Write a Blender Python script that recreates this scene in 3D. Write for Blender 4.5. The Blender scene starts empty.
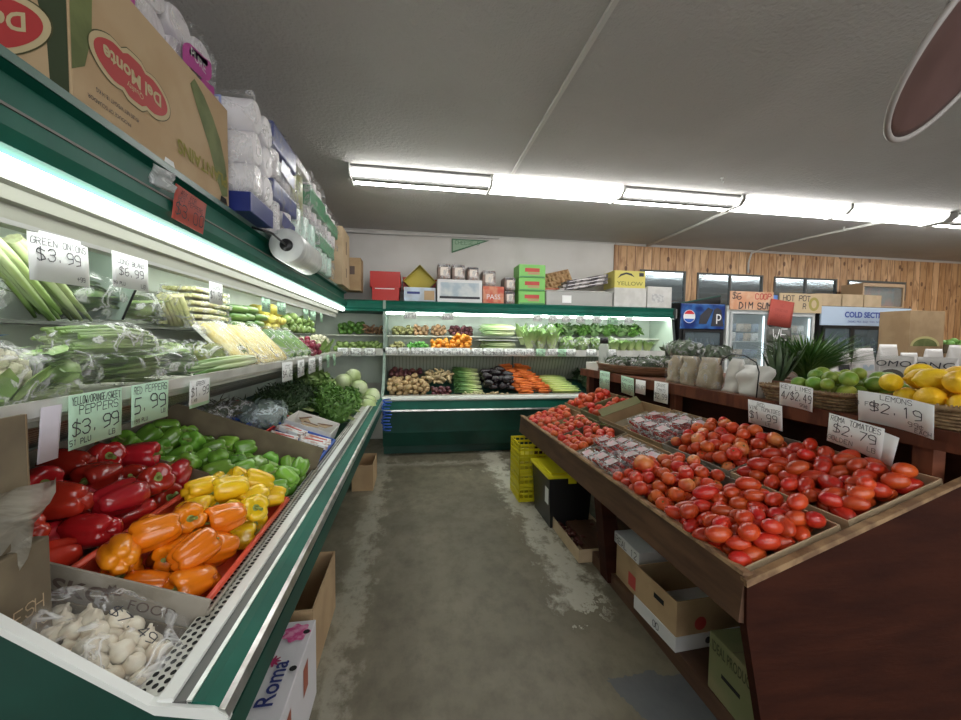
import bpy, bmesh, math, random
from mathutils import Vector, Matrix, Euler, noise
from math import pi, sin, cos, radians, exp

# ------------------------------------------------------------------ camera
scene = bpy.context.scene
COL = scene.collection
EYE = Vector((0, 0, 1.40))
yaw, pitch, roll = radians(9.45), radians(2.8), 0.012
F = Vector((sin(yaw) * cos(pitch), cos(yaw) * cos(pitch), -sin(pitch)))
R0 = Vector((cos(yaw), -sin(yaw), 0)); U0 = R0.cross(F)
R = R0 * cos(roll) + U0 * sin(roll); U = U0 * cos(roll) - R0 * sin(roll)
cam = bpy.data.cameras.new('camera'); cam_o = bpy.data.objects.new('camera', cam); COL.objects.link(cam_o)
cam.sensor_fit = 'HORIZONTAL'; cam.sensor_width = 36.0; cam.lens = 400.0 / 961.0 * 36.0
cam.clip_start = 0.02; cam.clip_end = 60
m = Matrix(((R.x, U.x, -F.x, EYE.x), (R.y, U.y, -F.y, EYE.y), (R.z, U.z, -F.z, EYE.z), (0, 0, 0, 1)))
cam_o.matrix_world = m
scene.camera = cam_o

# ------------------------------------------------------------------ light, exposure
scene.view_settings.view_transform = 'Standard'
scene.view_settings.look = 'None'
scene.view_settings.gamma = 1.0
scene.view_settings.use_curve_mapping = False
scene.view_settings.exposure = 0.74
CEILING_TUBE = 17.0
CASE_TUBE = 9.0
BACK_CASE_TUBE = 12.0
w = bpy.data.worlds.new('world'); scene.world = w; w.use_nodes = True
w.node_tree.nodes['Background'].inputs[0].default_value = (0.75, 0.85, 1.0, 1)
w.node_tree.nodes['Background'].inputs[1].default_value = 1.0

def area(name, loc, rot, sx, sy, power, col=(1, 1, 1)):
    l = bpy.data.lights.new(name, 'AREA'); l.shape = 'RECTANGLE'; l.size = sx; l.size_y = sy
    l.energy = power; l.color = col
    o = bpy.data.objects.new(name, l); COL.objects.link(o); o.location = loc; o.rotation_euler = rot
    return o
# added fill light behind the viewer; the front wall has no window
area('fill_front', (3.2, -3.9, 1.6), (radians(90), 0, 0), 7.0, 2.2, 90, (0.95, 0.98, 1.0))

# ------------------------------------------------------------------ materials
MATS = {}
def nodes(mt):
    nt = mt.node_tree; return nt, nt.nodes['Principled BSDF']
def mix_col(nt, fac, a, b, blend='MIX'):
    n = nt.nodes.new('ShaderNodeMix'); n.data_type = 'RGBA'; n.blend_type = blend
    for s, v in ((n.inputs[0], fac), (n.inputs[6], a), (n.inputs[7], b)):
        if isinstance(v, bpy.types.NodeSocket): nt.links.new(v, s)
        elif isinstance(v, (int, float)): s.default_value = v
        else: s.default_value = (*v[:3], 1)
    return n.outputs[2]
def ramp(nt, src, stops):
    n = nt.nodes.new('ShaderNodeValToRGB'); e = n.color_ramp.elements
    while len(e) < len(stops): e.new(0.5)
    for i, (p, c) in enumerate(stops):
        e[i].position = p; e[i].color = (*c, 1) if not isinstance(c, (int, float)) else (c, c, c, 1)
    nt.links.new(src, n.inputs[0]); return n.outputs[0]
def tex(nt, kind, coord='Object', scale=(1, 1, 1), **kw):
    tc = nt.nodes.new('ShaderNodeTexCoord'); mp = nt.nodes.new('ShaderNodeMapping')
    nt.links.new(tc.outputs[coord], mp.inputs[0]); mp.inputs['Scale'].default_value = scale
    n = nt.nodes.new(kind); nt.links.new(mp.outputs[0], n.inputs['Vector'])
    for k, v in kw.items():
        if k in n.inputs: n.inputs[k].default_value = v
        else: setattr(n, k, v)
    return n
def mat(name, col, rough=0.6, metal=0.0, var=0.0, blotch=None, bscale=8.0, bump=0.0, bump_scale=30.0, coat=0.0, spec=0.5, hue=0.0, stretch=(1, 1, 1), thresh=(0.42, 0.6)):
    """plain procedural surface: colour, optional second colour in noise patches, per-object variation, fine bump"""
    if name in MATS: return MATS[name]
    mt = bpy.data.materials.new(name); mt.use_nodes = True; nt, b = nodes(mt)
    b.inputs['Roughness'].default_value = rough; b.inputs['Metallic'].default_value = metal
    b.inputs['Specular IOR Level'].default_value = spec; b.inputs['Coat Weight'].default_value = coat
    b.inputs['Coat Roughness'].default_value = 0.15
    c = None
    if blotch is not None:
        n = tex(nt, 'ShaderNodeTexNoise', 'Object', stretch, Scale=bscale, Detail=4.0)
        f = ramp(nt, n.outputs[0], [(thresh[0], 0.0), (thresh[1], 1.0)])
        c = mix_col(nt, f, col, blotch)
    if var or hue:
        oi = nt.nodes.new('ShaderNodeObjectInfo')
        h = nt.nodes.new('ShaderNodeHueSaturation')
        if c is None: h.inputs['Color'].default_value = (*col, 1)
        else: nt.links.new(c, h.inputs['Color'])
        mr = nt.nodes.new('ShaderNodeMapRange'); nt.links.new(oi.outputs['Random'], mr.inputs[0])
        mr.inputs[3].default_value = 1 - var; mr.inputs[4].default_value = 1 + var
        nt.links.new(mr.outputs[0], h.inputs['Value'])
        if hue:
            mm = nt.nodes.new('ShaderNodeMath'); mm.operation = 'MULTIPLY_ADD'
            fr = nt.nodes.new('ShaderNodeMath'); fr.operation = 'FRACT'
            m7 = nt.nodes.new('ShaderNodeMath'); m7.operation = 'MULTIPLY'; m7.inputs[1].default_value = 7.13
            nt.links.new(oi.outputs['Random'], m7.inputs[0]); nt.links.new(m7.outputs[0], fr.inputs[0])
            nt.links.new(fr.outputs[0], mm.inputs[0]); mm.inputs[1].default_value = 2 * hue; mm.inputs[2].default_value = 0.5 - hue
            nt.links.new(mm.outputs[0], h.inputs['Hue'])
        c = h.outputs[0]
    if c is None: b.inputs['Base Color'].default_value = (*col, 1)
    else: nt.links.new(c, b.inputs['Base Color'])
    if bump:
        n = tex(nt, 'ShaderNodeTexNoise', 'Object', stretch, Scale=bump_scale, Detail=3.0)
        bp = nt.nodes.new('ShaderNodeBump'); bp.inputs['Strength'].default_value = bump; bp.inputs['Distance'].default_value = 0.01
        nt.links.new(n.outputs[0], bp.inputs['Height']); nt.links.new(bp.outputs[0], b.inputs['Normal'])
    MATS[name] = mt; return mt
def emit(name, col, strength):
    if name in MATS: return MATS[name]
    mt = bpy.data.materials.new(name); mt.use_nodes = True; nt = mt.node_tree
    e = nt.nodes.new('ShaderNodeEmission'); e.inputs[0].default_value = (*col, 1); e.inputs[1].default_value = strength
    nt.links.new(e.outputs[0], nt.nodes['Material Output'].inputs[0]); MATS[name] = mt; return mt
def film(name, tint=(1, 1, 1), lo=0.06, hi=0.55, rough=0.12, scale=14.0):
    """crinkled clear plastic film: mostly transparent, whiter on its folds"""
    if name in MATS: return MATS[name]
    mt = bpy.data.materials.new(name); mt.use_nodes = True; nt, b = nodes(mt)
    b.inputs['Base Color'].default_value = (*tint, 1); b.inputs['Roughness'].default_value = rough
    n = tex(nt, 'ShaderNodeTexNoise', 'Object', (1, 1, 1), Scale=scale, Detail=3.0, Distortion=1.6)
    f = ramp(nt, n.outputs[0], [(0.0, lo), (0.50, lo), (0.60, hi), (0.66, lo)])
    bp = nt.nodes.new('ShaderNodeBump'); bp.inputs['Strength'].default_value = 0.9; bp.inputs['Distance'].default_value = 0.02
    nt.links.new(n.outputs[0], bp.inputs['Height']); nt.links.new(bp.outputs[0], b.inputs['Normal'])
    tr = nt.nodes.new('ShaderNodeBsdfTransparent'); mx = nt.nodes.new('ShaderNodeMixShader')
    nt.links.new(f, mx.inputs[0]); nt.links.new(tr.outputs[0], mx.inputs[1]); nt.links.new(b.outputs[0], mx.inputs[2])
    nt.links.new(mx.outputs[0], nt.nodes['Material Output'].inputs[0]); MATS[name] = mt; return mt
def glass(name, tint=(0.8, 0.95, 0.9), fac=0.25, rough=0.05):
    if name in MATS: return MATS[name]
    mt = bpy.data.materials.new(name); mt.use_nodes = True; nt, b = nodes(mt)
    b.inputs['Base Color'].default_value = (*tint, 1); b.inputs['Roughness'].default_value = rough
    tr = nt.nodes.new('ShaderNodeBsdfTransparent'); mx = nt.nodes.new('ShaderNodeMixShader'); mx.inputs[0].default_value = fac
    nt.links.new(tr.outputs[0], mx.inputs[1]); nt.links.new(b.outputs[0], mx.inputs[2])
    nt.links.new(mx.outputs[0], nt.nodes['Material Output'].inputs[0]); MATS[name] = mt; return mt
def grad_mat(name, stops, axis='X', rough=0.5, var=0.08, stripes=None):
    """colour changing along the object's own axis (root to tip of a stalk); 0..1 over generated coordinates"""
    if name in MATS: return MATS[name]
    mt = bpy.data.materials.new(name); mt.use_nodes = True; nt, b = nodes(mt)
    b.inputs['Roughness'].default_value = rough
    tc = nt.nodes.new('ShaderNodeTexCoord'); sp = nt.nodes.new('ShaderNodeSeparateXYZ'); nt.links.new(tc.outputs['Generated'], sp.inputs[0])
    c = ramp(nt, sp.outputs[axis], stops)
    if stripes:
        n = tex(nt, 'ShaderNodeTexNoise', 'Object', stripes, Scale=1.0, Detail=2.0)
        c = mix_col(nt, ramp(nt, n.outputs[0], [(0.4, 0.0), (0.6, 0.45)]), c, (0.75, 0.85, 0.55))
    h = nt.nodes.new('ShaderNodeHueSaturation'); nt.links.new(c, h.inputs['Color'])
    oi = nt.nodes.new('ShaderNodeObjectInfo'); mr = nt.nodes.new('ShaderNodeMapRange'); nt.links.new(oi.outputs['Random'], mr.inputs[0])
    mr.inputs[3].default_value = 1 - var; mr.inputs[4].default_value = 1 + var; nt.links.new(mr.outputs[0], h.inputs['Value'])
    nt.links.new(h.outputs[0], b.inputs['Base Color']); MATS[name] = mt; return mt

M_paper = mat('white_card', (0.82, 0.83, 0.82), 0.7)
M_green_card = mat('pale_green_card', (0.50, 0.74, 0.55), 0.7)
M_red_card = mat('red_card', (0.42, 0.075, 0.055), 0.7)
M_ink = mat('black_marker_ink', (0.03, 0.03, 0.04), 0.6)
M_board = mat('cardboard', (0.42, 0.29, 0.16), 0.85, blotch=(0.36, 0.24, 0.13), bscale=6, bump=0.1, bump_scale=60, var=0.12)
M_board_pale = mat('pale_cardboard', (0.55, 0.42, 0.27), 0.85, blotch=(0.47, 0.35, 0.22), bscale=5, var=0.05)
M_board_grey = mat('grey_cardboard', (0.33, 0.30, 0.25), 0.85, blotch=(0.26, 0.23, 0.18), bscale=9, bump=0.2, bump_scale=40)
M_board_dark = mat('dark_cardboard', (0.14, 0.11, 0.07), 0.85, blotch=(0.2, 0.16, 0.1), bscale=6)
M_board_green = mat('olive_green_cardboard', (0.17, 0.18, 0.08), 0.85, blotch=(0.22, 0.2, 0.1), bscale=5, var=0.1)
M_white = mat('white_enamel', (0.78, 0.80, 0.77), 0.35)
M_cream = mat('cream_enamel', (0.62, 0.62, 0.54), 0.45, blotch=(0.5, 0.5, 0.43), bscale=5)
M_green = mat('case_green_enamel', (0.008, 0.125, 0.085), 0.5, spec=0.25, blotch=(0.006, 0.095, 0.065), bscale=3)
M_dkgreen = mat('dark_green_enamel', (0.006, 0.070, 0.050), 0.45, blotch=(0.006, 0.050, 0.036), bscale=3)
M_chrome = mat('brushed_chrome', (0.72, 0.73, 0.70), 0.28, metal=0.85, blotch=(0.5, 0.5, 0.47), bscale=14)
M_black = mat('black_plastic', (0.015, 0.015, 0.016), 0.4)
M_dark = mat('dark_hole', (0.01, 0.01, 0.01), 0.9)
M_wood = mat('red_brown_stained_wood', (0.048, 0.014, 0.0075), 0.65, spec=0.10, blotch=(0.026, 0.008, 0.005), bscale=3.0, stretch=(1, 1, 5), bump=0.12, bump_scale=20, thresh=(0.35, 0.7))
M_wood_worn = mat('worn_brown_wood', (0.13, 0.065, 0.035), 0.5, blotch=(0.06, 0.028, 0.016), bscale=5, stretch=(2, 0.6, 4), thresh=(0.35, 0.65))
M_wood_raw = mat('scuffed_raw_wood', (0.35, 0.22, 0.11), 0.7, blotch=(0.18, 0.10, 0.05), bscale=14)
M_wicker = mat('woven_wicker', (0.33, 0.22, 0.11), 0.6, blotch=(0.20, 0.12, 0.06), bscale=40)
M_redplastic = mat('red_plastic', (0.45, 0.022, 0.016), 0.35, var=0.1)
M_coral = mat('coral_red_plastic', (0.72, 0.09, 0.045), 0.35)
M_blueplastic = mat('blue_plastic', (0.03, 0.11, 0.50), 0.4)
M_yelplastic = mat('yellow_plastic', (0.85, 0.74, 0.02), 0.4)
M_film = film('clear_plastic_film')
M_film_milky = film('milky_plastic_film', (0.9, 0.93, 0.92), 0.35, 0.8, 0.2, 10)
M_film_faint = film('thin_cling_film', (1, 1, 1), 0.03, 0.4, 0.08, 9)
M_tube = emit('fluorescent_tube', (1.0, 0.99, 0.96), CEILING_TUBE)
M_tube_case = emit('case_fluorescent_tube', (0.93, 1.0, 0.93), CASE_TUBE)
M_tube_back = emit('back_case_fluorescent_tube', (0.90, 1.0, 0.92), BACK_CASE_TUBE)

# ------------------------------------------------------------------ mesh helpers
def rmat(rx=0, ry=0, rz=0): return Euler((rx, ry, rz)).to_matrix().to_4x4()
class MB:
    def __init__(s): s.bm = bmesh.new(); s.mats = []; s.cur = 0
    def use(s, mt):
        if mt not in s.mats: s.mats.append(mt)
        s.cur = s.mats.index(mt); return s
    def _tag(s, fs, smooth=False):
        for f in fs: f.material_index = s.cur; f.smooth = smooth
    def poly(s, pts, smooth=False):
        try: s._tag([s.bm.faces.new([s.bm.verts.new(p) for p in pts])], smooth)
        except ValueError: pass
        return s
    def box(s, x0, x1, y0, y1, z0, z1, M=None, bev=0.0):
        vs = [Vector((x, y, z)) for z in (z0, z1) for y in (y0, y1) for x in (x0, x1)]
        if M is not None: vs = [M @ v for v in vs]
        v = [s.bm.verts.new(p) for p in vs]
        fs = [s.bm.faces.new([v[i] for i in q]) for q in ((0, 2, 3, 1), (4, 5, 7, 6), (0, 1, 5, 4), (2, 6, 7, 3), (0, 4, 6, 2), (1, 3, 7, 5))]
        if bev:
            es = list({e for f in fs for e in f.edges})
            r = bmesh.ops.bevel(s.bm, geom=es, offset=bev, segments=2, affect='EDGES', profile=0.6)
            fs = list({f for vv in r['verts'] for f in vv.link_faces} | {f for f in fs if f.is_valid})
        s._tag(fs); return s
    def tube(s, pts, rad, n=8, cap=True, smooth=True):
        pts = [Vector(p) for p in pts]; k = len(pts)
        rads = rad if isinstance(rad, (list, tuple)) else [rad] * k
        rings = []; prev = None
        for i, p in enumerate(pts):
            d = (pts[min(i + 1, k - 1)] - pts[max(i - 1, 0)])
            if d.length < 1e-9: d = Vector((0, 0, 1))
            d.normalize()
            if prev is None:
                a = d.cross(Vector((0, 0, 1)) if abs(d.z) < 0.9 else Vector((1, 0, 0))).normalized()
            else:
                a = (prev - d * prev.dot(d)).normalized()
            prev = a; b = d.cross(a)
            rings.append([s.bm.verts.new(p + (a * cos(2 * pi * j / n) + b * sin(2 * pi * j / n)) * rads[i]) for j in range(n)])
        fs = []
        for r0, r1 in zip(rings, rings[1:]):
            for j in range(n): fs.append(s.bm.faces.new((r0[j], r0[(j + 1) % n], r1[(j + 1) % n], r1[j])))
        s._tag(fs, smooth)
        if cap:
            s._tag([s.bm.faces.new(list(reversed(rings[0]))), s.bm.faces.new(rings[-1])])
        return s
    def lathe(s, prof, n=24, M=None, fn=None, cap=False):
        """prof: (radius, z) pairs; fn(theta, i, r, z) may reshape"""
        rings = []; M = M or Matrix()
        for i, (r, z) in enumerate(prof):
            row = []
            if r < 1e-6:
                row = [s.bm.verts.new(M @ Vector((0, 0, z)))] * n
            else:
                for j in range(n):
                    t = 2 * pi * j / n; rr, zz = (fn(t, i, r, z) if fn else (r, z))
                    row.append(s.bm.verts.new(M @ Vector((rr * cos(t), rr * sin(t), zz))))
            rings.append(row)
        fs = []
        for a, b in zip(rings, rings[1:]):
            for j in range(n):
                q = []
                for v in (a[j], a[(j + 1) % n], b[(j + 1) % n], b[j]):
                    if v not in q: q.append(v)
                if len(q) > 2:
                    try: fs.append(s.bm.faces.new(q))
                    except ValueError: pass
        s._tag(fs, True)
        if cap:
            for row in (rings[0], rings[-1]):
                if row[0] is not row[1]:
                    try: s._tag([s.bm.faces.new(row)])
                    except ValueError: pass
        return s
    def ball(s, c, r, sub=2, M=None, fn=None):
        """ellipsoid; r scalar or 3; fn(unit vector)->factor"""
        rr = Vector((r, r, r)) if isinstance(r, (int, float)) else Vector(r)
        g = bmesh.ops.create_icosphere(s.bm, subdivisions=sub, radius=1.0)
        fs = set()
        for v in g['verts']:
            k = fn(v.co.copy()) if fn else 1.0
            p = Vector((v.co.x * rr.x * k, v.co.y * rr.y * k, v.co.z * rr.z * k))
            if M is not None: p = M @ p
            v.co = Vector(c) + p
            fs.update(v.link_faces)
        s._tag(fs, True); return s
    def prism(s, outline, y0, y1, axis='y'):
        """closed outline of (a, b) extruded along axis; y: (x,z), x: (y,z), z: (x,y)"""
        def P(a, b, t): return {'y': (a, t, b), 'x': (t, a, b), 'z': (a, b, t)}[axis]
        A = [s.bm.verts.new(P(a, b, y0)) for a, b in outline]; B = [s.bm.verts.new(P(a, b, y1)) for a, b in outline]
        n = len(outline); fs = [s.bm.faces.new((A[i], A[(i + 1) % n], B[(i + 1) % n], B[i])) for i in range(n)]
        fs.append(s.bm.faces.new(list(reversed(A)))); fs.append(s.bm.faces.new(B)); s._tag(fs); return s
    def leaf(s, p, d, up, L, W, droop=0.3, seg=3, fold=0.25):
        """one leaf blade of three columns of vertices starting at p, going along d, bending down"""
        d = Vector(d).normalized(); up = Vector(up); side = d.cross(up)
        if side.length < 1e-4: side = d.cross(Vector((1, 0, 0)))
        side.normalize(); nrm = side.cross(d).normalized()
        rows = []
        for i in range(seg + 1):
            t = i / seg; wd = W * (sin(pi * min(1, 0.12 + 0.88 * t)) ** 0.7 if t < 1 else 0.06)
            c = Vector(p) + d * (L * t) - nrm * (droop * L * t * t)
            rows.append([s.bm.verts.new(c - side * wd / 2 + nrm * wd * fold), s.bm.verts.new(c), s.bm.verts.new(c + side * wd / 2 + nrm * wd * fold)])
        fs = []
        for a, b in zip(rows, rows[1:]):
            fs.append(s.bm.faces.new((a[0], a[1], b[1], b[0]))); fs.append(s.bm.faces.new((a[1], a[2], b[2], b[1])))
        s._tag(fs, True); return s
    def build(s, name, mt=None, parent=None, loc=None):
        if mt is not None and not s.mats: s.mats = [mt]
        bmesh.ops.recalc_face_normals(s.bm, faces=s.bm.faces)
        me = bpy.data.meshes.new(name); s.bm.to_mesh(me); s.bm.free()
        for q in s.mats: me.materials.append(q)
        o = bpy.data.objects.new(name, me); COL.objects.link(o)
        if parent is not None: o.parent = parent
        if loc is not None: o.location = loc
        return o
def tag(o, label=None, cat=None, group=None, kind=None):
    if label: o['label'] = label
    if cat: o['category'] = cat
    if group: o['group'] = group
    if kind: o['kind'] = kind
    return o
def thing(name, label, cat, loc=(0, 0, 0), rot=(0, 0, 0), group=None):
    o = bpy.data.objects.new(name, None); COL.objects.link(o); o.location = loc; o.rotation_euler = rot
    o.empty_display_size = 0.05
    return tag(o, label, cat, group)
def struct(name, mb, mt=None):
    return tag(mb.build(name, mt), kind='structure')
KIDS = {}
def children(o): return [c for c in o.children]
def copy_tree(o, parent=None):
    c = o.copy(); COL.objects.link(c); c.parent = parent
    for k in ('label', 'group', 'category'):
        if parent is None and k in c: pass
    for ch in children(o): copy_tree(ch, c)
    return c
TEMPLATES = []
def template(o): TEMPLATES.append(o); return o
def drop_tree(o):
    for ch in children(o): drop_tree(ch)
    bpy.data.objects.remove(o)
def put(proto, loc, rot, sc, label, cat, group=None):
    c = copy_tree(proto); c.location = loc; c.scale = (sc, sc, sc) if isinstance(sc, (int, float)) else sc
    if isinstance(rot, Matrix): c.rotation_euler = rot.to_euler()
    else: c.rotation_euler = rot
    c['label'] = label; c['category'] = cat
    if group: c['group'] = group
    return c

# ------------------------------------------------------------------ lettering
GLY = {
'A': '00 26 40;12 32', 'B': '00 06 36 45 44 33 03;33 42 41 30 00', 'C': '45 36 16 05 01 10 30 41', 'D': '00 06 26 44 42 20 00', 'E': '40 00 06 46;03 33',
'F': '00 06 46;03 33', 'G': '45 36 16 05 01 10 30 41 43 23', 'H': '00 06;40 46;03 43', 'I': '20 26', 'J': '46 41 30 10 01', 'K': '00 06;46 03 40', 'L': '06 00 40',
'M': '00 06 23 46 40', 'N': '00 06 40 46', 'O': '10 01 05 16 36 45 41 30 10', 'P': '00 06 36 45 44 33 03', 'Q': '10 01 05 16 36 45 41 30 10;22 40', 'R': '00 06 36 45 44 33 03;23 40',
'S': '45 36 16 05 04 13 33 42 41 30 10 01', 'T': '20 26;06 46', 'U': '06 01 10 30 41 46', 'V': '06 20 46', 'W': '06 10 23 30 46', 'X': '00 46;06 40', 'Y': '06 23 46;23 20', 'Z': '06 46 00 40',
'0': '10 01 05 16 36 45 41 30 10', '1': '15 26 20', '2': '05 16 36 45 44 00 40', '3': '05 16 36 45 44 33 13;33 42 41 30 10 01', '4': '30 36 02 42', '5': '46 06 03 33 42 41 30 00',
'6': '36 05 01 10 30 41 42 33 02', '7': '06 46 10', '8': '13 04 05 16 36 45 44 33 13 02 01 10 30 41 42 33', '9': '10 41 45 36 16 05 04 13 43', '$': '45 16 05 04 33 42 41 10 01;27 20', '.': '10 11',
'/': '00 46', '+': '21 25;03 43', '-': '03 43', ',': '10 01', '&': '40 05 16 25 02 01 10 20 42', ' ': '', "'": '26 24', 'c': '43 34 14 03 01 10 30 41;25 20'}
def strokes(mb, text, cx, cy, h, M, wd=None, lift=0.0012, seed=0, adv=5.4, mx=1.0, fn=None):
    """handwritten capitals centred at (cx, cy) in the card's own plane"""
    rg = random.Random(seed + len(text)); u = h / 6.0 * mx; v = h / 6.0; wd = wd or h * 0.10
    W = len(text) * adv * u; x = cx - W / 2 + 0.7 * u
    for ch in text:
        g = GLY.get(ch, ''); jx, jy = rg.uniform(-.3, .3), rg.uniform(-.4, .4); sl = rg.uniform(-.05, .12)
        for st in g.split(';'):
            pts = []
            for t in st.split():
                a, b = int(t[0]), int(t[1]); pts.append(Vector((x + (a + jx + b * sl + rg.uniform(-.15, .15)) * u, cy + (b - 3 + jy + rg.uniform(-.15, .15)) * v, 0)))
            for p, q in zip(pts, pts[1:]):
                d = q - p
                if d.length < 1e-6: continue
                d.normalize(); n = Vector((-d.y, d.x, 0)) * wd / 2; e = d * wd * 0.35
                qd = [p - e - n, q + e - n, q + e + n, p - e + n]
                out = []
                for k in qd:
                    k = k.copy(); k.z = lift + (fn(k.x, k.y) if fn else 0); out.append(M @ k)
                mb.poly(out)
        x += adv * u
    return mb
def text_mesh(text, size, M, mt, parent, name='lettering', xs=1.0, bold=0.0, extr=0.0):
    """printed lettering from the built-in sans face, centred, in the xy plane of M"""
    cu = bpy.data.curves.new('text', 'FONT'); cu.body = text; cu.size = size; cu.align_x = 'CENTER'; cu.align_y = 'CENTER'; cu.extrude = extr; cu.offset = bold; cu.resolution_u = 3
    o = bpy.data.objects.new('text', cu); COL.objects.link(o)
    dg = bpy.context.evaluated_depsgraph_get(); me = bpy.data.meshes.new_from_object(o.evaluated_get(dg))
    bpy.data.objects.remove(o); me.name = name; me.materials.clear(); me.materials.append(mt)
    me.transform(M @ Matrix.Diagonal((xs, 1, 1, 1)))
    r = bpy.data.objects.new(name, me); COL.objects.link(r); r.parent = parent; return r
def sign(name, label, loc, wd, ht, face, lines, card=None, ink=None, tilt=0.0, spin=0.0, curl=0.0, group=None, cat='price sign', turn=0.0, seed=1):
    """a card whose face looks to '+x', '-x' or '-y'; lines = (text, x, y, height) in fractions of the card"""
    rz = {'-y': 0, '+x': pi / 2, '-x': -pi / 2}[face] + turn
    M = rmat(0, 0, rz) @ rmat(pi / 2 - tilt, 0, 0) @ rmat(0, 0, spin)
    t = thing(name, label, cat, loc, M.to_euler(), group)
    fn = lambda x, y: curl * (x / wd) ** 2 * 4 * wd - 0.5 * curl * (y / ht) * ht
    mb = MB(); N = 8
    g = [[(-wd / 2 + wd * i / N, sy * ht / 2) for i in range(N + 1)] for sy in (-1, 1)]
    for i in range(N):
        q = [(*g[0][i], 0), (*g[0][i + 1], 0), (*g[1][i + 1], 0), (*g[1][i], 0)]
        mb.poly([(a, b, fn(a, b)) for a, b, _ in q], True)
    bmesh.ops.remove_doubles(mb.bm, verts=mb.bm.verts, dist=1e-6)
    r = bmesh.ops.solidify(mb.bm, geom=list(mb.bm.faces), thickness=0.0008)
    mb.build('card', card or M_paper, t)
    if lines:
        mb = MB()
        for k, (tx, fx, fy, fh) in enumerate(lines):
            n = max(1, len(tx)); h = fh * ht; mx = min(1.0, 0.92 * wd / (n * 5.4 * h / 6.0))
            strokes(mb, tx, fx * wd, fy * ht, h, Matrix(), wd=max(h * 0.085, 0.0016), seed=seed * 31 + k, mx=mx, fn=fn, lift=0.0015)
        mb.build('lettering', ink or M_ink, t)
    return t

# ------------------------------------------------------------------ piling
def pack(W, D, r, n, rng, zf=None, jit=0.12, zmax=9, tries=110, mound=0.0):
    """drop n balls one by one into a W x D tray; each comes to rest on the floor or on those below"""
    out = []
    for _ in range(n):
        best = None; rr = r * rng.uniform(1 - jit, 1 + jit)
        for _t in range(tries):
            x = rng.uniform(rr, W - rr); y = rng.uniform(rr, D - rr)
            z = rr + (zf(x, y) if zf else 0)
            for (a, b, c, q) in out:
                d2 = (x - a) ** 2 + (y - b) ** 2; s = (rr + q) * 0.92
                if d2 < s * s: z = max(z, c + math.sqrt(s * s - d2))
            sc = z + mound * ((x / W - .5) ** 2 + (y / D - .5) ** 2)
            if best is None or sc < best[0]: best = (sc, x, y, z)
        if best[3] > zmax: break
        out.append((best[1], best[2], best[3], rr))
    return out
def fill(protos, M, W, D, r, n, label, cat, group, rng, base_r=1.0, tiltmode='any', **kw):
    pts = pack(W, D, r, n, rng, **kw); res = []
    for (x, y, z, rr) in pts:
        p = M @ Vector((x, y, z))
        if tiltmode == 'any': e = (rng.uniform(-.7, .7), rng.uniform(-.7, .7), rng.uniform(0, 2 * pi))
        elif tiltmode == 'flat': e = (rng.uniform(-.2, .2), rng.uniform(-.25, .25), rng.uniform(0, 2 * pi))
        elif tiltmode == 'side': e = (rng.choice((-1, 1)) * rng.uniform(.9, 1.9), rng.uniform(-.5, .5), rng.uniform(0, 2 * pi))
        elif tiltmode == 'align': e = (rng.uniform(-.5, .5), rng.uniform(-.3, .3), rng.gauss(0, .45))
        else: e = (0, 0, 0)
        res.append(put(rng.choice(protos), p, e, rr / base_r, label, cat, group))
    return res

# ------------------------------------------------------------------ the room
XL, XR, YB, YF, ZC = -1.36, 10.4, 5.73, -4.2, 2.90
M_wall = mat('painted_white_wall', (0.66, 0.64, 0.61), 0.8, blotch=(0.60, 0.575, 0.54), bscale=1.5, bump=0.05, bump_scale=60)
M_ceil = mat('textured_grey_white_ceiling', (0.50, 0.49, 0.475), 0.9, blotch=(0.46, 0.45, 0.435), bscale=1.2, bump=0.8, bump_scale=45)
# concrete floor: worn green grey paint, bare pale patches along the stands, blue grey paint left by the right stand
mf = bpy.data.materials.new('worn_concrete_floor'); mf.use_nodes = True; nt, b = nodes(mf)
b.inputs['Specular IOR Level'].default_value = 0.45
n1 = tex(nt, 'ShaderNodeTexNoise', 'Object', (1, 1, 1), Scale=1.4, Detail=6.0, Roughness=0.62)
n2 = tex(nt, 'ShaderNodeTexNoise', 'Object', (1, 0.7, 1), Scale=9.0, Detail=6.0, Roughness=0.7)
c = mix_col(nt, ramp(nt, n1.outputs[0], [(0.36, 0.0), (0.62, 1.0)]), (0.120, 0.104, 0.068), (0.180, 0.158, 0.108))
c = mix_col(nt, ramp(nt, n2.outputs[0], [(0.45, 0.0), (0.72, 0.55)]), c, (0.075, 0.065, 0.045))
tc = nt.nodes.new('ShaderNodeTexCoord'); sp = nt.nodes.new('ShaderNodeSeparateXYZ'); nt.links.new(tc.outputs['Object'], sp.inputs[0])
def mth(op, a, b=None, c=None):
    n = nt.nodes.new('ShaderNodeMath'); n.operation = op
    for i, v in enumerate((a, b, c)):
        if v is None: continue
        if isinstance(v, bpy.types.NodeSocket): nt.links.new(v, n.inputs[i])
        else: n.inputs[i].default_value = v
    return n.outputs[0]
wob = mth('MULTIPLY_ADD', n2.outputs[0], 0.75, -0.375)
wob1 = mth('MULTIPLY_ADD', n1.outputs[0], 1.1, -0.55)
# pale bare band at the foot of the right stand
xx = mth('ADD', sp.outputs['X'], wob)
band = mth('SUBTRACT', 1.0, mth('MULTIPLY', mth('ABSOLUTE', mth('SUBTRACT', xx, 0.93)), 6.5))
band = mth('MULTIPLY', mth('MULTIPLY', band, 1.4), mth('GREATER_THAN', mth('MULTIPLY_ADD', wob, 1.6, sp.outputs['Y']), 1.9))
bandn = nt.nodes.new('ShaderNodeClamp'); nt.links.new(band, bandn.inputs[0])
c = mix_col(nt, bandn.outputs[0], c, (0.44, 0.42, 0.34))
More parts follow.
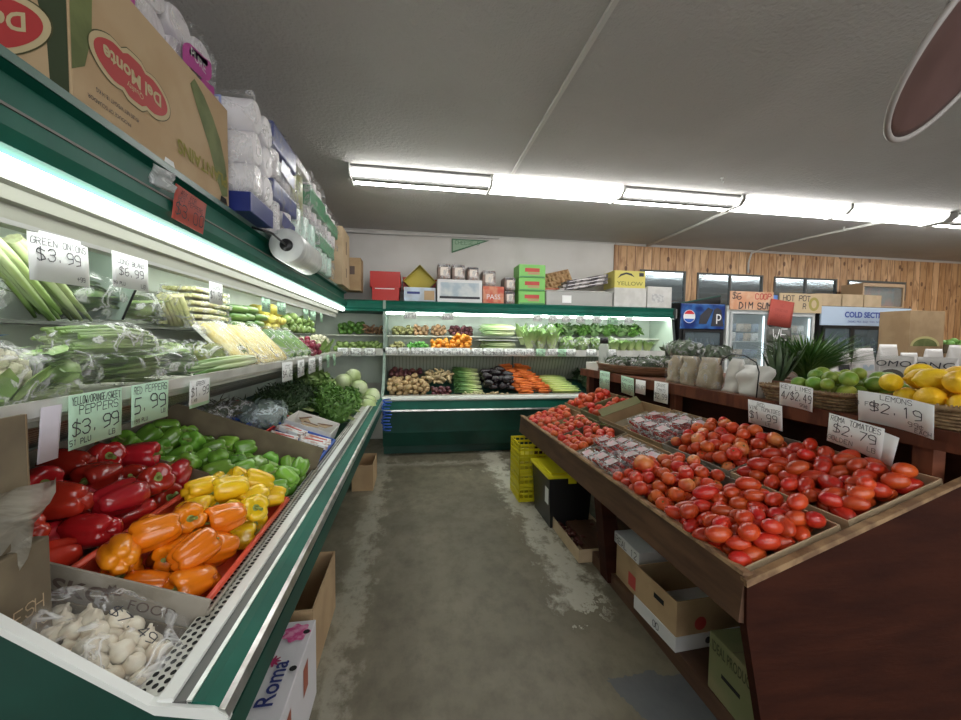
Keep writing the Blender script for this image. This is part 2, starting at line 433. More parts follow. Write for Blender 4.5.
# pale crumbled strip by the left case and a wet dark strip under it
x2 = mth('ADD', sp.outputs['X'], mth('MULTIPLY', wob, 0.7))
b2 = mth('MULTIPLY', mth('SUBTRACT', 1.0, mth('MULTIPLY', mth('ABSOLUTE', mth('ADD', x2, 0.33)), 10.0)), 1.2)
cl = nt.nodes.new('ShaderNodeClamp'); nt.links.new(b2, cl.inputs[0])
c = mix_col(nt, mth('MULTIPLY', cl.outputs[0], .6), c, (0.36, 0.34, 0.27))
# pale strip in front of the back case
y2 = mth('ADD', sp.outputs['Y'], mth('MULTIPLY', wob, 0.6))
b3 = mth('MULTIPLY', mth('SUBTRACT', 1.0, mth('MULTIPLY', mth('ABSOLUTE', mth('SUBTRACT', y2, 4.50)), 11.0)), 0.7)
cl = nt.nodes.new('ShaderNodeClamp'); nt.links.new(b3, cl.inputs[0])
c = mix_col(nt, cl.outputs[0], c, (0.40, 0.38, 0.31))
# blue grey paint that survives near the right stand
xb = mth('ADD', sp.outputs['X'], mth('MULTIPLY', wob1, 0.5))
bl = mth('MULTIPLY', mth('GREATER_THAN', xb, 0.80), mth('LESS_THAN', mth('ADD', sp.outputs['Y'], wob1), 1.50))
c = mix_col(nt, mth('MULTIPLY', bl, 0.7), c, (0.07, 0.085, 0.105))
n3 = tex(nt, 'ShaderNodeTexVoronoi', 'Object', (1, 1, 1), Scale=2.2)
dots = mth('MULTIPLY', mth('LESS_THAN', n3.outputs['Distance'], 0.022), 0.8)
c = mix_col(nt, dots, c, (0.6, 0.6, 0.55))
nt.links.new(c, b.inputs['Base Color'])
nt.links.new(ramp(nt, n2.outputs[0], [(0.3, 0.38), (0.7, 0.62)]), b.inputs['Roughness'])
bp = nt.nodes.new('ShaderNodeBump'); bp.inputs['Strength'].default_value = 0.25; bp.inputs['Distance'].default_value = 0.01
nt.links.new(n2.outputs[0], bp.inputs['Height']); nt.links.new(bp.outputs[0], b.inputs['Normal'])
# knotty pine boards
mp_ = bpy.data.materials.new('knotty_pine_boards'); mp_.use_nodes = True; nt, b = nodes(mp_)
b.inputs['Roughness'].default_value = 0.45
tc = nt.nodes.new('ShaderNodeTexCoord'); sp = nt.nodes.new('ShaderNodeSeparateXYZ'); nt.links.new(tc.outputs['Object'], sp.inputs[0])
bid = mth('FLOOR', mth('MULTIPLY', sp.outputs['X'], 7.2)); bfr = mth('FRACT', mth('MULTIPLY', sp.outputs['X'], 7.2))
wn = nt.nodes.new('ShaderNodeTexWhiteNoise'); wn.noise_dimensions = '1D'; nt.links.new(bid, wn.inputs['W'])
cv = nt.nodes.new('ShaderNodeCombineXYZ'); nt.links.new(mth('MULTIPLY', sp.outputs['X'], 9.0), cv.inputs[0]); nt.links.new(mth('MULTIPLY', wn.outputs[0], 40.0), cv.inputs[1]); nt.links.new(mth('MULTIPLY', sp.outputs['Z'], 1.6), cv.inputs[2])
ng = nt.nodes.new('ShaderNodeTexNoise'); nt.links.new(cv.outputs[0], ng.inputs['Vector']); ng.inputs['Scale'].default_value = 1.6; ng.inputs['Detail'].default_value = 4; ng.inputs['Distortion'].default_value = 1.2
c = mix_col(nt, wn.outputs[0], (0.50, 0.28, 0.125), (0.72, 0.46, 0.25))
c = mix_col(nt, ramp(nt, ng.outputs[0], [(0.45, 0.0), (0.65, 0.75)]), c, (0.27, 0.115, 0.04))
cv2 = nt.nodes.new('ShaderNodeCombineXYZ'); nt.links.new(mth('MULTIPLY', sp.outputs['X'], 7.2), cv2.inputs[0]); nt.links.new(mth('MULTIPLY', sp.outputs['Z'], 4.5), cv2.inputs[2])
vk = nt.nodes.new('ShaderNodeTexVoronoi'); nt.links.new(cv2.outputs[0], vk.inputs['Vector']); vk.inputs['Scale'].default_value = 0.9
c = mix_col(nt, mth('MULTIPLY', mth('LESS_THAN', vk.outputs['Distance'], 0.16), 0.85), c, (0.11, 0.04, 0.018))
c = mix_col(nt, mth('LESS_THAN', bfr, 0.07), c, (0.13, 0.06, 0.03))
nt.links.new(c, b.inputs['Base Color']); M_pine = mp_

struct('floor', MB().box(XL, XR, YF, YB, -0.1, 0.0), mf)
struct('ceiling', MB().box(XL, XR, YF, YB, ZC, ZC + 0.1), M_ceil)
struct('wall_left', MB().box(XL - 0.1, XL, YF, YB, 0, ZC), M_wall)
struct('wall_right', MB().box(XR, XR + 0.1, YF, YB, 0, ZC), M_pine)
struct('wall_front', MB().box(XL, XR, YF - 0.1, YF, 0, ZC), M_wall)
struct('wall_back', MB().box(XL, 3.0, YB, YB + 0.12, 0, ZC), M_wall)
WIN = [(3.42, 4.20, 1.95, 2.52), (4.40, 5.59, 1.75, 2.51), (5.80, 7.02, 1.75, 2.50), (7.24, 8.44, 2.18, 2.50)]
mb = MB(); mb.use(M_pine)
zs = sorted({0, ZC} | {q for w_ in WIN for q in w_[2:]})
xs = sorted({3.0, XR} | {q for w_ in WIN for q in w_[:2]})
for x0, x1 in zip(xs, xs[1:]):
    wi = [w_ for w_ in WIN if w_[0] <= x0 + 1e-6 and w_[1] >= x1 - 1e-6]
    if wi:
        mb.box(x0, x1, YB, YB + 0.12, 0, wi[0][2]); mb.box(x0, x1, YB, YB + 0.12, wi[0][3], ZC)
    else: mb.box(x0, x1, YB, YB + 0.12, 0, ZC)
struct('wall_back_pine', mb)
M_frame = mat('dark_window_frame', (0.10, 0.10, 0.095), 0.5)
M_pane = mat('blue_grey_window_pane', (0.42, 0.50, 0.54), 0.10, metal=0.85, bump=0.10, bump_scale=2.5, stretch=(1, 1, 5))
M_slat = mat('grey_louvre_edge', (0.16, 0.19, 0.20), 0.4)
for k, (x0, x1, z0, z1) in enumerate(WIN):
    wn_ = MB(); f = 0.025
    for q in ((x0, x1, z0, z0 + f), (x0, x1, z1 - f, z1), (x0, x0 + f, z0 + f, z1 - f), (x1 - f, x1, z0 + f, z1 - f)):
        wn_.box(q[0], q[1], YB - 0.02, YB + 0.06, q[2], q[3])
    if k in (1, 2): wn_.box((x0 + x1) / 2 - .015, (x0 + x1) / 2 + .015, YB - 0.015, YB + 0.05, z0 + f, z1 - f)
    o = struct('window_%d' % (k + 1), wn_, M_frame)
    MB().box(x0 + f, x1 - f, YB + 0.004, YB + 0.008, z0 + f, z1 - f).build('pane', M_pane, o)
    sl = MB(); nz = int((z1 - z0 - .05) / 0.085)
    for i in range(nz):
        z = z1 - 0.06 - i * 0.085
        sl.box(x0 + f, x1 - f, YB + 0.030, YB + 0.040, -0.002, 0.002, M=Matrix.Translation((0, -.032, z)))
    sl.build('louvre', M_slat, o)
# the strip where wall and ceiling meet, and the edge board of the pine
struct('trim_1', MB().box(3.0, XR, YB - 0.018, YB, ZC - 0.03, ZC), mat('grey_trim', (0.5, 0.49, 0.46), 0.6))
struct('trim_2', MB().box(2.985, 3.015, YB - 0.02, YB, 1.9, ZC - 0.03), mat('pine_trim', (0.36, 0.19, 0.09), 0.5))
struct('trim_3', MB().box(XL, 2.98, YB - 0.012, YB, ZC - 0.018, ZC), mat('grey_trim', (0.5, 0.49, 0.46), 0.6))

# ------------------------------------------------------------------ ceiling fixtures and conduit
M_fix = mat('white_fixture_enamel', (0.25, 0.25, 0.24), 0.6)
M_diff = emit('prismatic_diffuser_glow', (1.0, 0.99, 0.96), 9.0)
def fixture(x0, x1, y, kind, label):
    t = thing('ceiling_light', label, 'ceiling light', ((x0 + x1) / 2, y, ZC), group='fluorescent lights in a row across the ceiling')
    L = (x1 - x0) / 2 - 0.006
    mb = MB(); mb.prism([(-.14, 0), (.14, 0), (.14, -.02), (.03, -.082), (-.03, -.082), (-.14, -.02)], -L, L, 'x'); mb.build('housing', M_fix, t)
    for s in (-1, 1):
        MB().prism([(-.16, 0), (.16, 0), (.16, -.05), (.11, -.095), (-.11, -.095), (-.16, -.05)], s * L - 0.006, s * L + 0.006, 'x').build('end_cap', mat('fixture_end_cap', (0.6, 0.6, 0.57), 0.5), t)
    if kind == 'open':
        for s in (-1, 1):
            MB().tube([(-L + .02, s * .10, -.068), (L - .02, s * .10, -.068)], 0.015, 10).build('fluorescent_tube', M_tube, t)
    else:
        MB().prism([(-.15, -.012), (.15, -.012), (.145, -.045), (.10, -.082), (-.10, -.082), (-.145, -.045)], -L + .01, L - .01, 'x').build('diffuser', M_diff, t)
    return t
fixture(-0.56, 0.69, 3.78, 'open', 'leftmost ceiling light with two bare tubes, above the left produce case')
fixture(0.69, 1.98, 3.78, 'wrap', 'second ceiling light from the left with a bright wrap cover')
fixture(1.98, 3.27, 3.78, 'open', 'middle ceiling light of the row with two bare tubes')
fixture(3.29, 4.58, 3.78, 'wrap', 'fourth ceiling light from the left with a bright wrap cover')
fixture(4.60, 5.90, 3.78, 'wrap', 'fifth ceiling light from the left with a bright wrap cover above the coolers')
fixture(6.00, 7.27, 3.78, 'open', 'rightmost ceiling light cut by the edge of the photo')
for x0, n_ in ((7.29, 'first added ceiling light beyond the right edge of the photo'), (8.58, 'second added ceiling light beyond the right edge of the photo')):
    fixture(x0, x0 + 1.27, 3.78, 'wrap', n_)['group'] = 'added lights beyond the right edge'  # row carried on out of view, added to brighten window panes and right side
for x0 in (-0.5, 1.0, 2.6, 4.2):  # unseen fixtures added to light the room from behind the viewer
    t = fixture(x0, x0 + 1.29, -1.3, 'wrap', 'added ceiling light in the unseen row behind the viewer'); t['group'] = 'added lights behind the viewer'
def strip(name, pts, r, mt, label, cat):
    o = MB().tube(pts, r, 8).build(name, mt); return tag(o, label, cat)
M_cond = mat('painted_conduit', (0.62, 0.61, 0.58), 0.6)
tag(MB().box(0.848, 0.872, -1.0, 3.57, ZC - 0.022, ZC - 0.001).build('cable_trunking', M_cond), 'thin pale strip running along the ceiling toward the second light', 'cable trunking')
strip('conduit', [(3.46, 4.0, ZC - 0.02), (3.5, 4.8, ZC - 0.02), (3.52, 5.70, ZC - 0.02)], 0.018, M_cond, 'pale conduit on the ceiling from the fourth light back to the pine wall', 'conduit')
strip('conduit', [(5.55, 4.0, ZC - 0.02), (5.4, 4.8, ZC - 0.02), (5.32, 5.4, ZC - 0.025), (5.30, 5.66, ZC - 0.06), (5.29, 5.70, ZC - 0.2), (5.29, 5.70, 2.54)], 0.014, M_cond, 'pale conduit bending from the ceiling down the pine wall between two windows', 'conduit')
for i_, (x, y) in enumerate(((2.75, 3.3), (5.4, 4.35))):
    t = thing('ceiling_hook', ['small white hook in the ceiling near the middle light', 'small white hook in the ceiling in front of the fifth light'][i_], 'hook', (x, y, ZC))
    MB().tube([(0, 0, 0), (0, 0, -.03), (.015, 0, -.045), (0.02, 0, -.03)], 0.004, 6).build('shank', M_white, t)
    MB().lathe([(0, 0), (.015, 0), (.015, -.004), (0, -.004)], 12).build('plate', M_white, t)

# colours of the oval pan hanging at the upper right
M_pan = mat('dark_brown_pan', (0.10, 0.050, 0.045), 0.5, blotch=(0.075, 0.035, 0.03), bscale=5)
M_pan_rim = mat('grey_pan_rim', (0.36, 0.33, 0.31), 0.5)

# ------------------------------------------------------------------ refrigerated cases
def perforated(u0, u1, v0, v1, nrow, pitch, P, mbp, mbh):
    """metal strip P(u,v,w) with rows of round holes drawn as dark discs sunk in it"""
    mbp.poly([P(u0, v0, 0), P(u1, v0, 0), P(u1, v1, 0), P(u0, v1, 0)])
    u = u0 + pitch; k = 0
    while u < u1 - pitch * .6:
        for r in range(nrow):
            v = v0 + (v1 - v0) * (r + .5) / nrow; uu = u + (pitch / 2 if r % 2 else 0)
            a = pitch * 0.36; bq = (v1 - v0) / nrow * 0.34
            mbh.poly([P(uu + a * cos(t), v + bq * sin(t), 0.0012) for t in [2 * pi * i / 8 for i in range(8)]])
        u += pitch; k += 1
M_tag = mat('white_price_tag', (0.80, 0.82, 0.80), 0.6, var=0.06)

# LEFT CASE: runs along y
lc = thing('refrigerated_case', 'long green open produce case along the left wall with lit canopy', 'refrigerated case', (-0.85, 2.6, 0))
def LP(mb, name, mt=None, parent=lc):
    o = mb.build(name, mt, parent); o.matrix_parent_inverse = Matrix.Translation((0.85, -2.6, 0)); return o
Y0, Y1 = 0.785, 5.70
YR = 4.66
LP(MB().prism([(-1.33, 0), (-.70, 0), (-.70, .10), (-.67, .12), (-.64, .40), (-.50, .56), (-.42, .60), (-.42, .66), (-.50, .64), (-1.33, .94)], Y0, YR), 'body', M_dkgreen)
mb = MB(); mb.prism([(-.42, .585), (-.345, .600), (-.345, .665), (-.42, .655)], Y0 - .01, YR); LP(mb, 'lower_bumper', M_dkgreen)
LP(MB().prism([(-.352, .690), (-.34, .684), (-.334, .70), (-.341, .716), (-.352, .719)], Y0 - .015, YR + .01), 'chrome_edge', M_chrome)
LP(MB().prism([(-.405, .660), (-.350, .665), (-.352, .719), (-.378, .732), (-.405, .735)], Y0 - .01, YR), 'green_rail', M_green)
LP(MB().prism([(-.407, .731), (-.398, .7315), (-.398, .7375), (-.407, .7385)], Y0 - .01, YR), 'chrome_trim', M_chrome)
LP(MB().prism([(-.43, .66), (-.4065, .66), (-.4065, .737), (-.43, .739)], Y0 - .01, YR), 'grey_rail', mat('scuffed_grey_rail', (0.10, 0.10, 0.095), 0.4, metal=0.3))
LP(MB().prism([(-.455, .64), (-.428, .66), (-.428, .746), (-.455, .746)], Y0 - .01, YR), 'white_rail', M_white)
mbp, mbh = MB(), MB()
mbp.prism([(-.505, .60), (-.455, .60), (-.455, .738), (-.505, .738)], Y0, YR)
Pq = lambda u, v, w_: Vector((v, u, .7395 + w_))
perforated(Y0, 3.2, -.503, -.457, 3, 0.0195, Pq, mbp, mbh)
po = LP(mbp, 'perforated_strip', mat('perforated_white_metal', (0.66, 0.66, 0.60), 0.4, blotch=(0.4, 0.38, 0.33), bscale=20, thresh=(0.5, 0.7)))
mbh.build('perforation', M_dark, po)
# near end panel: its white top edge climbs to the back
prof = [(-.66, .10), (-.34, .60), (-.34, .66), (-.36, .70), (-.46, .722), (-.90, 1.07), (-1.33, 1.19), (-1.33, .10)]
LP(MB().prism(prof, Y0 - .014, Y0 - .001), 'end_panel', M_dkgreen)
top = MB(); pts = [(-.335, .702), (-.36, .722), (-.465, .744), (-.90, 1.086), (-1.33, 1.205), (-1.33, 1.185), (-.90, 1.066), (-.455, .724), (-.36, .700), (-.335, .69)]
top.prism(pts, Y0 - .018, Y0 + .001); LP(top, 'end_cap_rail', M_white)
LP(MB().box(-1.345, -1.30, Y0, Y1, 0.9, 1.98), 'back_panel', mat('case_interior_panel', (0.62, 0.68, 0.60), 0.45, blotch=(0.55, 0.6, 0.53), bscale=4))
# lower product shelf with price rail
LP(MB().prism([(-1.30, 1.235), (-.80, 1.215), (-.80, 1.232), (-1.30, 1.255)], Y0, 4.62), 'shelf', M_cream)
LP(MB().prism([(-.80, 1.222), (-.776, 1.228), (-.775, 1.262), (-.785, 1.262), (-.79, 1.236), (-.80, 1.236)], Y0, 4.62), 'price_rail', mat('grey_white_price_rail', (0.60, 0.60, 0.56), 0.35, blotch=(0.5, 0.5, 0.46), bscale=8))
mbp, mbh = MB(), MB()
mbp.prism([(-1.30, 1.02), (-1.27, 1.02), (-.86, 1.19), (-.81, 1.20), (-.81, 1.212), (-1.30, 1.20)], Y0, 4.62)
Pk = lambda u, v, w_: Vector((-1.26 + v * .40 + 0.0035, u, 1.0245 + v * .166 - .003))
perforated(Y0, 2.9, 0.3, 1.0, 7, 0.02, Pk, mbp, mbh)
po = LP(mbp, 'air_duct', mat('duct_metal', (0.45, 0.46, 0.40), 0.5)); mbh.build('perforation', M_dark, po)
LP(MB().prism([(-1.30, 1.435), (-1.07, 1.432), (-1.07, 1.442), (-1.30, 1.452)], Y0, 4.9), 'upper_shelf', mat('dark_shelf_metal', (0.10, 0.11, 0.095), 0.5))  # one even dark metal tone
# canopy
LP(MB().prism([(-1.34, 1.785), (-.96, 1.785), (-.86, 1.77), (-.815, 1.785), (-.80, 1.815), (-.80, 1.85), (-.835, 1.86), (-.835, 1.94), (-.81, 1.95), (-.81, 1.97), (-1.34, 1.97)], Y0, 5.05), 'canopy', M_green)
LP(MB().prism([(-.802, 1.852), (-.797, 1.852), (-.797, 1.858), (-.802, 1.858)], Y0, 5.05), 'canopy_trim', mat('dull_canopy_trim', (0.13, 0.14, 0.12), 0.5))
LP(MB().prism([(-.81, 1.952), (-.805, 1.95), (-.805, 1.972), (-.81, 1.972)], Y0, 5.05), 'canopy_top_trim', mat('dull_grey_green_trim', (0.10, 0.18, 0.15), 0.4))
LP(MB().prism([(-1.30, 1.77), (-.955, 1.72), (-.94, 1.667), (-.925, 1.667), (-.92, 1.70), (-.905, 1.705), (-.90, 1.735), (-.88, 1.74), (-.875, 1.765), (-1.30, 1.785)], Y0, 5.05), 'light_housing', mat('dull_cream_housing', (0.30, 0.30, 0.25), 0.5))
LP(MB().prism([(-1.02, 1.705), (-.98, 1.700), (-.98, 1.71), (-1.02, 1.715)], Y0 + .05, 5.0), 'inner_lamp', emit('inner_case_lamp', (0.93, 1.0, 0.93), 9.0))
LP(MB().prism([(-.955, 1.652), (-.925, 1.655), (-.925, 1.672), (-.955, 1.672)], Y0, 5.05), 'sign_rail', mat('grey_sign_rail', (0.3, 0.3, 0.28), 0.4))
LP(MB().prism([(-.868, 1.745), (-.85, 1.735), (-.828, 1.742), (-.825, 1.768), (-.868, 1.768)], Y0, 5.05), 'lamp_diffuser', emit('case_lamp_diffuser', (0.95, 1.0, 0.95), 6.0))
# the divider panel standing on the shelf
M_div = glass('grey_green_divider_panel', (0.30, 0.37, 0.32), 0.85, 0.3)
dv = thing('shelf_divider', 'grey green plastic divider standing inside the upper left shelf', 'divider', (-1.10, 1.70, 1.455))
MB().use(M_div).prism([(-.18, .005), (-.18, .295), (.115, .235), (.02, .005)], 0, .004).build('divider_sheet', None, dv)
MB().use(M_black).tube([(.118, .002, .235), (.023, .002, .007)], .004, 6).build('edge_rod', None, dv)

# BACK CASE: runs along x, with a short bay left of its dividing post
bc = thing('refrigerated_case', 'green open produce case across the back wall full of vegetables', 'refrigerated case', (1.6, 5.2, 0))
def BP(mb, name, mt=None, parent=bc):
    o = mb.build(name, mt, parent); o.matrix_parent_inverse = Matrix.Translation((-1.6, -5.2, 0)); return o
X0, X1 = -0.36, 3.58
FY = 4.66
BP(MB().prism([(5.72, 0), (4.95, 0), (4.95, .10), (4.84, .12), (4.76, .30), (4.74, .52), (4.73, .66), (4.80, .66), (5.72, .92)], X0, X1, 'x'), 'body', M_dkgreen)
BP(MB().prism([(4.665, .585), (4.74, .575), (4.74, .70), (4.68, .70)], X0, X1, 'x'), 'front_band', M_green)
BP(MB().prism([(4.655, .572), (4.68, .56), (4.685, .585), (4.66, .59)], X0, X1, 'x'), 'chrome_edge', M_chrome)
BP(MB().prism([(4.66, .705), (4.675, .69), (4.76, .70), (4.76, .735), (4.67, .728)], X0, X1, 'x'), 'white_rail', mat('white_rim', (0.72, 0.74, 0.70), 0.4))
BP(MB().prism([(4.76, .70), (4.82, .70), (4.82, .742), (4.76, .738)], X0, X1, 'x'), 'inner_rail', M_board_grey)
BP(MB().box(XL + .03, X1, 5.66, 5.70, 0.8, 1.88), 'back_panel', mat('case_interior_panel', (0.62, 0.68, 0.60), 0.45, blotch=(0.55, 0.6, 0.53), bscale=4))
ms = mat('case_back_slotted_panel', (0.34, 0.37, 0.30), 0.5)
mb = MB(); mb.use(ms); mb.prism([(5.50, .86), (5.66, .86), (5.66, 1.21), (5.34, 1.21)], X0, X1, 'x')
BP(mb, 'air_duct')
mb = MB()
for i in range(int((X1 - X0) / .045)):
    x = X0 + .03 + i * .045; mb.box(x, x + .006, -.15, .15, -.001, .001, M=Matrix.Translation((0, 5.415, 1.04)) @ rmat(radians(114.5)))
o = mb.build('slot', mat('slot_shadow', (0.14, 0.15, 0.12), 0.7), None); o.parent = bc; o.matrix_parent_inverse = Matrix.Translation((-1.6, -5.2, 0))
for x in (1.33, 2.80):
    BP(MB().box(x - .006, x + .006, 5.30, 5.34, .9, 1.21), 'shelf_upright', M_dkgreen)
BP(MB().prism([(5.12, 1.215), (5.66, 1.225), (5.66, 1.245), (5.12, 1.235)], XL + .03, X1, 'x'), 'shelf', M_cream)
BP(MB().prism([(5.10, 1.20), (5.12, 1.20), (5.12, 1.285), (5.10, 1.285)], XL + .5, X1, 'x'), 'price_rail', mat('grey_white_price_rail', (0.60, 0.60, 0.56), 0.35))
BP(MB().prism([(5.40, 1.44), (5.66, 1.445), (5.66, 1.46), (5.40, 1.455)], XL + .03, X1, 'x'), 'upper_shelf', M_cream)
BP(MB().prism([(5.10, 1.745), (5.66, 1.745), (5.66, 1.885), (5.13, 1.885), (5.10, 1.87), (5.115, 1.83), (5.115, 1.79), (5.095, 1.77)], XL + .03, X1, 'x'), 'canopy', M_green)
BP(MB().prism([(5.12, 1.722), (5.15, 1.715), (5.17, 1.722), (5.17, 1.744), (5.12, 1.744)], X0 + .02, X1 - .04, 'x'), 'lamp_diffuser', M_tube_back)
BP(MB().prism([(4.70, .70), (5.68, .90), (5.68, 1.88), (5.10, 1.88), (5.10, 1.24), (5.02, .98), (4.86, .80)], X0 - .02, X0 + .012, 'x'), 'divider_post', mat('divider_glass_post', (0.26, 0.34, 0.29), 0.4))
mb = MB(); mb.prism([(4.68, .58), (5.70, .50), (5.70, 1.885), (5.10, 1.885), (5.10, 1.72), (5.13, 1.72), (5.02, .98), (4.86, .75), (4.68, .72)], X1, X1 + .035, 'x')
BP(mb, 'end_panel', mat('black_green_panel', (0.02, 0.03, 0.028), 0.5))
BP(MB().prism([(5.14, 1.74), (5.655, 1.74), (5.655, 1.246), (5.06, 1.246)], X1 - .012, X1 - .001, 'x'), 'end_liner', mat('mint_white_liner', (0.62, 0.72, 0.62), 0.5))
BP(MB().box(X1 + .03, X1 + .045, 5.09, 5.11, 1.74, 1.87), 'chrome_corner', M_chrome)

# ------------------------------------------------------------------ right stand
st = thing('produce_stand', 'red brown wooden produce stand with sloping display and raised rear shelf', 'display stand', (1.5, 2.3, 0))
def SP(mb, name, mt=None):
    o = mb.build(name, mt, st); o.matrix_parent_inverse = Matrix.Translation((-1.5, -2.3, 0)); return o
SX0, SX1, SY0, SY1 = 1.0, 1.82, 1.06, 3.62
SA = math.atan(0.33)                       # slope of the display deck
def dz(x): return 0.575 + (x - 1.0) * 0.33
SP(MB().prism([(1.02, dz(1.02) - .03), (1.86, dz(1.86) - .03), (1.86, dz(1.86)), (1.02, dz(1.02))], SY0 + .02, SY1), 'display_deck', M_wood)
SP(MB().prism([(.985, .545), (1.02, .535), (1.03, .685), (1.0, .692)], SY0 - .02, SY1 + .02), 'front_board', M_wood_worn)
SP(MB().prism([(.992, .692), (1.03, .685), (1.034, .694), (.996, .702)], SY0 - .02, SY1 + .02), 'front_edge', M_wood_raw)
prof = [(1.0, .0), (1.0, .70), (1.03, .715), (1.84, .925), (2.75, 1.16), (2.75, 0)]
prof = [(1.03, .02), (1.0, .70), (1.03, .712), (1.84, .93), (1.84, 1.10), (2.75, 1.10), (2.75, .02)]
SP(MB().prism([(1.12, .0), (1.005, .54), (1.0, .672), (1.80, .936), (2.55, 1.17), (2.75, 1.17), (2.75, 0)], SY0 - .03, SY0), 'end_panel', M_wood)
SP(MB().prism([(1.0, .660), (1.80, .936), (2.55, 1.17), (2.55, 1.18), (1.80, .947), (.996, .682)], SY0 - .032, SY0 - .008), 'end_panel_edge', M_wood_raw)
for y in (2.12, 3.35):
    SP(MB().prism([(1.10, .02), (1.20, .02), (1.12, .55), (1.04, .55)], y - .045, y + .045), 'support', M_wood)
SP(MB().prism([(1.12, .0), (1.14, .0), (1.14, .05), (1.95, .05), (1.95, .075), (1.12, .075)], SY0, 2.75), 'lower_shelf', M_wood_worn)
SP(MB().box(1.93, 1.96, SY0, SY1, 0.0, 1.06), 'back_board', M_wood)
M_wshelf = mat('red_brown_shelf_wood', (0.15, 0.048, 0.024), 0.5, spec=.2, blotch=(0.09, 0.028, 0.015), bscale=4, stretch=(1, 4, 1))
SP(MB().box(1.80, 3.05, SY0 - .07, 4.10, 1.085, 1.108), 'rear_shelf', mat('worn_shelf_top', (0.30, 0.13, 0.075), 0.4, blotch=(0.16, 0.065, 0.04), bscale=5, stretch=(3, 0.6, 1)))
SP(MB().box(1.785, 1.803, SY0 - .06, 4.10, 1.04, 1.112), 'shelf_front_board', M_wshelf)
for y in (1.14, 2.55, 3.95):
    SP(MB().box(1.805, 1.86, y - .03, y + .03, .60, 1.085), 'post', M_wshelf)
SP(MB().box(1.86, 2.7, 4.06, 4.09, 0.0, 1.085), 'far_end_board', M_wood)

# ------------------------------------------------------------------ crates
def tray(name, label, x0, y0, w_, d, h, frame='flat', th=0.005, far_mt=None, mt=None, floor_mt=None, group=None, cat='crate', z=0.0, rot=0.0, low=None, loc=None, rotm=None):
    """open carton: floor, four walls (children) standing in the frame of its deck"""
    if rotm is None: rotm = rmat(0, 0, rot)
    t = thing(name, label, cat, loc if loc else (x0, y0, z), rotm.to_euler(), group)
    mt = mt or M_board
    mb = MB(); mb.use(floor_mt or mt); mb.box(0, w_, 0, d, 0, th)
    mb.build('base', None, t)
    hs = low or (h, h, h, h)                       # x-low, x-high, y-low, y-high
    MB().box(0, th, 0, d, th, hs[0], bev=0.0015).build('side_wall', mt, t)
    MB().box(w_ - th, w_, 0, d, th, hs[1], bev=0.0015).build('side_wall', mt, t)
    MB().box(th, w_ - th, 0, th, th, hs[2], bev=0.0015).build('end_wall', far_mt or mt, t)
    MB().box(th, w_ - th, d - th, d, th, hs[3], bev=0.0015).build('end_wall', mt, t)
    return t, Matrix.Translation(t.location) @ rotm
def stand_tray(label, x, y0, y1, w_, h=0.085, lift=0.0, **k):
    return tray('produce_crate', label, 0, 0, w_, y1 - y0, h, loc=(x, y0, dz(x) + 0.002 + lift), rotm=rmat(0, -SA, 0), **k)
def carton(name, label, x0, x1, y0, y1, z0, z1, mt=None, closed=True, rot=0.0, group=None, cat='box', th=0.006, flaps=(), inner=None):
    """carton standing at its centre; closed, or open with flaps ('+x','-x','+y','-y' and an angle)"""
    w_, d, h = x1 - x0, y1 - y0, z1 - z0; mt = mt or M_board
    t = thing(name, label, cat, ((x0 + x1) / 2, (y0 + y1) / 2, z0), (0, 0, rot), group)
    mb = MB()
    if closed:
        mb.use(mt).box(-w_ / 2, w_ / 2, -d / 2, d / 2, 0, h, bev=0.004); mb.build('carton', None, t)
        g = MB(); g.box(-w_ / 2 + .004, w_ / 2 - .004, -.0015, .0015, h, h + .0012) if w_ > d else g.box(-.0015, .0015, -d / 2 + .004, d / 2 - .004, h, h + .0012); g.build('seam', M_board_dark, t)
    else:
        mb.use(mt)
        mb.box(-w_ / 2, w_ / 2, -d / 2, d / 2, 0, th)
        for q in ((-w_ / 2, -w_ / 2 + th, -d / 2, d / 2), (w_ / 2 - th, w_ / 2, -d / 2, d / 2), (-w_ / 2 + th, w_ / 2 - th, -d / 2, -d / 2 + th), (-w_ / 2 + th, w_ / 2 - th, d / 2 - th, d / 2)):
            mb.box(*q, th, h)
        mb.build('carton', None, t)
        for (side, ang, ln) in flaps:
            sx = {'+x': (1, 0), '-x': (-1, 0), '+y': (0, 1), '-y': (0, -1)}[side]
            f = MB(); f.box(0, ln, -.5, .5, -.002, .002, M=Matrix.Diagonal((1, (d if sx[0] else w_) * .98, 1, 1)))
            o = f.build('flap', mt, t); a = math.atan2(sx[1], sx[0])
            o.location = (sx[0] * w_ / 2, sx[1] * d / 2, h); o.rotation_euler = (rmat(0, 0, a) @ rmat(0, -ang, 0)).to_euler()
    return t
def face_M(side, w_, d, h, u=0.0, v=None, off=0.0015):
    """matrix putting the xy plane of lettering on a carton's side, u along it from the middle, v up from its base"""
    v = h / 2 if v is None else v
    if side == '-y': return Matrix.Translation((u, -d / 2 - off, v)) @ rmat(pi / 2, 0, 0)
    if side == '+x': return Matrix.Translation((w_ / 2 + off, u, v)) @ rmat(0, 0, pi / 2) @ rmat(pi / 2, 0, 0)
    if side == '-x': return Matrix.Translation((-w_ / 2 - off, -u, v)) @ rmat(0, 0, -pi / 2) @ rmat(pi / 2, 0, 0)
    if side == 'top': return Matrix.Translation((u, v, h + off))
def patch(parent, M, w_, h, mt, name='printed_panel', lift=0.0, outline=None):
    mb = MB(); o_ = outline or [(-w_ / 2, -h / 2), (w_ / 2, -h / 2), (w_ / 2, h / 2), (-w_ / 2, h / 2)]
    mb.poly([M @ Vector((a, b, lift)) for a, b in o_]); return mb.build(name, mt, parent)

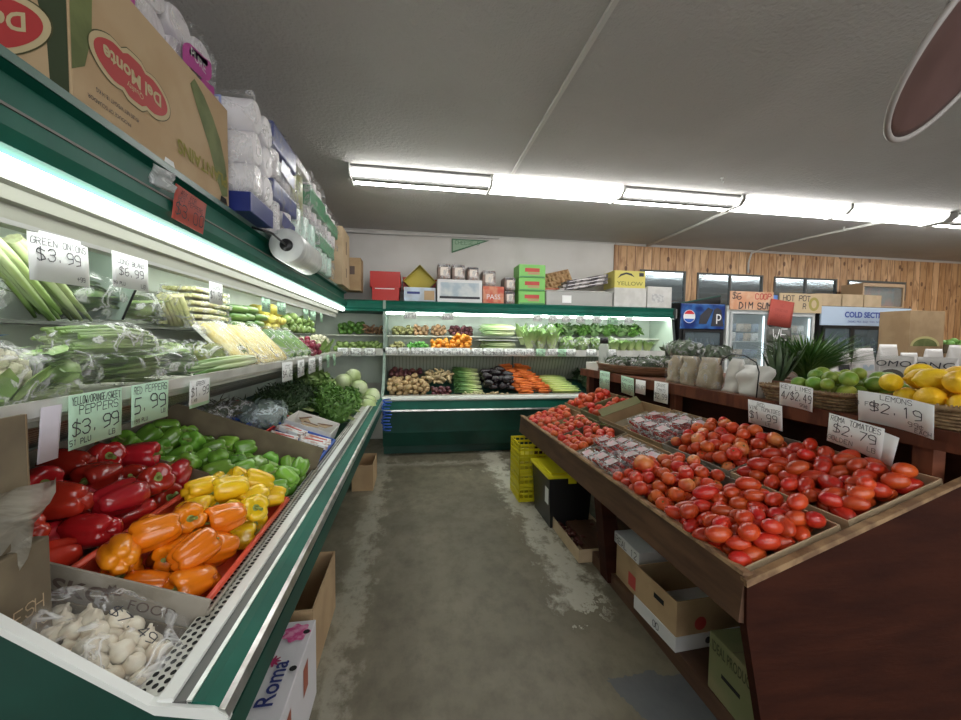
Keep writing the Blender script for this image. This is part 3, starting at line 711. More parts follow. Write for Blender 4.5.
# ------------------------------------------------------------------ produce prototypes
M_orange = mat('orange_pepper_skin', (0.86, 0.235, 0.008), 0.22, var=0.12, hue=0.008, coat=0.5)
M_yellow = mat('yellow_pepper_skin', (0.88, 0.56, 0.015), 0.22, var=0.08, hue=0.006, coat=0.5)
M_redpep = mat('red_pepper_skin', (0.42, 0.018, 0.014), 0.2, var=0.35, hue=0.006, coat=0.5)
M_grnpep = mat('green_pepper_skin', (0.17, 0.38, 0.045), 0.25, var=0.35, hue=0.012, coat=0.4)
M_stem = mat('green_pepper_stem', (0.22, 0.30, 0.07), 0.6)
M_tom = mat('tomato_skin', (0.54, 0.050, 0.015), 0.3, var=0.16, hue=0.010, coat=0.1, blotch=(0.62, 0.095, 0.022), bscale=9)
M_tomor = mat('orange_tomato_skin', (0.72, 0.24, 0.07), 0.26, var=0.1, coat=0.3, blotch=(0.62, 0.1, 0.04), bscale=9)
M_roma = mat('roma_tomato_skin', (0.48, 0.030, 0.011), 0.28, var=0.2, hue=0.008, coat=0.15, blotch=(0.56, 0.065, 0.016), bscale=8)
M_calyx = mat('dry_calyx', (0.10, 0.13, 0.03), 0.7)
M_lemon = mat('lemon_peel', (0.88, 0.55, 0.02), 0.4, var=0.06, hue=0.008, bump=0.25, bump_scale=120)
M_lime = mat('lime_peel', (0.17, 0.31, 0.035), 0.38, var=0.35, hue=0.025, blotch=(0.32, 0.42, 0.07), bscale=14, bump=0.2, bump_scale=120)
def pepper_mesh(name, mt, lobes, seed, tall=1.0):
    rg = random.Random(seed); ph = rg.uniform(0, 6.28)
    prof = [(0, .62), (.22, .66), (.50, .86), (.78, .92), (.97, .74), (1.0, .40), (.97, .05), (.90, -.32), (.80, -.66), (.60, -.93), (.34, -1.0), (.14, -.90), (0, -.84)]
    dep = [rg.uniform(.8, 1.15) for _ in range(lobes)]
    def fn(t, i, r, z):
        a = (t + ph) * lobes / (2 * pi); k = a - math.floor(a); g = exp(-((min(k, 1 - k)) / .13) ** 2); lb = dep[int(a) % lobes]
        rr = r * (1 - .20 * g) * (1 + .05 * (lb - 1) * (1 - g) * 4)
        zz = z + (.14 * (1 - g) * (1 if z > .5 else (-1 if z < -.6 else 0)) - .05) * min(1, r * 2)
        return rr, zz * (1 if z > 0 else lb ** .5)
    return MB().use(mt).lathe([(r * .052, z * .052 * tall) for r, z in prof], 26, fn=lambda t, i, r, z: tuple(q * .052 for q in fn(t, i, r / .052, z / .052)))
def pepper(name, mt, seed, lobes=4, tall=1.1, stem=True):
    t = thing(name, 'bell pepper', 'pepper'); pepper_mesh(name, mt, lobes, seed, tall).build('flesh', None, t)
    if stem:
        rg = random.Random(seed); a = rg.uniform(0, 6.28); z0 = .030 * tall
        mb = MB().use(M_stem); mb.tube([(0, 0, z0), (0, 0, z0 + .014), (.005 * cos(a), .005 * sin(a), z0 + .028), (.014 * cos(a), .014 * sin(a), z0 + .038)], [.0085, .0055, .005, .0065], 8)
        mb.lathe([(.0, z0 + .010), (.012, z0 + .008), (.019, z0 + .004), (.017, z0)], 10); mb.build('stem', None, t)
    return template(t)
P_or = [pepper('orange_bell_pepper', M_orange, s, 3 + s % 2, 1.12) for s in (1, 2, 3)]
P_ye = [pepper('yellow_bell_pepper', M_yellow, s, 3 + s % 2, 1.15) for s in (4, 5, 6)]
P_re = [pepper('red_bell_pepper', M_redpep, s, 3 + s % 2, 1.12) for s in (7, 8, 9)]
P_gr = [pepper('green_bell_pepper', M_grnpep, s, 3 + s % 2, 1.05) for s in (10, 11, 12)]
def tomato(seed, mt=None, calyx=True, sub=None):
    rg = random.Random(seed); nl = rg.choice((4, 5, 6)); ph = rg.uniform(0, 6); am = rg.uniform(.0, .03)
    t = thing('round_tomato', 'tomato', 'tomato')
    prof = [(0, .74), (.10, .76), (.34, .84), (.62, .76), (.86, .52), (.99, .16), (.99, -.16), (.86, -.52), (.60, -.76), (.32, -.86), (0, -.88)]
    R_ = .04
    MB().use(mt or M_tom).lathe([(r * R_, z * R_ * .96) for r, z in prof], 18, fn=lambda th, i, r, z: (r * (1 + am * cos(nl * th + ph) * (1 if z > 0 else .4)), z)).build('flesh', None, t)
    if calyx:
        mb = MB().use(M_calyx); mb.lathe([(0, R_ * .78), (R_ * .10, R_ * .775), (R_ * .14, R_ * .745)], 8); mb.build('stem_scar', None, t)
    return template(t)
P_to = [tomato(1), tomato(2), tomato(3), tomato(4, calyx=False)]
P_too = [tomato(5, M_tomor), tomato(6, M_tomor)]
def roma(seed):
    rg = random.Random(seed); t = thing('roma_tomato', 'tomato', 'tomato'); R_ = .030; b_ = rg.uniform(-.12, .12); R_ = .030
    prof = [(0, 1.38), (.22, 1.36), (.52, 1.20), (.80, .85), (.96, .40), (1.0, -.05), (.97, -.5), (.82, -.95), (.55, -1.28), (.22, -1.46), (0, -1.52)]
    M = rmat(0, pi / 2, 0)
    MB().use(M_roma).lathe([(r * R_, z * R_ * rg.uniform(.97, 1.0)) for r, z in prof], 16, M=rmat(0, pi / 2, 0) @ Matrix.Diagonal((1, 1, rg.uniform(1.0, 1.22), 1))).build('flesh', None, t)
    MB().use(M_calyx).lathe([(0, R_ * 1.40), (R_ * .12, R_ * 1.385), (R_ * .15, R_ * 1.35)], 8, M=M).build('stem_scar', None, t)
    return template(t)
P_ro = [roma(1), roma(2), roma(3)]
def simple(name, mt, prof, R_, n=16, horiz=True, fn=None, part='flesh'):
    """one-mesh prototype as a thing of its own"""
    o = MB().use(mt).lathe([(r * R_, z * R_) for r, z in prof], n, M=rmat(0, pi / 2, 0) if horiz else None, fn=fn).build(name); return template(tag(o, name.replace('_', ' '), 'x'))
LEM = [(0, 1.45), (.10, 1.42), (.18, 1.28), (.45, 1.12), (.78, .78), (.97, .3), (.99, -.2), (.85, -.68), (.52, -1.04), (.22, -1.20), (.14, -1.32), (0, -1.36)]
P_le = [simple('lemon', M_lemon, LEM, .034, 18)]
LIM = [(0, 1.18), (.12, 1.16), (.40, 1.03), (.74, .74), (.95, .3), (.98, -.15), (.84, -.62), (.5, -.98), (.18, -1.12), (0, -1.16)]
P_li = [simple('lime', M_lime, LIM, .030, 16)]
def lumpy(name, mt, R_, sc, seed, amp=.12, sub=2):
    o = MB().use(mt).ball((0, 0, 0), (R_ * sc[0], R_ * sc[1], R_ * sc[2]), sub, fn=lambda v: 1 + amp * noise.noise(v * 1.3 + Vector((seed, 0, 0)))).build(name)
    return template(tag(o, name.replace('_', ' '), 'x'))

# ------------------------------------------------------------------ tomatoes on the stand
rng = random.Random(7)
def fillT(M, W, D, r, n, protos, label, cat, group, base, tm='any', z0=0.008, m=0.012, zmax=.12, floor=0.03, **k):
    Mi = M @ Matrix.Translation((m, m, z0 + floor))
    return fill(protos, Mi, W - 2 * m, D - 2 * m, r, n, label, cat, group, rng, base_r=base, tiltmode=tm, zmax=zmax - floor, **k)
TR = 'open cardboard '
t, M = stand_tray('open cardboard crate of plum tomatoes at the near front corner of the stand', 1.035, 1.075, 1.475, .40, .10, mt=M_board_pale)
fillT(M, .40, .40, .0285, 110, P_ro, 'glossy red plum tomato in the near front crate of the stand', 'tomato', 'plum tomatoes in the near front crate', .0315, 'align', floor=.045, mound=.03, zmax=.155)
t, M = stand_tray('open cardboard crate of round tomatoes behind the near plum tomatoes at the stand front', 1.035, 1.485, 1.925, .40, .10, mt=M_board_grey)
fillT(M, .40, .44, .031, 90, P_to + P_to + P_too[:1], 'round red tomato in the front crate behind the plum tomatoes', 'tomato', 'round tomatoes in the middle front crate', .0385, 'any', floor=.045, mound=.03, zmax=.148)
p = M @ Vector((.17, .34, .155)); o = put(P_too[0], p, (.4, .2, 1.0), (1.7, 1.25, 1.25), 'large misshapen orange tomato on top of the front crate of round tomatoes', 'tomato'); o.name = 'orange_tomato'
t, M = stand_tray('open cardboard crate of plum tomatoes at the near rear of the stand below the lemons', 1.445, 1.075, 1.575, .40, .10, mt=M_board_pale)
fillT(M, .40, .50, .0285, 100, P_ro, 'dark red plum tomato in the near rear crate below the lemon basket', 'tomato', 'plum tomatoes in the near rear crate', .0315, 'align', floor=.04, zmax=.14, mound=.02)
t, M = stand_tray('open cardboard crate of round tomatoes in the rear row below the limes', 1.445, 1.585, 2.08, .40, .10, mt=M_board_grey)
fillT(M, .40, .495, .031, 90, P_to + P_to + P_too[:1], 'round red tomato in the rear crate below the lime basket', 'tomato', 'round tomatoes in the rear crate', .0385, 'any', floor=.045, mound=.03, zmax=.148)
# far crates
t, M = stand_tray('open dark cardboard crate of loose tomatoes in front, behind the packed tomatoes', 1.035, 2.41, 2.80, .40, .10, mt=M_board_dark)
fillT(M, .40, .39, .031, 40, P_to, 'red tomato in the front crate just beyond the packed tomatoes', 'tomato', 'tomatoes in the front crate beyond the packs', .04, 'any', floor=.05, mound=.03, zmax=.105)
t, M = stand_tray('low green edged crate of small tomatoes, second from the far end of the stand front', 1.035, 2.81, 3.14, .40, .085, mt=M_board_green)
fillT(M, .40, .33, .028, 42, P_to, 'small red tomato in the second front crate from the far end', 'tomato', 'small tomatoes in the second front crate from the far end', .04, 'any', floor=.05, mound=.03, zmax=.10)
t, M = stand_tray('cardboard crate of red tomatoes at the far front end of the stand', 1.035, 3.15, 3.60, .40, .095, mt=M_board)
fillT(M, .40, .45, .030, 60, P_to, 'red tomato in the crate at the far front end of the stand', 'tomato', 'tomatoes in the far front crate', .04, 'any', floor=.05, mound=.03, zmax=.115)
t, M = stand_tray('small cardboard crate of tomatoes in the rear row under the round basket', 1.445, 2.90, 3.24, .38, .10, mt=M_board_green)
fillT(M, .38, .34, .032, 22, P_to, 'red tomato in the rear crate under the hanging green card', 'tomato', 'tomatoes in the rear crate under the basket', .04, 'any', floor=.035, zmax=.10)
t, M = stand_tray('cardboard crate of tomatoes at the far rear end of the stand', 1.445, 3.25, 3.60, .38, .10, mt=M_board)
fillT(M, .38, .35, .031, 30, P_to, 'red tomato in the crate at the far rear end of the stand', 'tomato', 'tomatoes in the far rear crate', .04, 'any', floor=.05, zmax=.17)
t, M = stand_tray('nearly empty cardboard crate in the rear row with a green flap', 1.445, 2.52, 2.89, .38, .10, mt=M_board)
MB().use(M_board_green).box(0, .34, 0, .004, 0, .07, M=Matrix.Translation((.02, .34, .10)) @ rmat(radians(-50))).build('flap', None, t)
MB().use(M_board_dark).box(0, .30, 0, .003, 0, .09, M=Matrix.Translation((.04, .18, .012)) @ rmat(radians(-65))).build('divider', None, t)
# vine pieces in the far crates
mbv = [(1.13, 2.62), (1.30, 2.95), (1.18, 2.98), (1.33, 2.66)]
for i, (x, y) in enumerate(mbv):
    c0 = Vector((x, y, dz(x) + .115)); mb = MB().use(mat('green_vine_stem', (0.16, 0.22, 0.05), 0.6))
    mb.tube([c0 + Vector((-.05, 0, 0)), c0 + Vector((0, .01, .012)), c0 + Vector((.05, -.008, .0))], .003, 6)
    for k in range(6): mb.leaf(c0 + Vector((rng.uniform(-.04, .04), 0, .006)), (rng.uniform(-1, 1), rng.uniform(-1, 1), .4), (0, 0, 1), .03, .008)
    tag(mb.build('vine_stem'), ['green vine stem on the tomatoes beyond the packs, nearer the aisle', 'green vine stem on the small tomatoes, nearer the back', 'green vine stem on the small tomatoes, nearer the aisle', 'green vine stem on the tomatoes beyond the packs, nearer the back'][i], 'stem')

# clear packs of small tomatoes
M_grape = mat('grape_tomato_skin', (0.36, 0.035, 0.03), 0.25, var=0.2)
M_label = mat('pack_label_paper', (0.50, 0.45, 0.44), 0.5, blotch=(0.6, 0.3, 0.35), bscale=22)
def clam_proto():
    t = thing('tomato_pack', 'pack', 'pack')
    mb = MB().use(M_grape)
    for j in range(3):
        for i in range(6): mb.ball((-.062 + i * .025, -.032 + j * .032 + rng.uniform(-.003, .003), .022), (.014, .012, .012), 1)
    tag(mb.build('grape_tomato', None, t), kind='stuff')
    mb = MB().use(M_film); mb.prism([(-.075, .002), (.075, .002), (.085, .038), (.078, .048), (-.078, .048), (-.085, .038)], -.05, .05); mb.build('clear_box', None, t)
    mb = MB().use(M_label); mb.poly([(-.035, -.03, .0492), (.045, -.03, .0492), (.045, .025, .0492), (-.035, .025, .0492)]); mb.build('label_sticker', None, t)
    return template(t)
P_cl = clam_proto()
M_traydark = M_board
def clams(x, y0, y1, w_, nx, ny, label, group, lay=2, sub=''):
    M = Matrix.Translation((x, y0, dz(x) + .012)) @ rmat(0, -SA, 0); D = y1 - y0
    for L in range(lay):
        for i in range(nx):
            for j in range(ny):
                if L == lay - 1 and (rng.random() < .35 or i == 2): continue
                p = M @ Vector(((i + .5) * w_ / nx, (j + .5) * D / ny, .035 + L * .05))
                e = (rmat(0, -SA, 0) @ rmat(rng.uniform(-.08, .08), rng.uniform(-.12, .12), pi / 2 + rng.uniform(-.2, .2))).to_euler()
                put(P_cl, p, e, 1.0, label, 'tomato pack', group)
t, M = stand_tray('cardboard crate of clear tomato packs at the front of the stand, beyond the round tomatoes', 1.035, 1.935, 2.40, .40, .09, mt=M_board)
clams(1.05, 1.945, 2.39, .36, 3, 4, 'clear pack of small dark red tomatoes in the front crate', 'clear tomato packs in the front crate', lay=2)
t, M = stand_tray('cardboard crate of clear tomato packs in the rear row below the small white card', 1.445, 2.09, 2.51, .39, .095, mt=M_board)
clams(1.46, 2.10, 2.50, .36, 3, 3, 'clear pack of small dark red tomatoes in the rear crate', 'clear tomato packs in the rear crate')

# ------------------------------------------------------------------ rear shelf of the stand
ZS = 1.108
def basket(name, label, x0, x1, y0, y1, z, h, mt=M_wicker, oval=False):
    """woven basket: horizontal withies bulging over and under upright stakes"""
    t = thing(name, label, 'basket', ((x0 + x1) / 2, (y0 + y1) / 2, z)); a, b = (x1 - x0) / 2, (y1 - y0) / 2
    def ring(k, s=1.0):
        q = 2 * pi * k
        if oval: return Vector((a * s * cos(q), b * s * sin(q), 0))
        c_, s_ = cos(q), sin(q); e = 0.28
        return Vector((a * s * math.copysign(abs(c_) ** e, c_), b * s * math.copysign(abs(s_) ** e, s_), 0))
    NS = 44; rows = max(3, int(h / .013))
    mb = MB().use(mt)
    for r in range(rows):
        zz = .008 + r * (h - .016) / (rows - 1); pts = []
        for i in range(NS * 2 + 1):
            k = i / (NS * 2); p = ring(k, .90 + .10 * zz / h); o_ = .004 * cos(pi * i + pi * r); n_ = Vector((p.x / a ** 2, p.y / b ** 2, 0)).normalized()
            pts.append(p + n_ * o_ + Vector((0, 0, zz)))
        mb.tube(pts, .0065, 5, cap=False)
    mb.build('woven_side', None, t)
    mb = MB().use(mt); mb.tube([ring(i / 60, 1.02) + Vector((0, 0, h)) for i in range(61)], .009, 6, cap=False)
    for i in range(70): p = ring(i / 70, 1.02); mb.tube([p + Vector((0, 0, h - .012)), p + Vector((p.x * .02, p.y * .02, h + .012))], .004, 4)
    mb.build('rim', None, t)
    MB().use(mt).poly([ring(i / 40, .9) + Vector((0, 0, .006)) for i in range(40)]).build('base', None, t)
    return t
basket('wicker_basket', 'wicker basket of limes at the middle of the raised shelf', 1.80, 2.25, 1.40, 1.86, ZS, .075)
basket('wicker_basket', 'wicker basket of lemons at the near end of the raised shelf', 1.80, 2.32, 1.01, 1.385, ZS, .08)
MM = Matrix.Translation((1.82, 1.415, ZS + .045))
fill(P_li, MM, .41, .34, .035, 56, 'green lime in the wicker basket on the raised shelf', 'lime', 'limes in the basket', rng, .034, 'align', zmax=.115, mound=.12)
MM = Matrix.Translation((1.82, 1.025, ZS + .05))
fill(P_le, MM, .48, .345, .044, 52, 'yellow lemon in the wicker basket nearest the right edge', 'lemon', 'lemons in the basket', rng, .038, 'align', zmax=.16, mound=.15)

# round basket of dark avocados or figs wrapped in net
bsk = thing('round_basket', 'round brown basket of wrapped dark greens at the far end of the raised shelf', 'basket', (2.16, 3.55, ZS))
Mb_ = Matrix.Diagonal((.36, .58, 1, 1))
MB().use(mat('brown_basket_side', (0.15, 0.075, 0.04), 0.5, blotch=(0.28, 0.16, 0.09), bscale=7, stretch=(1, 1, 12))).lathe([(.82, 0), (.96, .02), (1.0, .07), (1.02, .085), (.98, .085), (.93, .03), (0, .02)], 40, M=Mb_).build('bowl', None, bsk)
M_dleaf = mat('dark_leaf_green', (0.035, 0.075, 0.022), 0.5, var=0.25, blotch=(0.075, 0.12, 0.045), bscale=25)
def wrapped(name, label, c, r, seed, mt_in=M_dleaf, group=None, cat='wrapped greens', n=150, leaf=(.05, .025), flm=None, film_on=True, upright=False, core=None, L=None):
    """bag of greens: many leaf blades over a core, inside a crinkled film"""
    rg = random.Random(seed); t = thing(name, label, cat, c, (0, 0, 0), group)
    mb = MB().use(mt_in); rx, ry, rz = r
    if core is not False:
        mb.ball((0, 0, 0), (rx * .78, ry * .78, rz * .78), 2, fn=lambda v: 1 + .2 * noise.noise(v * 2.5 + Vector((seed, 0, 0))))
    for i in range(n):
        v = Vector((rg.gauss(0, 1), rg.gauss(0, 1), rg.gauss(0, 1) if not upright else abs(rg.gauss(0, 1)))).normalized()
        p = Vector((v.x * rx, v.y * ry, v.z * rz)) * rg.uniform(.70, .88)
        d = Vector((rg.uniform(-1, 1), rg.uniform(-1, 1), rg.uniform(-1, 1))); d = (d - v * d.dot(v) * .7 + v * .25)
        mb.leaf(p, d, v, leaf[0] * rg.uniform(.7, 1.3), leaf[1] * rg.uniform(.7, 1.3), .5)
    mb.build('greens', None, t)
    if film_on:
        MB().use(flm or M_film).ball((0, 0, 0), (rx * 1.02, ry * 1.02, rz * 1.02), 3, fn=lambda v: 1 + .20 * noise.noise(v * 2.2 + Vector((seed, 3, 0))) + .05 * noise.noise(v * 7 + Vector((seed, 3, 0)))).build('plastic_bag', None, t)
    return t
for i, (x, y, rx, ry, rz) in enumerate(((2.02, 3.22, .13, .14, .06), (2.0, 3.55, .14, .16, .055), (2.06, 3.85, .14, .15, .05), (2.3, 3.25, .14, .14, .08), (2.33, 3.6, .14, .16, .06))):
    wrapped('wrapped_greens', ['wrapped dark greens in the round basket nearest the viewer and aisle', 'wrapped dark greens in the middle front of the round basket', 'wrapped dark greens at the far front of the round basket', 'tall wrapped dark greens at the right of the round basket', 'wrapped dark greens at the back of the round basket'][i],
            (x, y, ZS + .06 + rz * .6), (rx, ry, rz), 40 + i, n=90, leaf=(.05, .03))
# white crate beyond the basket
t = carton('foam_tray', 'white foam tray lying at the far end of the raised shelf', 1.84, 2.2, 3.80, 4.08, ZS, ZS + .075, mt=mat('foam_white', (0.72, 0.72, 0.68), 0.6), cat='tray')

# brown paper and film wrapped goods: three standing packs
M_kraft = mat('kraft_paper_pack', (0.30, 0.24, 0.15), 0.45, blotch=(0.40, 0.34, 0.25), bscale=9)
def pouch(name, label, c, w_, d, h, rz, mt, seed, group=None, cat='bag', top=None, wrinkle=.012):
    """soft standing pouch pinched along its top"""
    t = thing(name, label, cat, c, (0, 0, rz), group)
    mb = MB().use(mt); N, K = 9, 20; rows = []
    for k in range(N + 1):
        f = k / N; dd = d * (1 - f ** 2.2) + .006; row = []
        for j in range(K):
            q = 2 * pi * j / K; cx, cy = cos(q), sin(q)
            x = w_ / 2 * math.copysign(abs(cx) ** .35, cx); y = dd / 2 * math.copysign(abs(cy) ** .7, cy)
            n_ = noise.noise(Vector((x * 9, y * 9, f * 4 + seed))) * wrinkle
            row.append(mb.bm.verts.new((x + n_, y + n_ * 1.4, h * f)))
        rows.append(row)
    fs = [mb.bm.faces.new((a[j], a[(j + 1) % K], b_[(j + 1) % K], b_[j])) for a, b_ in zip(rows, rows[1:]) for j in range(K)]
    fs += [mb.bm.faces.new(list(reversed(rows[0]))), mb.bm.faces.new(rows[-1])]
    mb._tag(fs, True); mb.build('pouch', None, t); return t
for i, (x, y) in enumerate(((1.91, 2.66), (1.90, 2.49), (1.90, 2.31))):
    t = pouch('paper_pack', ['brown wrapped pack farthest along the row beside the round basket', 'brown wrapped pack in the middle of the three on the raised shelf', 'brown wrapped pack next to the white bag on the raised shelf'][i], (x, y, ZS), .15, .10, .20, pi / 2 + .1 * (i - 1), M_kraft, i)
    MB().use(M_film_faint).box(-.077, .077, -.055, .055, 0, .20, bev=.02).build('film_wrap', None, t)
wrapped('bagged_artichokes', 'clear bag of grey green leaves standing above the brown packs', (2.02, 2.75, ZS + .24), (.10, .20, .075), 77, mt_in=mat('grey_green_leaf', (0.12, 0.17, 0.10), 0.5, var=.2), n=140, leaf=(.05, .03))
wrapped('bagged_artichokes', 'clear bag of grey green leaves lying over the middle brown pack', (2.02, 2.42, ZS + .225), (.09, .15, .05), 78, mt_in=mat('grey_green_leaf', (0.12, 0.17, 0.10), 0.5, var=.2), n=90, leaf=(.05, .03))
M_wbag = mat('milky_white_bag', (0.68, 0.66, 0.62), 0.35, var=0.03)
t = pouch('white_bag', 'upright milky white bag on the raised shelf beside the brown packs', (1.93, 2.13, ZS), .15, .12, .20, pi / 2 - .1, M_wbag, 5, wrinkle=.02)
t = pouch('white_bag', 'low slanted milky white bag in front of the potted plant', (1.90, 1.97, ZS), .18, .13, .17, pi / 2 + .15, M_wbag, 8, wrinkle=.03)
MB().use(mat('dark_reddish_strip', (0.5, 0.12, 0.08), .5)).box(-.10, .10, -.067, -.062, .004, .016).build('red_strip', None, t)
# black wire hoop
tag(MB().use(M_black).tube([(1.83, 1.88, ZS), (1.83, 1.87, ZS + .14), (1.83, 1.89, ZS + .19), (1.83, 1.97, ZS + .225), (1.83, 2.06, ZS + .23), (1.83, 2.13, ZS + .20), (1.83, 2.15, ZS + .16)], .0035, 6).build('wire_hoop'), 'thin black wire hoop over the milky white bags', 'wire')

# potted plants
def potted(name, label, c, pot_r, pot_h, leaves, mt_leaf, mt_pot, seed, L, W, droop, spread, cat='plant', up=1.0, seg=4):
    t = thing(name, label, cat, c); rg = random.Random(seed)
    MB().use(mt_pot).lathe([(0, 0), (pot_r * .72, 0), (pot_r * .95, pot_h * .85), (pot_r * 1.05, pot_h * .86), (pot_r * 1.05, pot_h), (pot_r * .92, pot_h), (pot_r * .88, pot_h * .8), (0, pot_h * .78)], 24).build('pot', None, t)
    MB().use(mat('potting_soil', (0.03, 0.02, 0.015), .9)).lathe([(0, pot_h * .84), (pot_r * .9, pot_h * .83)], 20).build('soil', None, t)
    mb = MB().use(mt_leaf)
    for i in range(leaves):
        a = rg.uniform(0, 2 * pi); s = rg.uniform(.1, 1) * spread
        p = Vector((cos(a) * pot_r * .4 * rg.random(), sin(a) * pot_r * .4 * rg.random(), pot_h * .8))
        mb.leaf(p, (cos(a) * s, sin(a) * s, up), (-cos(a), -sin(a), .3), L * rg.uniform(.6, 1.1), W * rg.uniform(.7, 1.2), droop * rg.uniform(.3, 1.3), seg=seg, fold=.3)
    mb.build('foliage', None, t); return t
M_agave = mat('grey_green_agave_leaf', (0.055, 0.095, 0.045), 0.45, blotch=(0.10, 0.15, 0.07), bscale=10)
M_fern = mat('fern_green', (0.05, 0.15, 0.028), 0.5, blotch=(0.12, 0.24, 0.05), bscale=12)
M_pot = mat('terracotta_brown_pot', (0.20, 0.085, 0.05), 0.6)
potted('potted_agave', 'spiky dark green potted plant beside the milky white bags', (2.06, 1.98, ZS), .065, .085, 30, M_agave, M_pot, 3, .25, .026, -.15, .75)
potted('potted_fern', 'bushy bright green fern behind the limes', (2.30, 2.02, ZS), .07, .09, 800, M_fern, M_pot, 4, .30, .008, .75, .75, up=1.5, seg=5)

# goods further back on the raised shelf
M_pack = mat('printed_white_pouch', (0.62, 0.60, 0.58), 0.4, var=.05)
ys = [(2.82, 1.93, .18, .17), (2.82, 1.74, .18, .17), (2.82, 1.54, .16, .16), (2.82, 1.34, .17, .17)]
for i, (x, y, h, w_) in enumerate(ys):
    t = pouch('nut_pouch', ['white pouch with a dark picture behind the limes, farthest left', 'white pouch with a dark picture and letters behind the limes', 'white pouch with a yellow picture behind the lemons', 'white pouch with a dark band behind the nearest lemons'][i], (x, y, ZS + .05), w_, .06, h, -pi / 2, M_pack, 20 + i, cat='pouch', wrinkle=.006)
    o_ = [(w_ * .36 * cos(q), h * .22 * sin(q)) for q in [2 * pi * k / 16 for k in range(16)]]
    patch(t, Matrix.Translation((0, -.034, h * .35)) @ rmat(pi / 2 - .12), 1, 1, mat(['dark_nut_print', 'yellow_print'][i == 2], [(0.12, 0.11, 0.09), (0.75, 0.42, 0.05)][i == 2], .5), outline=o_)
    if i < 3: text_mesh(['OMO', 'ONG', 'NC'][i], .05, Matrix.Translation((0, -.026, h * .74)) @ rmat(pi / 2 - .22), M_ink, t, xs=1.5)
t = carton('pouch_tray', 'low brown tray holding white pouches behind the limes', 2.68, 3.0, 1.15, 2.05, ZS, ZS + .05, mt=M_board, closed=False, cat='tray')

# ------------------------------------------------------------------ hand-lettered cards on the stand
sign('price_card', 'white card reading limes 2.49 hanging from the lime basket', (1.775, 1.60, 1.155), .165, .11, '-x', [('KEY LIMES', 0, .34, .17), ('4/$2.49', 0, -.02, .34), ('99c', .22, -.34, .15)], tilt=-.12, spin=-.06, curl=.05, seed=2)
sign('price_card', 'white card reading 1.99 hanging under the shelf edge by the round tomatoes', (1.765, 1.76, 1.04), .20, .125, '-x', [('RED', -.1, .36, .14), ('VINE TOMATOES', 0, .2, .15), ('$1.99', -.05, -.12, .30), ('LB', .1, -.37, .13)], tilt=-.1, spin=-.02, seed=3)
sign('price_card', 'white card reading roma tomatoes 2.79 hanging below the lemon card', (1.76, 1.335, 1.035), .205, .125, '-x', [('ROMA TOMATOES', 0, .36, .17), ('$2.79', 0, .05, .30), ('GOLDEN', -.25, -.32, .15), ('LB', .33, -.30, .15)], tilt=-.1, spin=-.12, seed=4)
sign('price_card', 'blank card tucked behind the roma tomatoes card', (1.767, 1.28, 1.02), .17, .12, '-x', [], tilt=-.1, spin=-.22, seed=4)
sign('price_card', 'large white card reading lemons 2.19 on the lemon basket', (1.765, 1.20, 1.152), .235, .125, '-x', [('LEMONS', 0, .38, .15), ('$2.19', 0, .04, .30), ('3 FOR', -.38, .1, .13), ('99c', .26, -.26, .15), ('EACH', .36, -.40, .12)], tilt=-.25, spin=-.10, curl=.06, seed=5)
sign('price_card', 'white card on the shelf edge above the empty crate', (1.772, 2.64, 1.04), .165, .15, '-x', [('GRAPE', 0, .32, .16), ('TOMATO', 0, .1, .14), ('$2.99', 0, -.22, .26)], seed=6)
sign('price_card', 'pale green card hanging under the round basket beside the white card', (1.77, 3.10, 1.035), .20, .15, '-x', [('TOMATOES', 0, .30, .16), ('$2.69', 0, -.05, .28), ('LB', .2, -.36, .12)], card=M_green_card, tilt=-.08, spin=-.05, seed=7)
sign('price_card', 'small white card half behind the pale green card under the basket', (1.78, 2.92, 1.045), .14, .11, '-x', [('$2.69', 0, 0, .26)], seed=8)
sign('price_card', 'pale green card at the far end of the shelf edge', (1.775, 3.52, 1.035), .20, .18, '-x', [('TOMATOES', 0, .30, .14), ('$1.99', 0, -.05, .26)], card=M_green_card, seed=9)

# ------------------------------------------------------------------ under the stand
M_yc = M_yelplastic
def lattice_crate(name, label, x0, x1, y0, y1, z0, z1, mt, group=None):
    t = thing(name, label, 'crate', ((x0 + x1) / 2, (y0 + y1) / 2, z0), (0, 0, 0), group); a, b_, h = (x1 - x0) / 2, (y1 - y0) / 2, z1 - z0
    MB().use(mt).box(-a, a, -b_, b_, 0, .008).build('base', None, t)
    mb = MB().use(mt)
    for z in (.012, h * .5, h - .02):
        for q in ((-a, -a + .006, -b_, b_), (a - .006, a, -b_, b_), (-a, a, -b_, -b_ + .006), (-a, a, b_ - .006, b_)): mb.box(*q, z, z + .02)
    n = 8
    for i in range(n + 1):
        u = -a + i * (2 * a - .008) / n; v = -b_ + i * (2 * b_ - .008) / n
        for q in ((u, u + .008, -b_, -b_ + .005), (u, u + .008, b_ - .005, b_), (-a, -a + .005, v, v + .008), (a - .005, a, v, v + .008)): mb.box(*q, .01, h)
    mb.build('lattice_side', None, t); return t
for k in range(4):
    lattice_crate('plastic_crate', ['bottom', 'second', 'third', 'top'][k] + ' yellow lattice crate of the stack beside the black tote', .90, 1.24, 3.30, 3.62, .003 + k * .128, .125 + k * .128, M_yc, None)
tag(lattice_crate('plastic_crate', 'red plastic crate on the yellow stack under the stand', 1.06, 1.27, 3.3, 3.62, .517, .55, M_redplastic), None)
tote = thing('storage_tote', 'black storage tote with a yellow lid under the stand', 'storage tote', (1.16, 3.0, 0))
Mt = Matrix()
mb = MB().use(M_black); q0 = [(-.17, -.22), (.17, -.22), (.17, .22), (-.17, .22)]
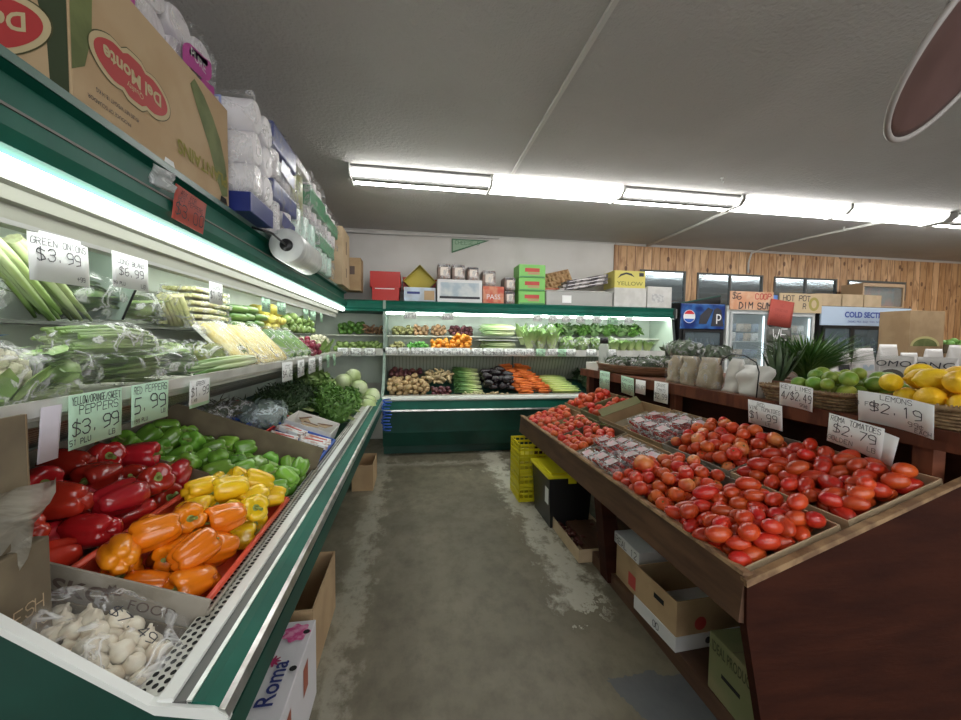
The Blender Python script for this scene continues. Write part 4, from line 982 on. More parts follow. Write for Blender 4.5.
A = [mb.bm.verts.new((x * .88, y * .88, .002)) for x, y in q0]; B = [mb.bm.verts.new((x, y, .385)) for x, y in q0]
for i in range(4): mb._tag([mb.bm.faces.new((A[i], A[(i + 1) % 4], B[(i + 1) % 4], B[i]))])
mb._tag([mb.bm.faces.new(A), mb.bm.faces.new(B)]); mb.build('tub', None, tote)
mb = MB().use(M_yelplastic); mb.box(-.185, .185, -.235, .235, .385, .41, bev=.008); mb.box(-.15, .15, -.20, .20, .41, .42, bev=.004)
mb.build('lid', None, tote)
MB().use(M_yelplastic).box(-.03, .03, -.245, -.235, .35, .40).build('latch', None, tote)
MB().use(M_paper).box(-.169, -.1685, -.2, -.12, .18, .30).build('sticker', None, tote)
lowt, Ml = tray('low_crate', 'low cream crate of shrivelled red fruit on the floor under the stand', 0, 0, .30, .50, .085, loc=(1.03, 2.32, .004), mt=M_board_pale)
pr_d = lumpy('dried_fruit', mat('shrivelled_dark_red', (0.09, 0.018, 0.012), .5, var=.3), .022, (1, 1, .8), 2, .3)
fill([pr_d], Ml @ Matrix.Translation((.01, .12, .02)), .28, .37, .022, 38, 'shrivelled dark red fruit in the low cream crate', 'fruit', 'shrivelled fruit in the low crate', rng, .022, zmax=.08)
# box with white lid and marker writing
t = carton('carton', 'brown carton with a white lid and marker writing under the stand', 1.14, 1.48, 1.83, 2.06, .077, .32, mt=M_board, rot=0)
MB().use(mat('white_carton_board', (0.66, 0.66, 0.66), .7)).box(-.18, .18, -.125, .125, .19, .252, bev=.004).build('lid', None, t)
mb = MB(); strokes(mb, 'REAL 12', 0, 0, .035, face_M('-x', .36, .25, 0, 0, .222), seed=3); mb.build('lettering', M_ink, t)
mb = MB(); mb.use(mat('red_print', (0.5, 0.06, 0.05), .6)); mb.box(-.172, -.1705, -.10, -.02, .03, .10); mb.build('printed_panel', None, t)
t = carton('open_carton', 'open brown carton with a white printed base under the stand', 1.10, 1.48, 1.50, 1.79, .077, .295, mt=M_board, closed=False, rot=.06)
MB().use(mat('white_carton_board', (0.66, 0.66, 0.66), .7)).prism([(-.194, -.149), (.194, -.149), (.194, .149), (-.194, .149)], .0, .065, 'z').build('white_band', None, t)
for k, (u, s) in enumerate(((-.03, .0), (.10, .0))):
    M = face_M('-y', .388, .298, .1, u, .032)
    patch(t, M, 1, 1, M_ink, outline=[(.016 * cos(q), .016 * sin(q)) for q in [2 * pi * i / 12 for i in range(12)]])
mb = MB(); strokes(mb, 'OO', 0, 0, .028, face_M('-x', .388, .298, .1, 0.02, .03), seed=3); mb.build('lettering', M_ink, t)
patch(t, face_M('-y', .38, .29, .1, -.07, .11), 1, 1, mat('red_print', (0.5, 0.06, 0.05), .6), outline=[(.03 * cos(q), .03 * sin(q)) for q in [2 * pi * i / 16 for i in range(16)]])
patch(t, face_M('-x', .38, .29, .1, 0.03, .16), 1, 1, M_dark, name='hand_hole', outline=[(-.035, -.012), (.035, -.012), (.035, .012), (-.035, .012)])
t = carton('olive_carton', 'olive brown carton with dark lettering nearest the viewer under the stand', 1.12, 1.52, 1.08, 1.31, .077, .30, mt=M_board_green, rot=-.04)
text_mesh('IDEAL PRODUCE', .055, face_M('-x', .40, .23, .24, 0, .18), mat('olive_ink', (0.05, 0.055, 0.02), .7), t, xs=.48, bold=.001)
patch(t, face_M('-x', .40, .23, .24, 0, .10), .09, .016, M_dark, name='hand_hole')

# ------------------------------------------------------------------ peppers in the left case
LA = math.atan(0.361)
def wz(x): return 0.642 + (-0.505 - x) * 0.361
RL = rmat(0, 0, pi) @ rmat(0, -LA, 0)              # local x climbs to the wall, local y runs towards the viewer
def wtray(name, label, x, y0, y1, w_, h=.11, mt=None, lift=0.002, **k):
    return tray(name, label, 0, 0, w_, y1 - y0, h, loc=(x, y1, wz(x) + lift), rotm=RL, mt=mt, **k)
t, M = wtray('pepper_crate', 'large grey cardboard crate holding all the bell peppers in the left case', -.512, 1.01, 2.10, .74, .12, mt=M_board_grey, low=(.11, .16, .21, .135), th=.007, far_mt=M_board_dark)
Mo = Matrix.Translation((.37, 1.09 + .0015, .07)) @ rmat(pi / 2, 0, pi)     # outer face of the near wall
M_pr = mat('faded_dark_print', (0.12, 0.085, 0.07), .8)
text_mesh('OSKO', .05, Matrix.Translation((.30, 1.0925, .09)) @ rmat(0, 0, pi) @ rmat(pi / 2, 0, 0), M_pr, t, xs=1.25, bold=.001)
text_mesh('FOOD', .034, Matrix.Translation((.12, 1.0925, .085)) @ rmat(0, 0, pi) @ rmat(pi / 2, 0, 0), M_pr, t, xs=1.1)
mb = MB()
for i in range(5):
    a = radians(-60 + 30 * i); Ml_ = Matrix.Translation((.21, 1.0928, .098)) @ rmat(0, 0, pi) @ rmat(pi / 2, 0, 0)
    mb.poly([Ml_ @ Vector((.026 * s * sin(a) + .006 * c_ * cos(a), .026 * s * cos(a) - .006 * c_ * sin(a), 0)) for s, c_ in ((0.1, 0), (.6, 1), (1, 0), (.6, -1))])
mb.build('leaf_emblem', M_pr, t)
def plastic_basket(name, label, x, y0, y1, w_, h, mt, lift=.012):
    W, D = w_, y1 - y0
    t = thing(name, label, 'basket', (x, y1, wz(x) + lift), RL.to_euler())
    MB().use(mt).box(.01, W - .01, .01, D - .01, 0, .004).build('base', None, t)
    mb = MB().use(mt); 
    for q in ((0, .005, 0, D), (W - .005, W, 0, D), (.005, W - .005, 0, .005), (.005, W - .005, D - .005, D)): mb.box(*q, .0, h - .01)
    mb.build('side', None, t)
    mb = MB().use(mt); mb.tube([(0, 0, h), (W, 0, h), (W, D, h), (0, D, h), (0, 0, h)], .009, 8); mb.build('rim', None, t)
    return t, Matrix.Translation(t.location) @ RL
t, Mc = plastic_basket('plastic_basket', 'coral red plastic basket of orange and yellow peppers at the front of the grey crate', -.528, 1.025, 1.66, .30, .105, M_coral)
rng = random.Random(11)
G = 'bell pepper'
fill(P_or, Mc @ Matrix.Translation((.012, .31, .012)), .275, .31, .044, 34, 'orange bell pepper at the near end of the coral red basket', 'bell pepper', 'orange peppers in the coral basket', rng, .0525, tries=30, zmax=.185, tiltmode='side', jit=.06)
fill(P_ye, Mc @ Matrix.Translation((.012, .01, .012)), .275, .31, .043, 34, 'yellow bell pepper at the far end of the coral red basket', 'bell pepper', 'yellow peppers in the coral basket', rng, .0515, zmax=.18, tiltmode='side', jit=.06)
fill(P_re, M @ Matrix.Translation((.325, .45, .02)), .40, .63, .052, 30, 'red bell pepper at the wall side of the grey crate', 'bell pepper', 'red peppers in the grey crate', rng, .056, zmax=.15, tiltmode='side', jit=.08)
fill(P_gr, M @ Matrix.Translation((.02, .012, .012)), .70, .42, .042, 56, 'green bell pepper at the far end of the grey crate', 'bell pepper', 'green peppers in the grey crate', rng, .052, zmax=.135, tiltmode='side', jit=.08)
MB_ = MB().use(M_board_dark).box(.0, .40, -.003, .003, 0, .12).build('divider', None, t); MB_.matrix_local = Mc.inverted() @ M @ Matrix.Translation((.325, .44, .01))
# small white sticker on a red pepper region
# garlic in a clear bag
gl, Mg = wtray('garlic_crate', 'dark crate at the near end of the left case under the bag of garlic', -.512, .795, 1.0, .42, .07, mt=M_board_dark)
P_ga = []
for s in range(2):
    rg = random.Random(s); o = MB().use(mat('garlic_skin', (0.80, 0.75, 0.62), .55, blotch=(0.66, 0.56, 0.42), bscale=16, var=.1)).lathe([(0, .042), (.004, .041), (.006, .030), (.013, .024), (.023, .014), (.028, 0), (.025, -.014), (.014, -.022), (0, -.023)], 20, fn=lambda th, i, r, z: (r * (1 + .07 * abs(sin(th * 3 + s))), z)).build('garlic_bulb'); P_ga.append(template(tag(o, 'garlic', 'garlic')))
gp = fill(P_ga, Mg @ Matrix.Translation((.02, .01, .03)), .30, .185, .0175, 190, 'white garlic bulb in the clear bag at the near end of the left case', 'garlic', 'garlic bulbs in the clear bag', rng, .025, zmax=.07, mound=.12)
gb = thing('clear_bag', 'clear plastic bag marked 7.49 around the garlic bulbs', 'plastic bag', tuple(Mg @ Vector((.17, .10, .075))), RL.to_euler())
MB().use(film('garlic_bag_film', (1, 1, 1), .05, .55, .1, 11)).ball((0, 0, 0), (.195, .118, .080), 4, fn=lambda v: 1 + .16 * noise.noise(v * 2.5) + .05 * noise.noise(v * 9)).build('film', None, gb)
mb = MB(); strokes(mb, '$7.49', 0, 0, .024, Matrix.Translation((-.075, .03, .082)) @ rmat(0, radians(-24), 0) @ rmat(0, 0, pi) @ rmat(0, 0, -.05), seed=2); mb.build('lettering', M_ink, gb)
# dark carton and folded cardboard at the near left
t = carton('dark_carton', 'dark printed carton corner beside the red peppers at the far left', -1.04, -.72, .765, .915, .80, 1.0, mt=M_board_dark)
mb = MB()
strokes(mb, 'FRESH', 0, 0, .025, face_M('+x', .32, .215, .16, 0, .08), seed=3); strokes(mb, 'ORGANIC', 0, 0, .02, face_M('+x', .32, .215, .16, 0, .045), seed=3)
mb.build('lettering', M_board_pale, t)
for i in range(5):
    tag(MB().use(M_board if i % 2 else M_board_dark).box(-.735 - i * .009, -.728 - i * .009, .775, .885 + .012 * i, 1.003, 1.25 - .002 * i, bev=.001).build('cardboard_sheet'),
        'upright folded cardboard sheet standing at the far left edge', 'cardboard', 'folded cardboard sheets at the far left')
tag(MB().use(M_board).box(-1.04, -.84, .86, .99, 1.003, 1.19, bev=.003).build('folded_carton'), 'flattened brown carton behind the upright sheets at the far left edge', 'cardboard')
M_baggy = film('greyish_crinkled_film', (0.55, 0.52, 0.44), .55, .95, .25, 9)
mb = MB().use(M_baggy); N, K = 14, 10; rows = []
for i in range(N + 1):
    f = i / N; row = []
    for j in range(K + 1):
        g = j / K; row.append(mb.bm.verts.new((-.685 - .02 * sin(g * 9 + f * 3) - .09 * (1 - f) + .03 * noise.noise(Vector((f * 5, g * 6, 1))), .69 + .185 * g * (1 - .25 * (1 - f)) + .02 * noise.noise(Vector((f * 4, g * 3, 7))), .84 + .29 * f)))
    rows.append(row)
mb._tag([mb.bm.faces.new((a[j], a[j + 1], b_[j + 1], b_[j])) for a, b_ in zip(rows, rows[1:]) for j in range(K)], True)
bmesh.ops.solidify(mb.bm, geom=list(mb.bm.faces), thickness=.002)
tag(mb.build('plastic_bag'), 'crumpled greyish plastic bag hanging at the far left over the cartons', 'plastic bag')

# ------------------------------------------------------------------ further along the left well
M_herb = mat('parsley_green', (0.085, 0.20, 0.03), 0.5, var=.18, blotch=(0.13, 0.27, 0.05), bscale=18)
M_dherb = mat('dark_herb_green', (0.025, 0.055, 0.018), 0.55, var=.25, blotch=(0.045, 0.09, 0.03), bscale=18)
M_lgreen = mat('light_leaf_green', (0.17, 0.30, 0.07), 0.5, var=.2, blotch=(0.30, 0.42, 0.15), bscale=14)
def bunch(name, label, c, r, seed, mt, group=None, n=420, leaf=(.028, .022), cat='herb bunch', stem=True):
    rg = random.Random(seed); t = thing(name, label, cat, c, (0, 0, 0), group); rx, ry, rz = r
    mb = MB().use(mt); mb.ball((0, 0, 0), (rx * .7, ry * .7, rz * .7), 2, fn=lambda v: 1 + .3 * noise.noise(v * 2.5 + Vector((seed, 0, 0))))
    for i in range(n):
        v = Vector((rg.gauss(0, 1), rg.gauss(0, 1), abs(rg.gauss(0, 1)) - .15)).normalized(); k = rg.uniform(.62, 1.0)
        p = Vector((v.x * rx, v.y * ry, v.z * rz)) * k
        mb.leaf(p, Vector((rg.uniform(-1, 1), rg.uniform(-1, 1), rg.uniform(-.5, 1))) + v, v, leaf[0] * rg.uniform(.6, 1.4), leaf[1] * rg.uniform(.6, 1.4), .4, seg=2)
    mb.build('leaves', None, t)
    if stem:
        mb = MB().use(mat('pale_stalk', (0.30, 0.38, 0.14), .5))
        for i in range(9): a = rg.uniform(-.4, .4); mb.tube([(rx * .5, a * ry, -rz * .1), (rx * 1.02, a * ry * .6, -rz * .35)], .003, 5)
        mb.build('stalk', None, t)
    return t
rng = random.Random(21)
for i, (x, y) in enumerate(((-.60, 3.28), (-.72, 3.45), (-.60, 3.62), (-.62, 3.98), (-.78, 3.78))):
    bunch('parsley_bunch', 'bright green curly parsley bunch heaped at the far front of the left case', (x, y, wz(x) + .13), (.13, .15, .13), 60 + i, M_herb, 'parsley bunches in the left case', cat='parsley')
for i, (x, y) in enumerate(((-.98, 2.95), (-1.05, 3.3), (-.92, 3.25), (-1.02, 3.7), (-.88, 3.55))):
    bunch('herb_bunch', 'dark green herb bunch against the wall side behind the parsley', (x, y, wz(x) + .09), (.15, .18, .12), 80 + i, M_dherb, 'dark herb bunches behind the parsley', n=300, leaf=(.035, .012), cat='herbs')
for i, (x, y) in enumerate(((-.90, 4.05), (-1.05, 4.3))):
    bunch('lettuce', ['light green leafy lettuce beside the nearest cabbages', 'light green leafy lettuce behind the cabbages'][i], (x, y, wz(x) + .13), (.14, .14, .11), 95 + i, M_lgreen, n=160, leaf=(.07, .06), cat='lettuce', stem=False)
M_cab = mat('pale_cabbage_leaf', (0.42, 0.52, 0.22), 0.45, var=.1, blotch=(0.60, 0.68, 0.42), bscale=5, stretch=(1, 1, .4))
def cabbage():
    t = thing('cabbage', 'cabbage', 'cabbage')
    MB().use(M_cab).ball((0, 0, 0), (.085, .085, .08), 3, fn=lambda v: 1 + .05 * noise.noise(v * 3)).build('head', None, t)
    mb = MB().use(M_cab); rg = random.Random(4)
    for i in range(7):
        a = i * 2 * pi / 7; rows = []
        for u in range(6):
            row = []
            for w2 in range(6):
                el = -1.2 + u * .42; az = a + (w2 - 2.5) * .19 * (1.2 - abs(u - 2.5) * .12); rr = .088 + .004 * (i % 2) + .004 * noise.noise(Vector((u, w2, i)))
                row.append(mb.bm.verts.new((rr * cos(el) * cos(az), rr * cos(el) * sin(az), rr * .95 * sin(el))))
            rows.append(row)
        mb._tag([mb.bm.faces.new((p[j], p[j + 1], q[j + 1], q[j])) for p, q in zip(rows, rows[1:]) for j in range(5)], True)
    mb.build('outer_leaf', None, t); return template(t)
P_ca = [cabbage()]
for i, (x, y, dz_) in enumerate(((-.46, 4.12, 0), (-.47, 4.36, 0), (-.66, 4.28, .0), (-.84, 4.42, 0), (-.62, 4.50, .03), (-.56, 4.30, .14), (-.74, 4.42, .13), (-.46, 4.55, .05), (-.98, 4.55, .03), (-.66, 4.55, .2))):
    put(P_ca[0], (x, y, wz(x) + .095 + dz_), (rng.uniform(-.5, .5), rng.uniform(-.5, .5), rng.uniform(0, 6)), rng.uniform(.9, 1.05), 'round pale green cabbage heaped at the far corner of the left case', 'cabbage', 'cabbages in the corner')
# blue crate with labelled packs, white tub, red crate with a bag
t, Mb2 = plastic_basket('plastic_crate', 'blue plastic crate of printed packs behind the green peppers', -.53, 2.16, 2.62, .46, .10, M_blueplastic)
M_prt = mat('printed_pack_paper', (0.70, 0.72, 0.72), .5, blotch=(0.45, 0.30, 0.25), bscale=30, thresh=(.5, .62))
for i in range(5):
    p = Mb2 @ Vector((.08 + (i % 2) * .16, .10 + (i // 2) * .14, .10 + .012 * (i % 3))); t = thing('printed_pack', 'flat white printed pack lying in the blue crate', 'pack', p, (RL @ rmat(0, 0, rng.uniform(-.3, .3))).to_euler(), 'printed packs in the blue crate')
    MB().use(M_prt).box(-.075, .075, -.055, .055, -.012, .012, bev=.004).build('pack_body', None, t)
    mb = MB(); mb.use(mat('red_print', (0.5, 0.06, 0.05), .6)); mb.box(-.05, .05, -.02, .0, .0125, .0135); mb.build('printed_band', None, t)
t = pouch('clear_bag', 'crumpled clear bag corner sticking out beside the printed packs', (-.56, 2.22, .72), .12, .05, .10, .6, film('grey_film', (.6, .62, .62), .5, .95, .2, 12), 6, wrinkle=.04)
t, Mw = wtray('white_tub', 'white plastic tub with cardboard scraps in front of the parsley', -.56, 2.68, 3.0, .30, .10, mt=mat('white_tub_plastic', (0.74, 0.72, 0.68), .35), lift=.03, cat='tub')
for i, (a, b_, r_) in enumerate(((.08, .12, .3), (.16, .2, -.4), (.22, .1, 1.0))):
    tag(MB().use(mat('brown_scrap', (.18, .09, .05), .7)).box(-.05, .05, -.008, .008, 0, .004, M=Mw @ Matrix.Translation((a, b_, .09)) @ rmat(.1, .1, r_)).build('cardboard_scrap'), 'brown strip lying across the white tub', 'cardboard', 'brown strips in the white tub')
    tag(MB().use(M_board_pale).box(-.05, .05, -.03, .03, 0, .004, M=Mw @ Matrix.Translation((a, b_, .08 - .004 * i)) @ rmat(.1, .0, r_ + 1)).build('cardboard_flap'), 'pale cardboard piece lying in the white tub', 'cardboard', 'pale pieces in the white tub')
t, Mr = plastic_basket('plastic_crate', 'red plastic crate behind the blue one holding a plastic bag', -.86, 2.30, 2.86, .34, .09, M_redplastic)
wrapped('bagged_greens', 'blue grey plastic bag of greens in the red crate of the left case', tuple(Mr @ Vector((.10, .22, .12))), (.13, .20, .08), 33, mt_in=mat('blue_grey_leaf', (0.12, 0.17, 0.14), .5, blotch=(.2, .25, .22), bscale=14), n=120, flm=film('bluish_film', (.75, .88, .9), .25, .85, .12, 12), leaf=(.06, .04))
t, Mr2 = plastic_basket('plastic_crate', 'blue plastic crate at the wall behind the green peppers', -1.0, 2.14, 2.52, .28, .07, M_blueplastic, lift=.02)
for i, (x, y) in enumerate(((-1.10, 2.25), (-1.12, 2.42), (-1.08, 2.62))):
    wrapped('bagged_roots', ['dark netted bag nearest the viewer at the back of the well', 'dark netted bag in the middle at the back of the well', 'dark netted bag farthest along at the back of the well'][i], (x, y, wz(x) + .11), (.12, .12, .07), 110 + i, mt_in=mat('brown_green_roots', (0.09, 0.075, 0.045), .6, blotch=(.05, .07, .03), bscale=14), n=70, leaf=(.07, .012), cat='bag')
# blue coiled cord on the corner
pts = []
for i in range(121):
    a = i * 2 * pi / 12; pts.append((-.30 + .044 * cos(a) + .012 * sin(i * .13), 4.50 + .044 * sin(a), .74 - i * .0029))
tag(MB().use(M_blueplastic).tube(pts, .0075, 6).build('coiled_cord'), 'blue coiled cord hanging from the corner of the left case', 'cord')

# ------------------------------------------------------------------ left shelf, lower row
SZ = 1.248
M_bagleaf = mat('bagged_leaf_green', (0.18, 0.30, 0.075), 0.45, var=.2, blotch=(0.30, 0.38, 0.16), bscale=10)
M_bagdark = mat('bagged_dark_green', (0.09, 0.17, 0.055), 0.5, var=.2, blotch=(0.17, 0.25, 0.10), bscale=14)
def bagveg(label, c, L, r, yaw_, seed, mt, n=46, tilt=0.0, blade=True, name='bagged_greens'):
    """long greens lying side by side in a clear bag, their tips gathered at one end"""
    rg = random.Random(seed); t = thing(name, label, 'bagged greens', c, (0, tilt, yaw_))
    mb = MB().use(mt)
    for i in range(n):
        a, q = rg.uniform(0, 2 * pi), math.sqrt(rg.random()) * r * .75
        y, z = q * cos(a), q * sin(a) * .7
        x0 = -L * .42 + rg.uniform(-.02, .02); x1 = L * .40 + rg.uniform(-.03, .02)
        if blade: mb.leaf((x0, y * .7, z), (1, rg.uniform(-.12, .12), rg.uniform(-.08, .08)), (rg.uniform(-.5, .5), rg.uniform(-.5, .5), 1), x1 - x0, rg.uniform(.018, .04), rg.uniform(-.1, .1), seg=4)
        else: mb.tube([(x0, y, z), ((x0 + x1) / 2, y * 1.1, z * 1.1 + .004), (x1, y * .8, z * .8)], rg.uniform(.004, .007), 5)
    mb.ball((0, 0, -.004), (L * .36, r * .6, r * .42), 2)
    mb.build('greens', None, t)
    MB().use(M_film_faint if seed % 2 else M_film).ball((0, 0, 0), (L * .54, r * 1.02, r * .80), 3, fn=lambda v: 1 + .16 * noise.noise(v * 2.4 + Vector((seed, 0, 0))) + .06 * noise.noise(v * 8)).build('plastic_bag', None, t)
    return t
M_wht = mat('cauliflower_white', (0.66, 0.64, 0.48), 0.7, bump=.8, bump_scale=80, blotch=(.55, .55, .36), bscale=20)
def cauliflower(name, label, c, r, seed, group=None, bagged=False):
    t = thing(name, label, 'cauliflower', c, (rng.uniform(-.3, .3), rng.uniform(-.3, .3), rng.uniform(0, 6)), group)
    rg = random.Random(seed); mb = MB().use(M_wht); mb.ball((0, 0, 0), (r * .8, r * .8, r * .7), 2)
    for i in range(46):
        k = (i + .5) / 46; ph = math.acos(1 - 1.35 * k); th = i * 2.39996
        v = Vector((sin(ph) * cos(th), sin(ph) * sin(th), cos(ph))); mb.ball(v * r * .80, r * .2, 1, fn=lambda q: 1 + .3 * noise.noise(q * 4 + Vector((i, 0, 0))))
    mb.build('head', None, t)
    mb = MB().use(M_lgreen)
    for i in range(9): a = i * .7; mb.leaf((cos(a) * r * .5, sin(a) * r * .5, -r * .7), (cos(a) * .6, sin(a) * .6, .9), (cos(a), sin(a), 0), r * 1.25, r * .6, -.3)
    mb.build('leaves', None, t)
    if bagged: MB().use(M_film).ball((0, 0, 0), r * 1.15, 3, fn=lambda v: 1 + .14 * noise.noise(v * 3)).build('plastic_wrap', None, t)
    return t
cc = cauliflower('wrapped_cauliflower', 'wrapped pale cauliflower with a blue label at the near end of the left shelf', (-.885, .985, SZ + .06), .075, 3, bagged=True)
patch(cc, Matrix.Translation((.0, .0, .088)), .09, .05, mat('blue_label', (.03, .16, .5), .4), 'label_sticker')
bagveg('clear bag of bright green lettuce at the near front of the left shelf', (-.885, 1.15, SZ + .065), .23, .088, radians(115), 1, M_lgreen, 50)
bagveg('clear bag of dark greens behind the bright lettuce bag', (-1.08, 1.14, SZ + .075), .34, .085, radians(95), 2, M_bagdark, 50)
bagveg('flat bunch of green stalks under the bright lettuce bag', (-.86, 1.07, SZ + .02), .22, .03, radians(85), 3, M_bagleaf, 22, blade=False)
bagveg('plump clear bag of green beans lying on top on the left shelf', (-.94, 1.40, SZ + .13), .28, .09, radians(72), 4, M_bagleaf, 70, blade=False)
bagveg('clear bag of leafy stalks under the plump bean bag', (-.87, 1.40, SZ + .052), .30, .07, radians(82), 5, M_bagleaf, 60)
bagveg('second clear bag of greens behind the leek bunch', (-.90, 1.66, SZ + .05), .26, .065, radians(86), 6, M_bagdark, 50)
bagveg('crinkled clear bag on the shelf beside the divider panel', (-1.06, 1.72, SZ + .12), .24, .075, radians(70), 7, M_bagleaf, 30)
for i, (x, y, z) in enumerate(((-1.04, 1.92, .07), (-.96, 2.06, .065), (-1.08, 2.16, .07), (-.93, 2.24, .06))):
    wrapped('bagged_broccoli', ['clear bag of green florets next to the divider panel', 'clear bag of yellow green florets behind the leeks', 'clear bag of green florets at the back beside the corn', 'clear bag of florets just before the corn packs'][i], (x, y, SZ + z), (.09, .10, .068), 140 + i, mt_in=[M_bagleaf, mat('yellow_green_florets', (.26, .28, .07), .6, blotch=(.16, .22, .06), bscale=25)][i % 2], n=110, leaf=(.03, .02))
# stalk bundles: shaft pale, tip green
G_leek = grad_mat('leek_stalk', [(0, (.60, .62, .42)), (.35, (.45, .55, .22)), (.7, (.16, .30, .07)), (1, (.07, .17, .04))], 'X', stripes=(2, 60, 60))
G_celery = grad_mat('celery_stalk', [(0, (.62, .68, .38)), (.5, (.38, .52, .16)), (1, (.16, .34, .06))], 'X', stripes=(2, 70, 70))
G_chard = grad_mat('cardoon_stalk', [(0, (.55, .58, .34)), (.5, (.42, .50, .22)), (1, (.24, .36, .10))], 'X', stripes=(2, 60, 60))
def stalks(name, label, c, L, r, n, rs, rot, mt, seed, group=None, cat='vegetable bundle', spread=.3, leafy=0, band=None, root=False):
    rg = random.Random(seed); t = thing(name, label, cat, c, rot, group); mb = MB().use(mt)
    for i in range(n):
        a, q = i * 2.399, math.sqrt((i + .5) / n) * r; y, z = q * cos(a), q * sin(a) * .75; k = 1 + spread
        Lx = L * rg.uniform(.88, 1.0)
        mb.tube([(-L / 2, y * .6, z * .6), (-L * .2, y, z), (L * .15, y * k, z * k), (-L / 2 + Lx, y * k * 1.25, z * k + rg.uniform(-.01, .01))], [rs * .9, rs, rs * .8, rs * .35], 7)
        if leafy and i % 2 == 0:
            for q2 in range(leafy): mb.leaf((-L / 2 + Lx * rg.uniform(.8, .98), y * k, z * k), (1, rg.uniform(-.6, .6), rg.uniform(-.4, .6)), (0, 0, 1), .05, .03, .3)
    mb.build('stalk_bundle', None, t)
    if band: MB().use(band).tube([(-L * .2, cos(q) * (r + rs), sin(q) * (r * .75 + rs)) for q in [2 * pi * i / 16 for i in range(17)]], .003, 5).build('rubber_band', None, t)
    if root:
        mb = MB().use(mat('pale_roots', (.6, .56, .42), .7))
        for i in range(26): mb.tube([(-L / 2, rg.uniform(-r, r) * .6, rg.uniform(-r, r) * .5), (-L / 2 - .03, rg.uniform(-r, r), rg.uniform(-r, r) * .8)], .0014, 4)
        mb.build('root', None, t)
    return t
stalks('leek_bunch', 'leek bunch lying along the front of the left shelf with its roots to the back', (-.83, 1.93, SZ + .035), .56, .028, 7, .013, (0, .02, radians(-93)), G_leek, 5, root=True, cat='leeks', spread=.1)
# corn packs leaning towards the aisle
M_corn = mat('pale_corn_kernels', (0.76, 0.62, 0.25), 0.4, var=.06, bump=.7, bump_scale=160, blotch=(.80, .72, .42), bscale=30)
def cornpack(label, y, x, group=None, n=5, W=.20):
    t = thing('corn_pack', label, 'corn pack', (x, y, SZ + .10), (0, radians(46), 0), group); t.scale = (1.25, 1.1, 1.2)
    MB().use(mat('white_foam', (.75, .75, .72), .6)).box(-.125, .125, -W / 2, W / 2, -.012, 0, bev=.004).build('foam_tray', None, t)
    for i in range(n):
        yy = -W / 2 + (i + .5) * W / n; mb = MB().use(M_corn)
        prof = [(0, -.112), (.012, -.108), (.0175, -.09), (.0185, 0), (.017, .07), (.010, .105), (0, .112)]
        mb.lathe(prof, 14, M=Matrix.Translation((0, yy, .018)) @ rmat(0, pi / 2, 0), fn=lambda th, i_, r, z: (r * (1 + .05 * cos(th * 7)), z)); mb.build('corn_cob', None, t)
    MB().use(M_film_faint).box(-.127, .127, -W / 2 - .003, W / 2 + .003, -.014, .040, bev=.012).build('cling_film', None, t)
    return t
cornpack('tray of pale corn cobs under film, left one of the pair on the left shelf', 2.22, -.93)
cornpack('tray of pale corn cobs under film, right one of the pair on the left shelf', 2.46, -.92)
cornpack('tray of pale corn cobs standing behind, beside the cucumber tray', 2.69, -.93, n=4, W=.19)
M_cuke = mat('cucumber_skin', (0.06, 0.155, 0.028), 0.35, var=.15, blotch=(0.20, 0.33, 0.08), bscale=16, stretch=(.3, 1, 1))
def cuketray(label, y, x, n=2, W=.14, ang=42, z=.075, L=.22):
    t = thing('cucumber_tray', label, 'cucumber tray', (x, y, SZ + z + .02), (0, radians(ang), 0)); t.scale = (1.2, 1.1, 1.2)
    MB().use(mat('white_foam', (.75, .75, .72), .6)).box(-L * .55, L * .55, -W / 2, W / 2, -.012, 0, bev=.004).build('foam_tray', None, t)
    for i in range(n):
        yy = -W / 2 + (i + .5) * W / n
        MB().use(M_cuke).lathe([(0, -L / 2), (.012, -L * .48), (.022, -L * .40), (.026, 0), (.024, L * .35), (.014, L * .47), (0, L / 2)], 14, M=Matrix.Translation((0, yy, .024)) @ rmat(0, pi / 2, 0)).build('cucumber', None, t)
    MB().use(M_film_faint).box(-L * .56, L * .56, -W / 2 - .003, W / 2 + .003, -.014, .052, bev=.016).build('cling_film', None, t)
    return t
cuketray('white edged tray of two cucumbers right after the corn', 2.90, -.92)
cuketray('middle tray of cucumbers on the left shelf', 3.09, -.92)
cuketray('farthest tray of cucumbers next to the radishes', 3.28, -.92)
pr_rad = lumpy('radish', mat('purple_red_radish', (0.22, 0.025, 0.05), .4, var=.3), .022, (1, 1, 1), 3, .1)
Mra = Matrix.Translation((-1.08, 3.42, SZ + .005))
fill([pr_rad], Mra, .28, .36, .026, 90, 'dark purple red radish heaped between the cucumbers and the cauliflower', 'radish', 'radishes on the left shelf', rng, .024, zmax=.15, mound=.15)
for i, (x, y) in enumerate(((-.90, 3.95), (-.93, 4.22))):
    cauliflower('cauliflower', ['cream cauliflower head after the radishes on the left shelf', 'cream cauliflower head nearest the end of the left shelf'][i], (x, y, SZ + .09), .105, 8 + i)
cauliflower('cauliflower', 'cream cauliflower head set back behind the other two', (-1.12, 4.1, SZ + .09), .10, 12)
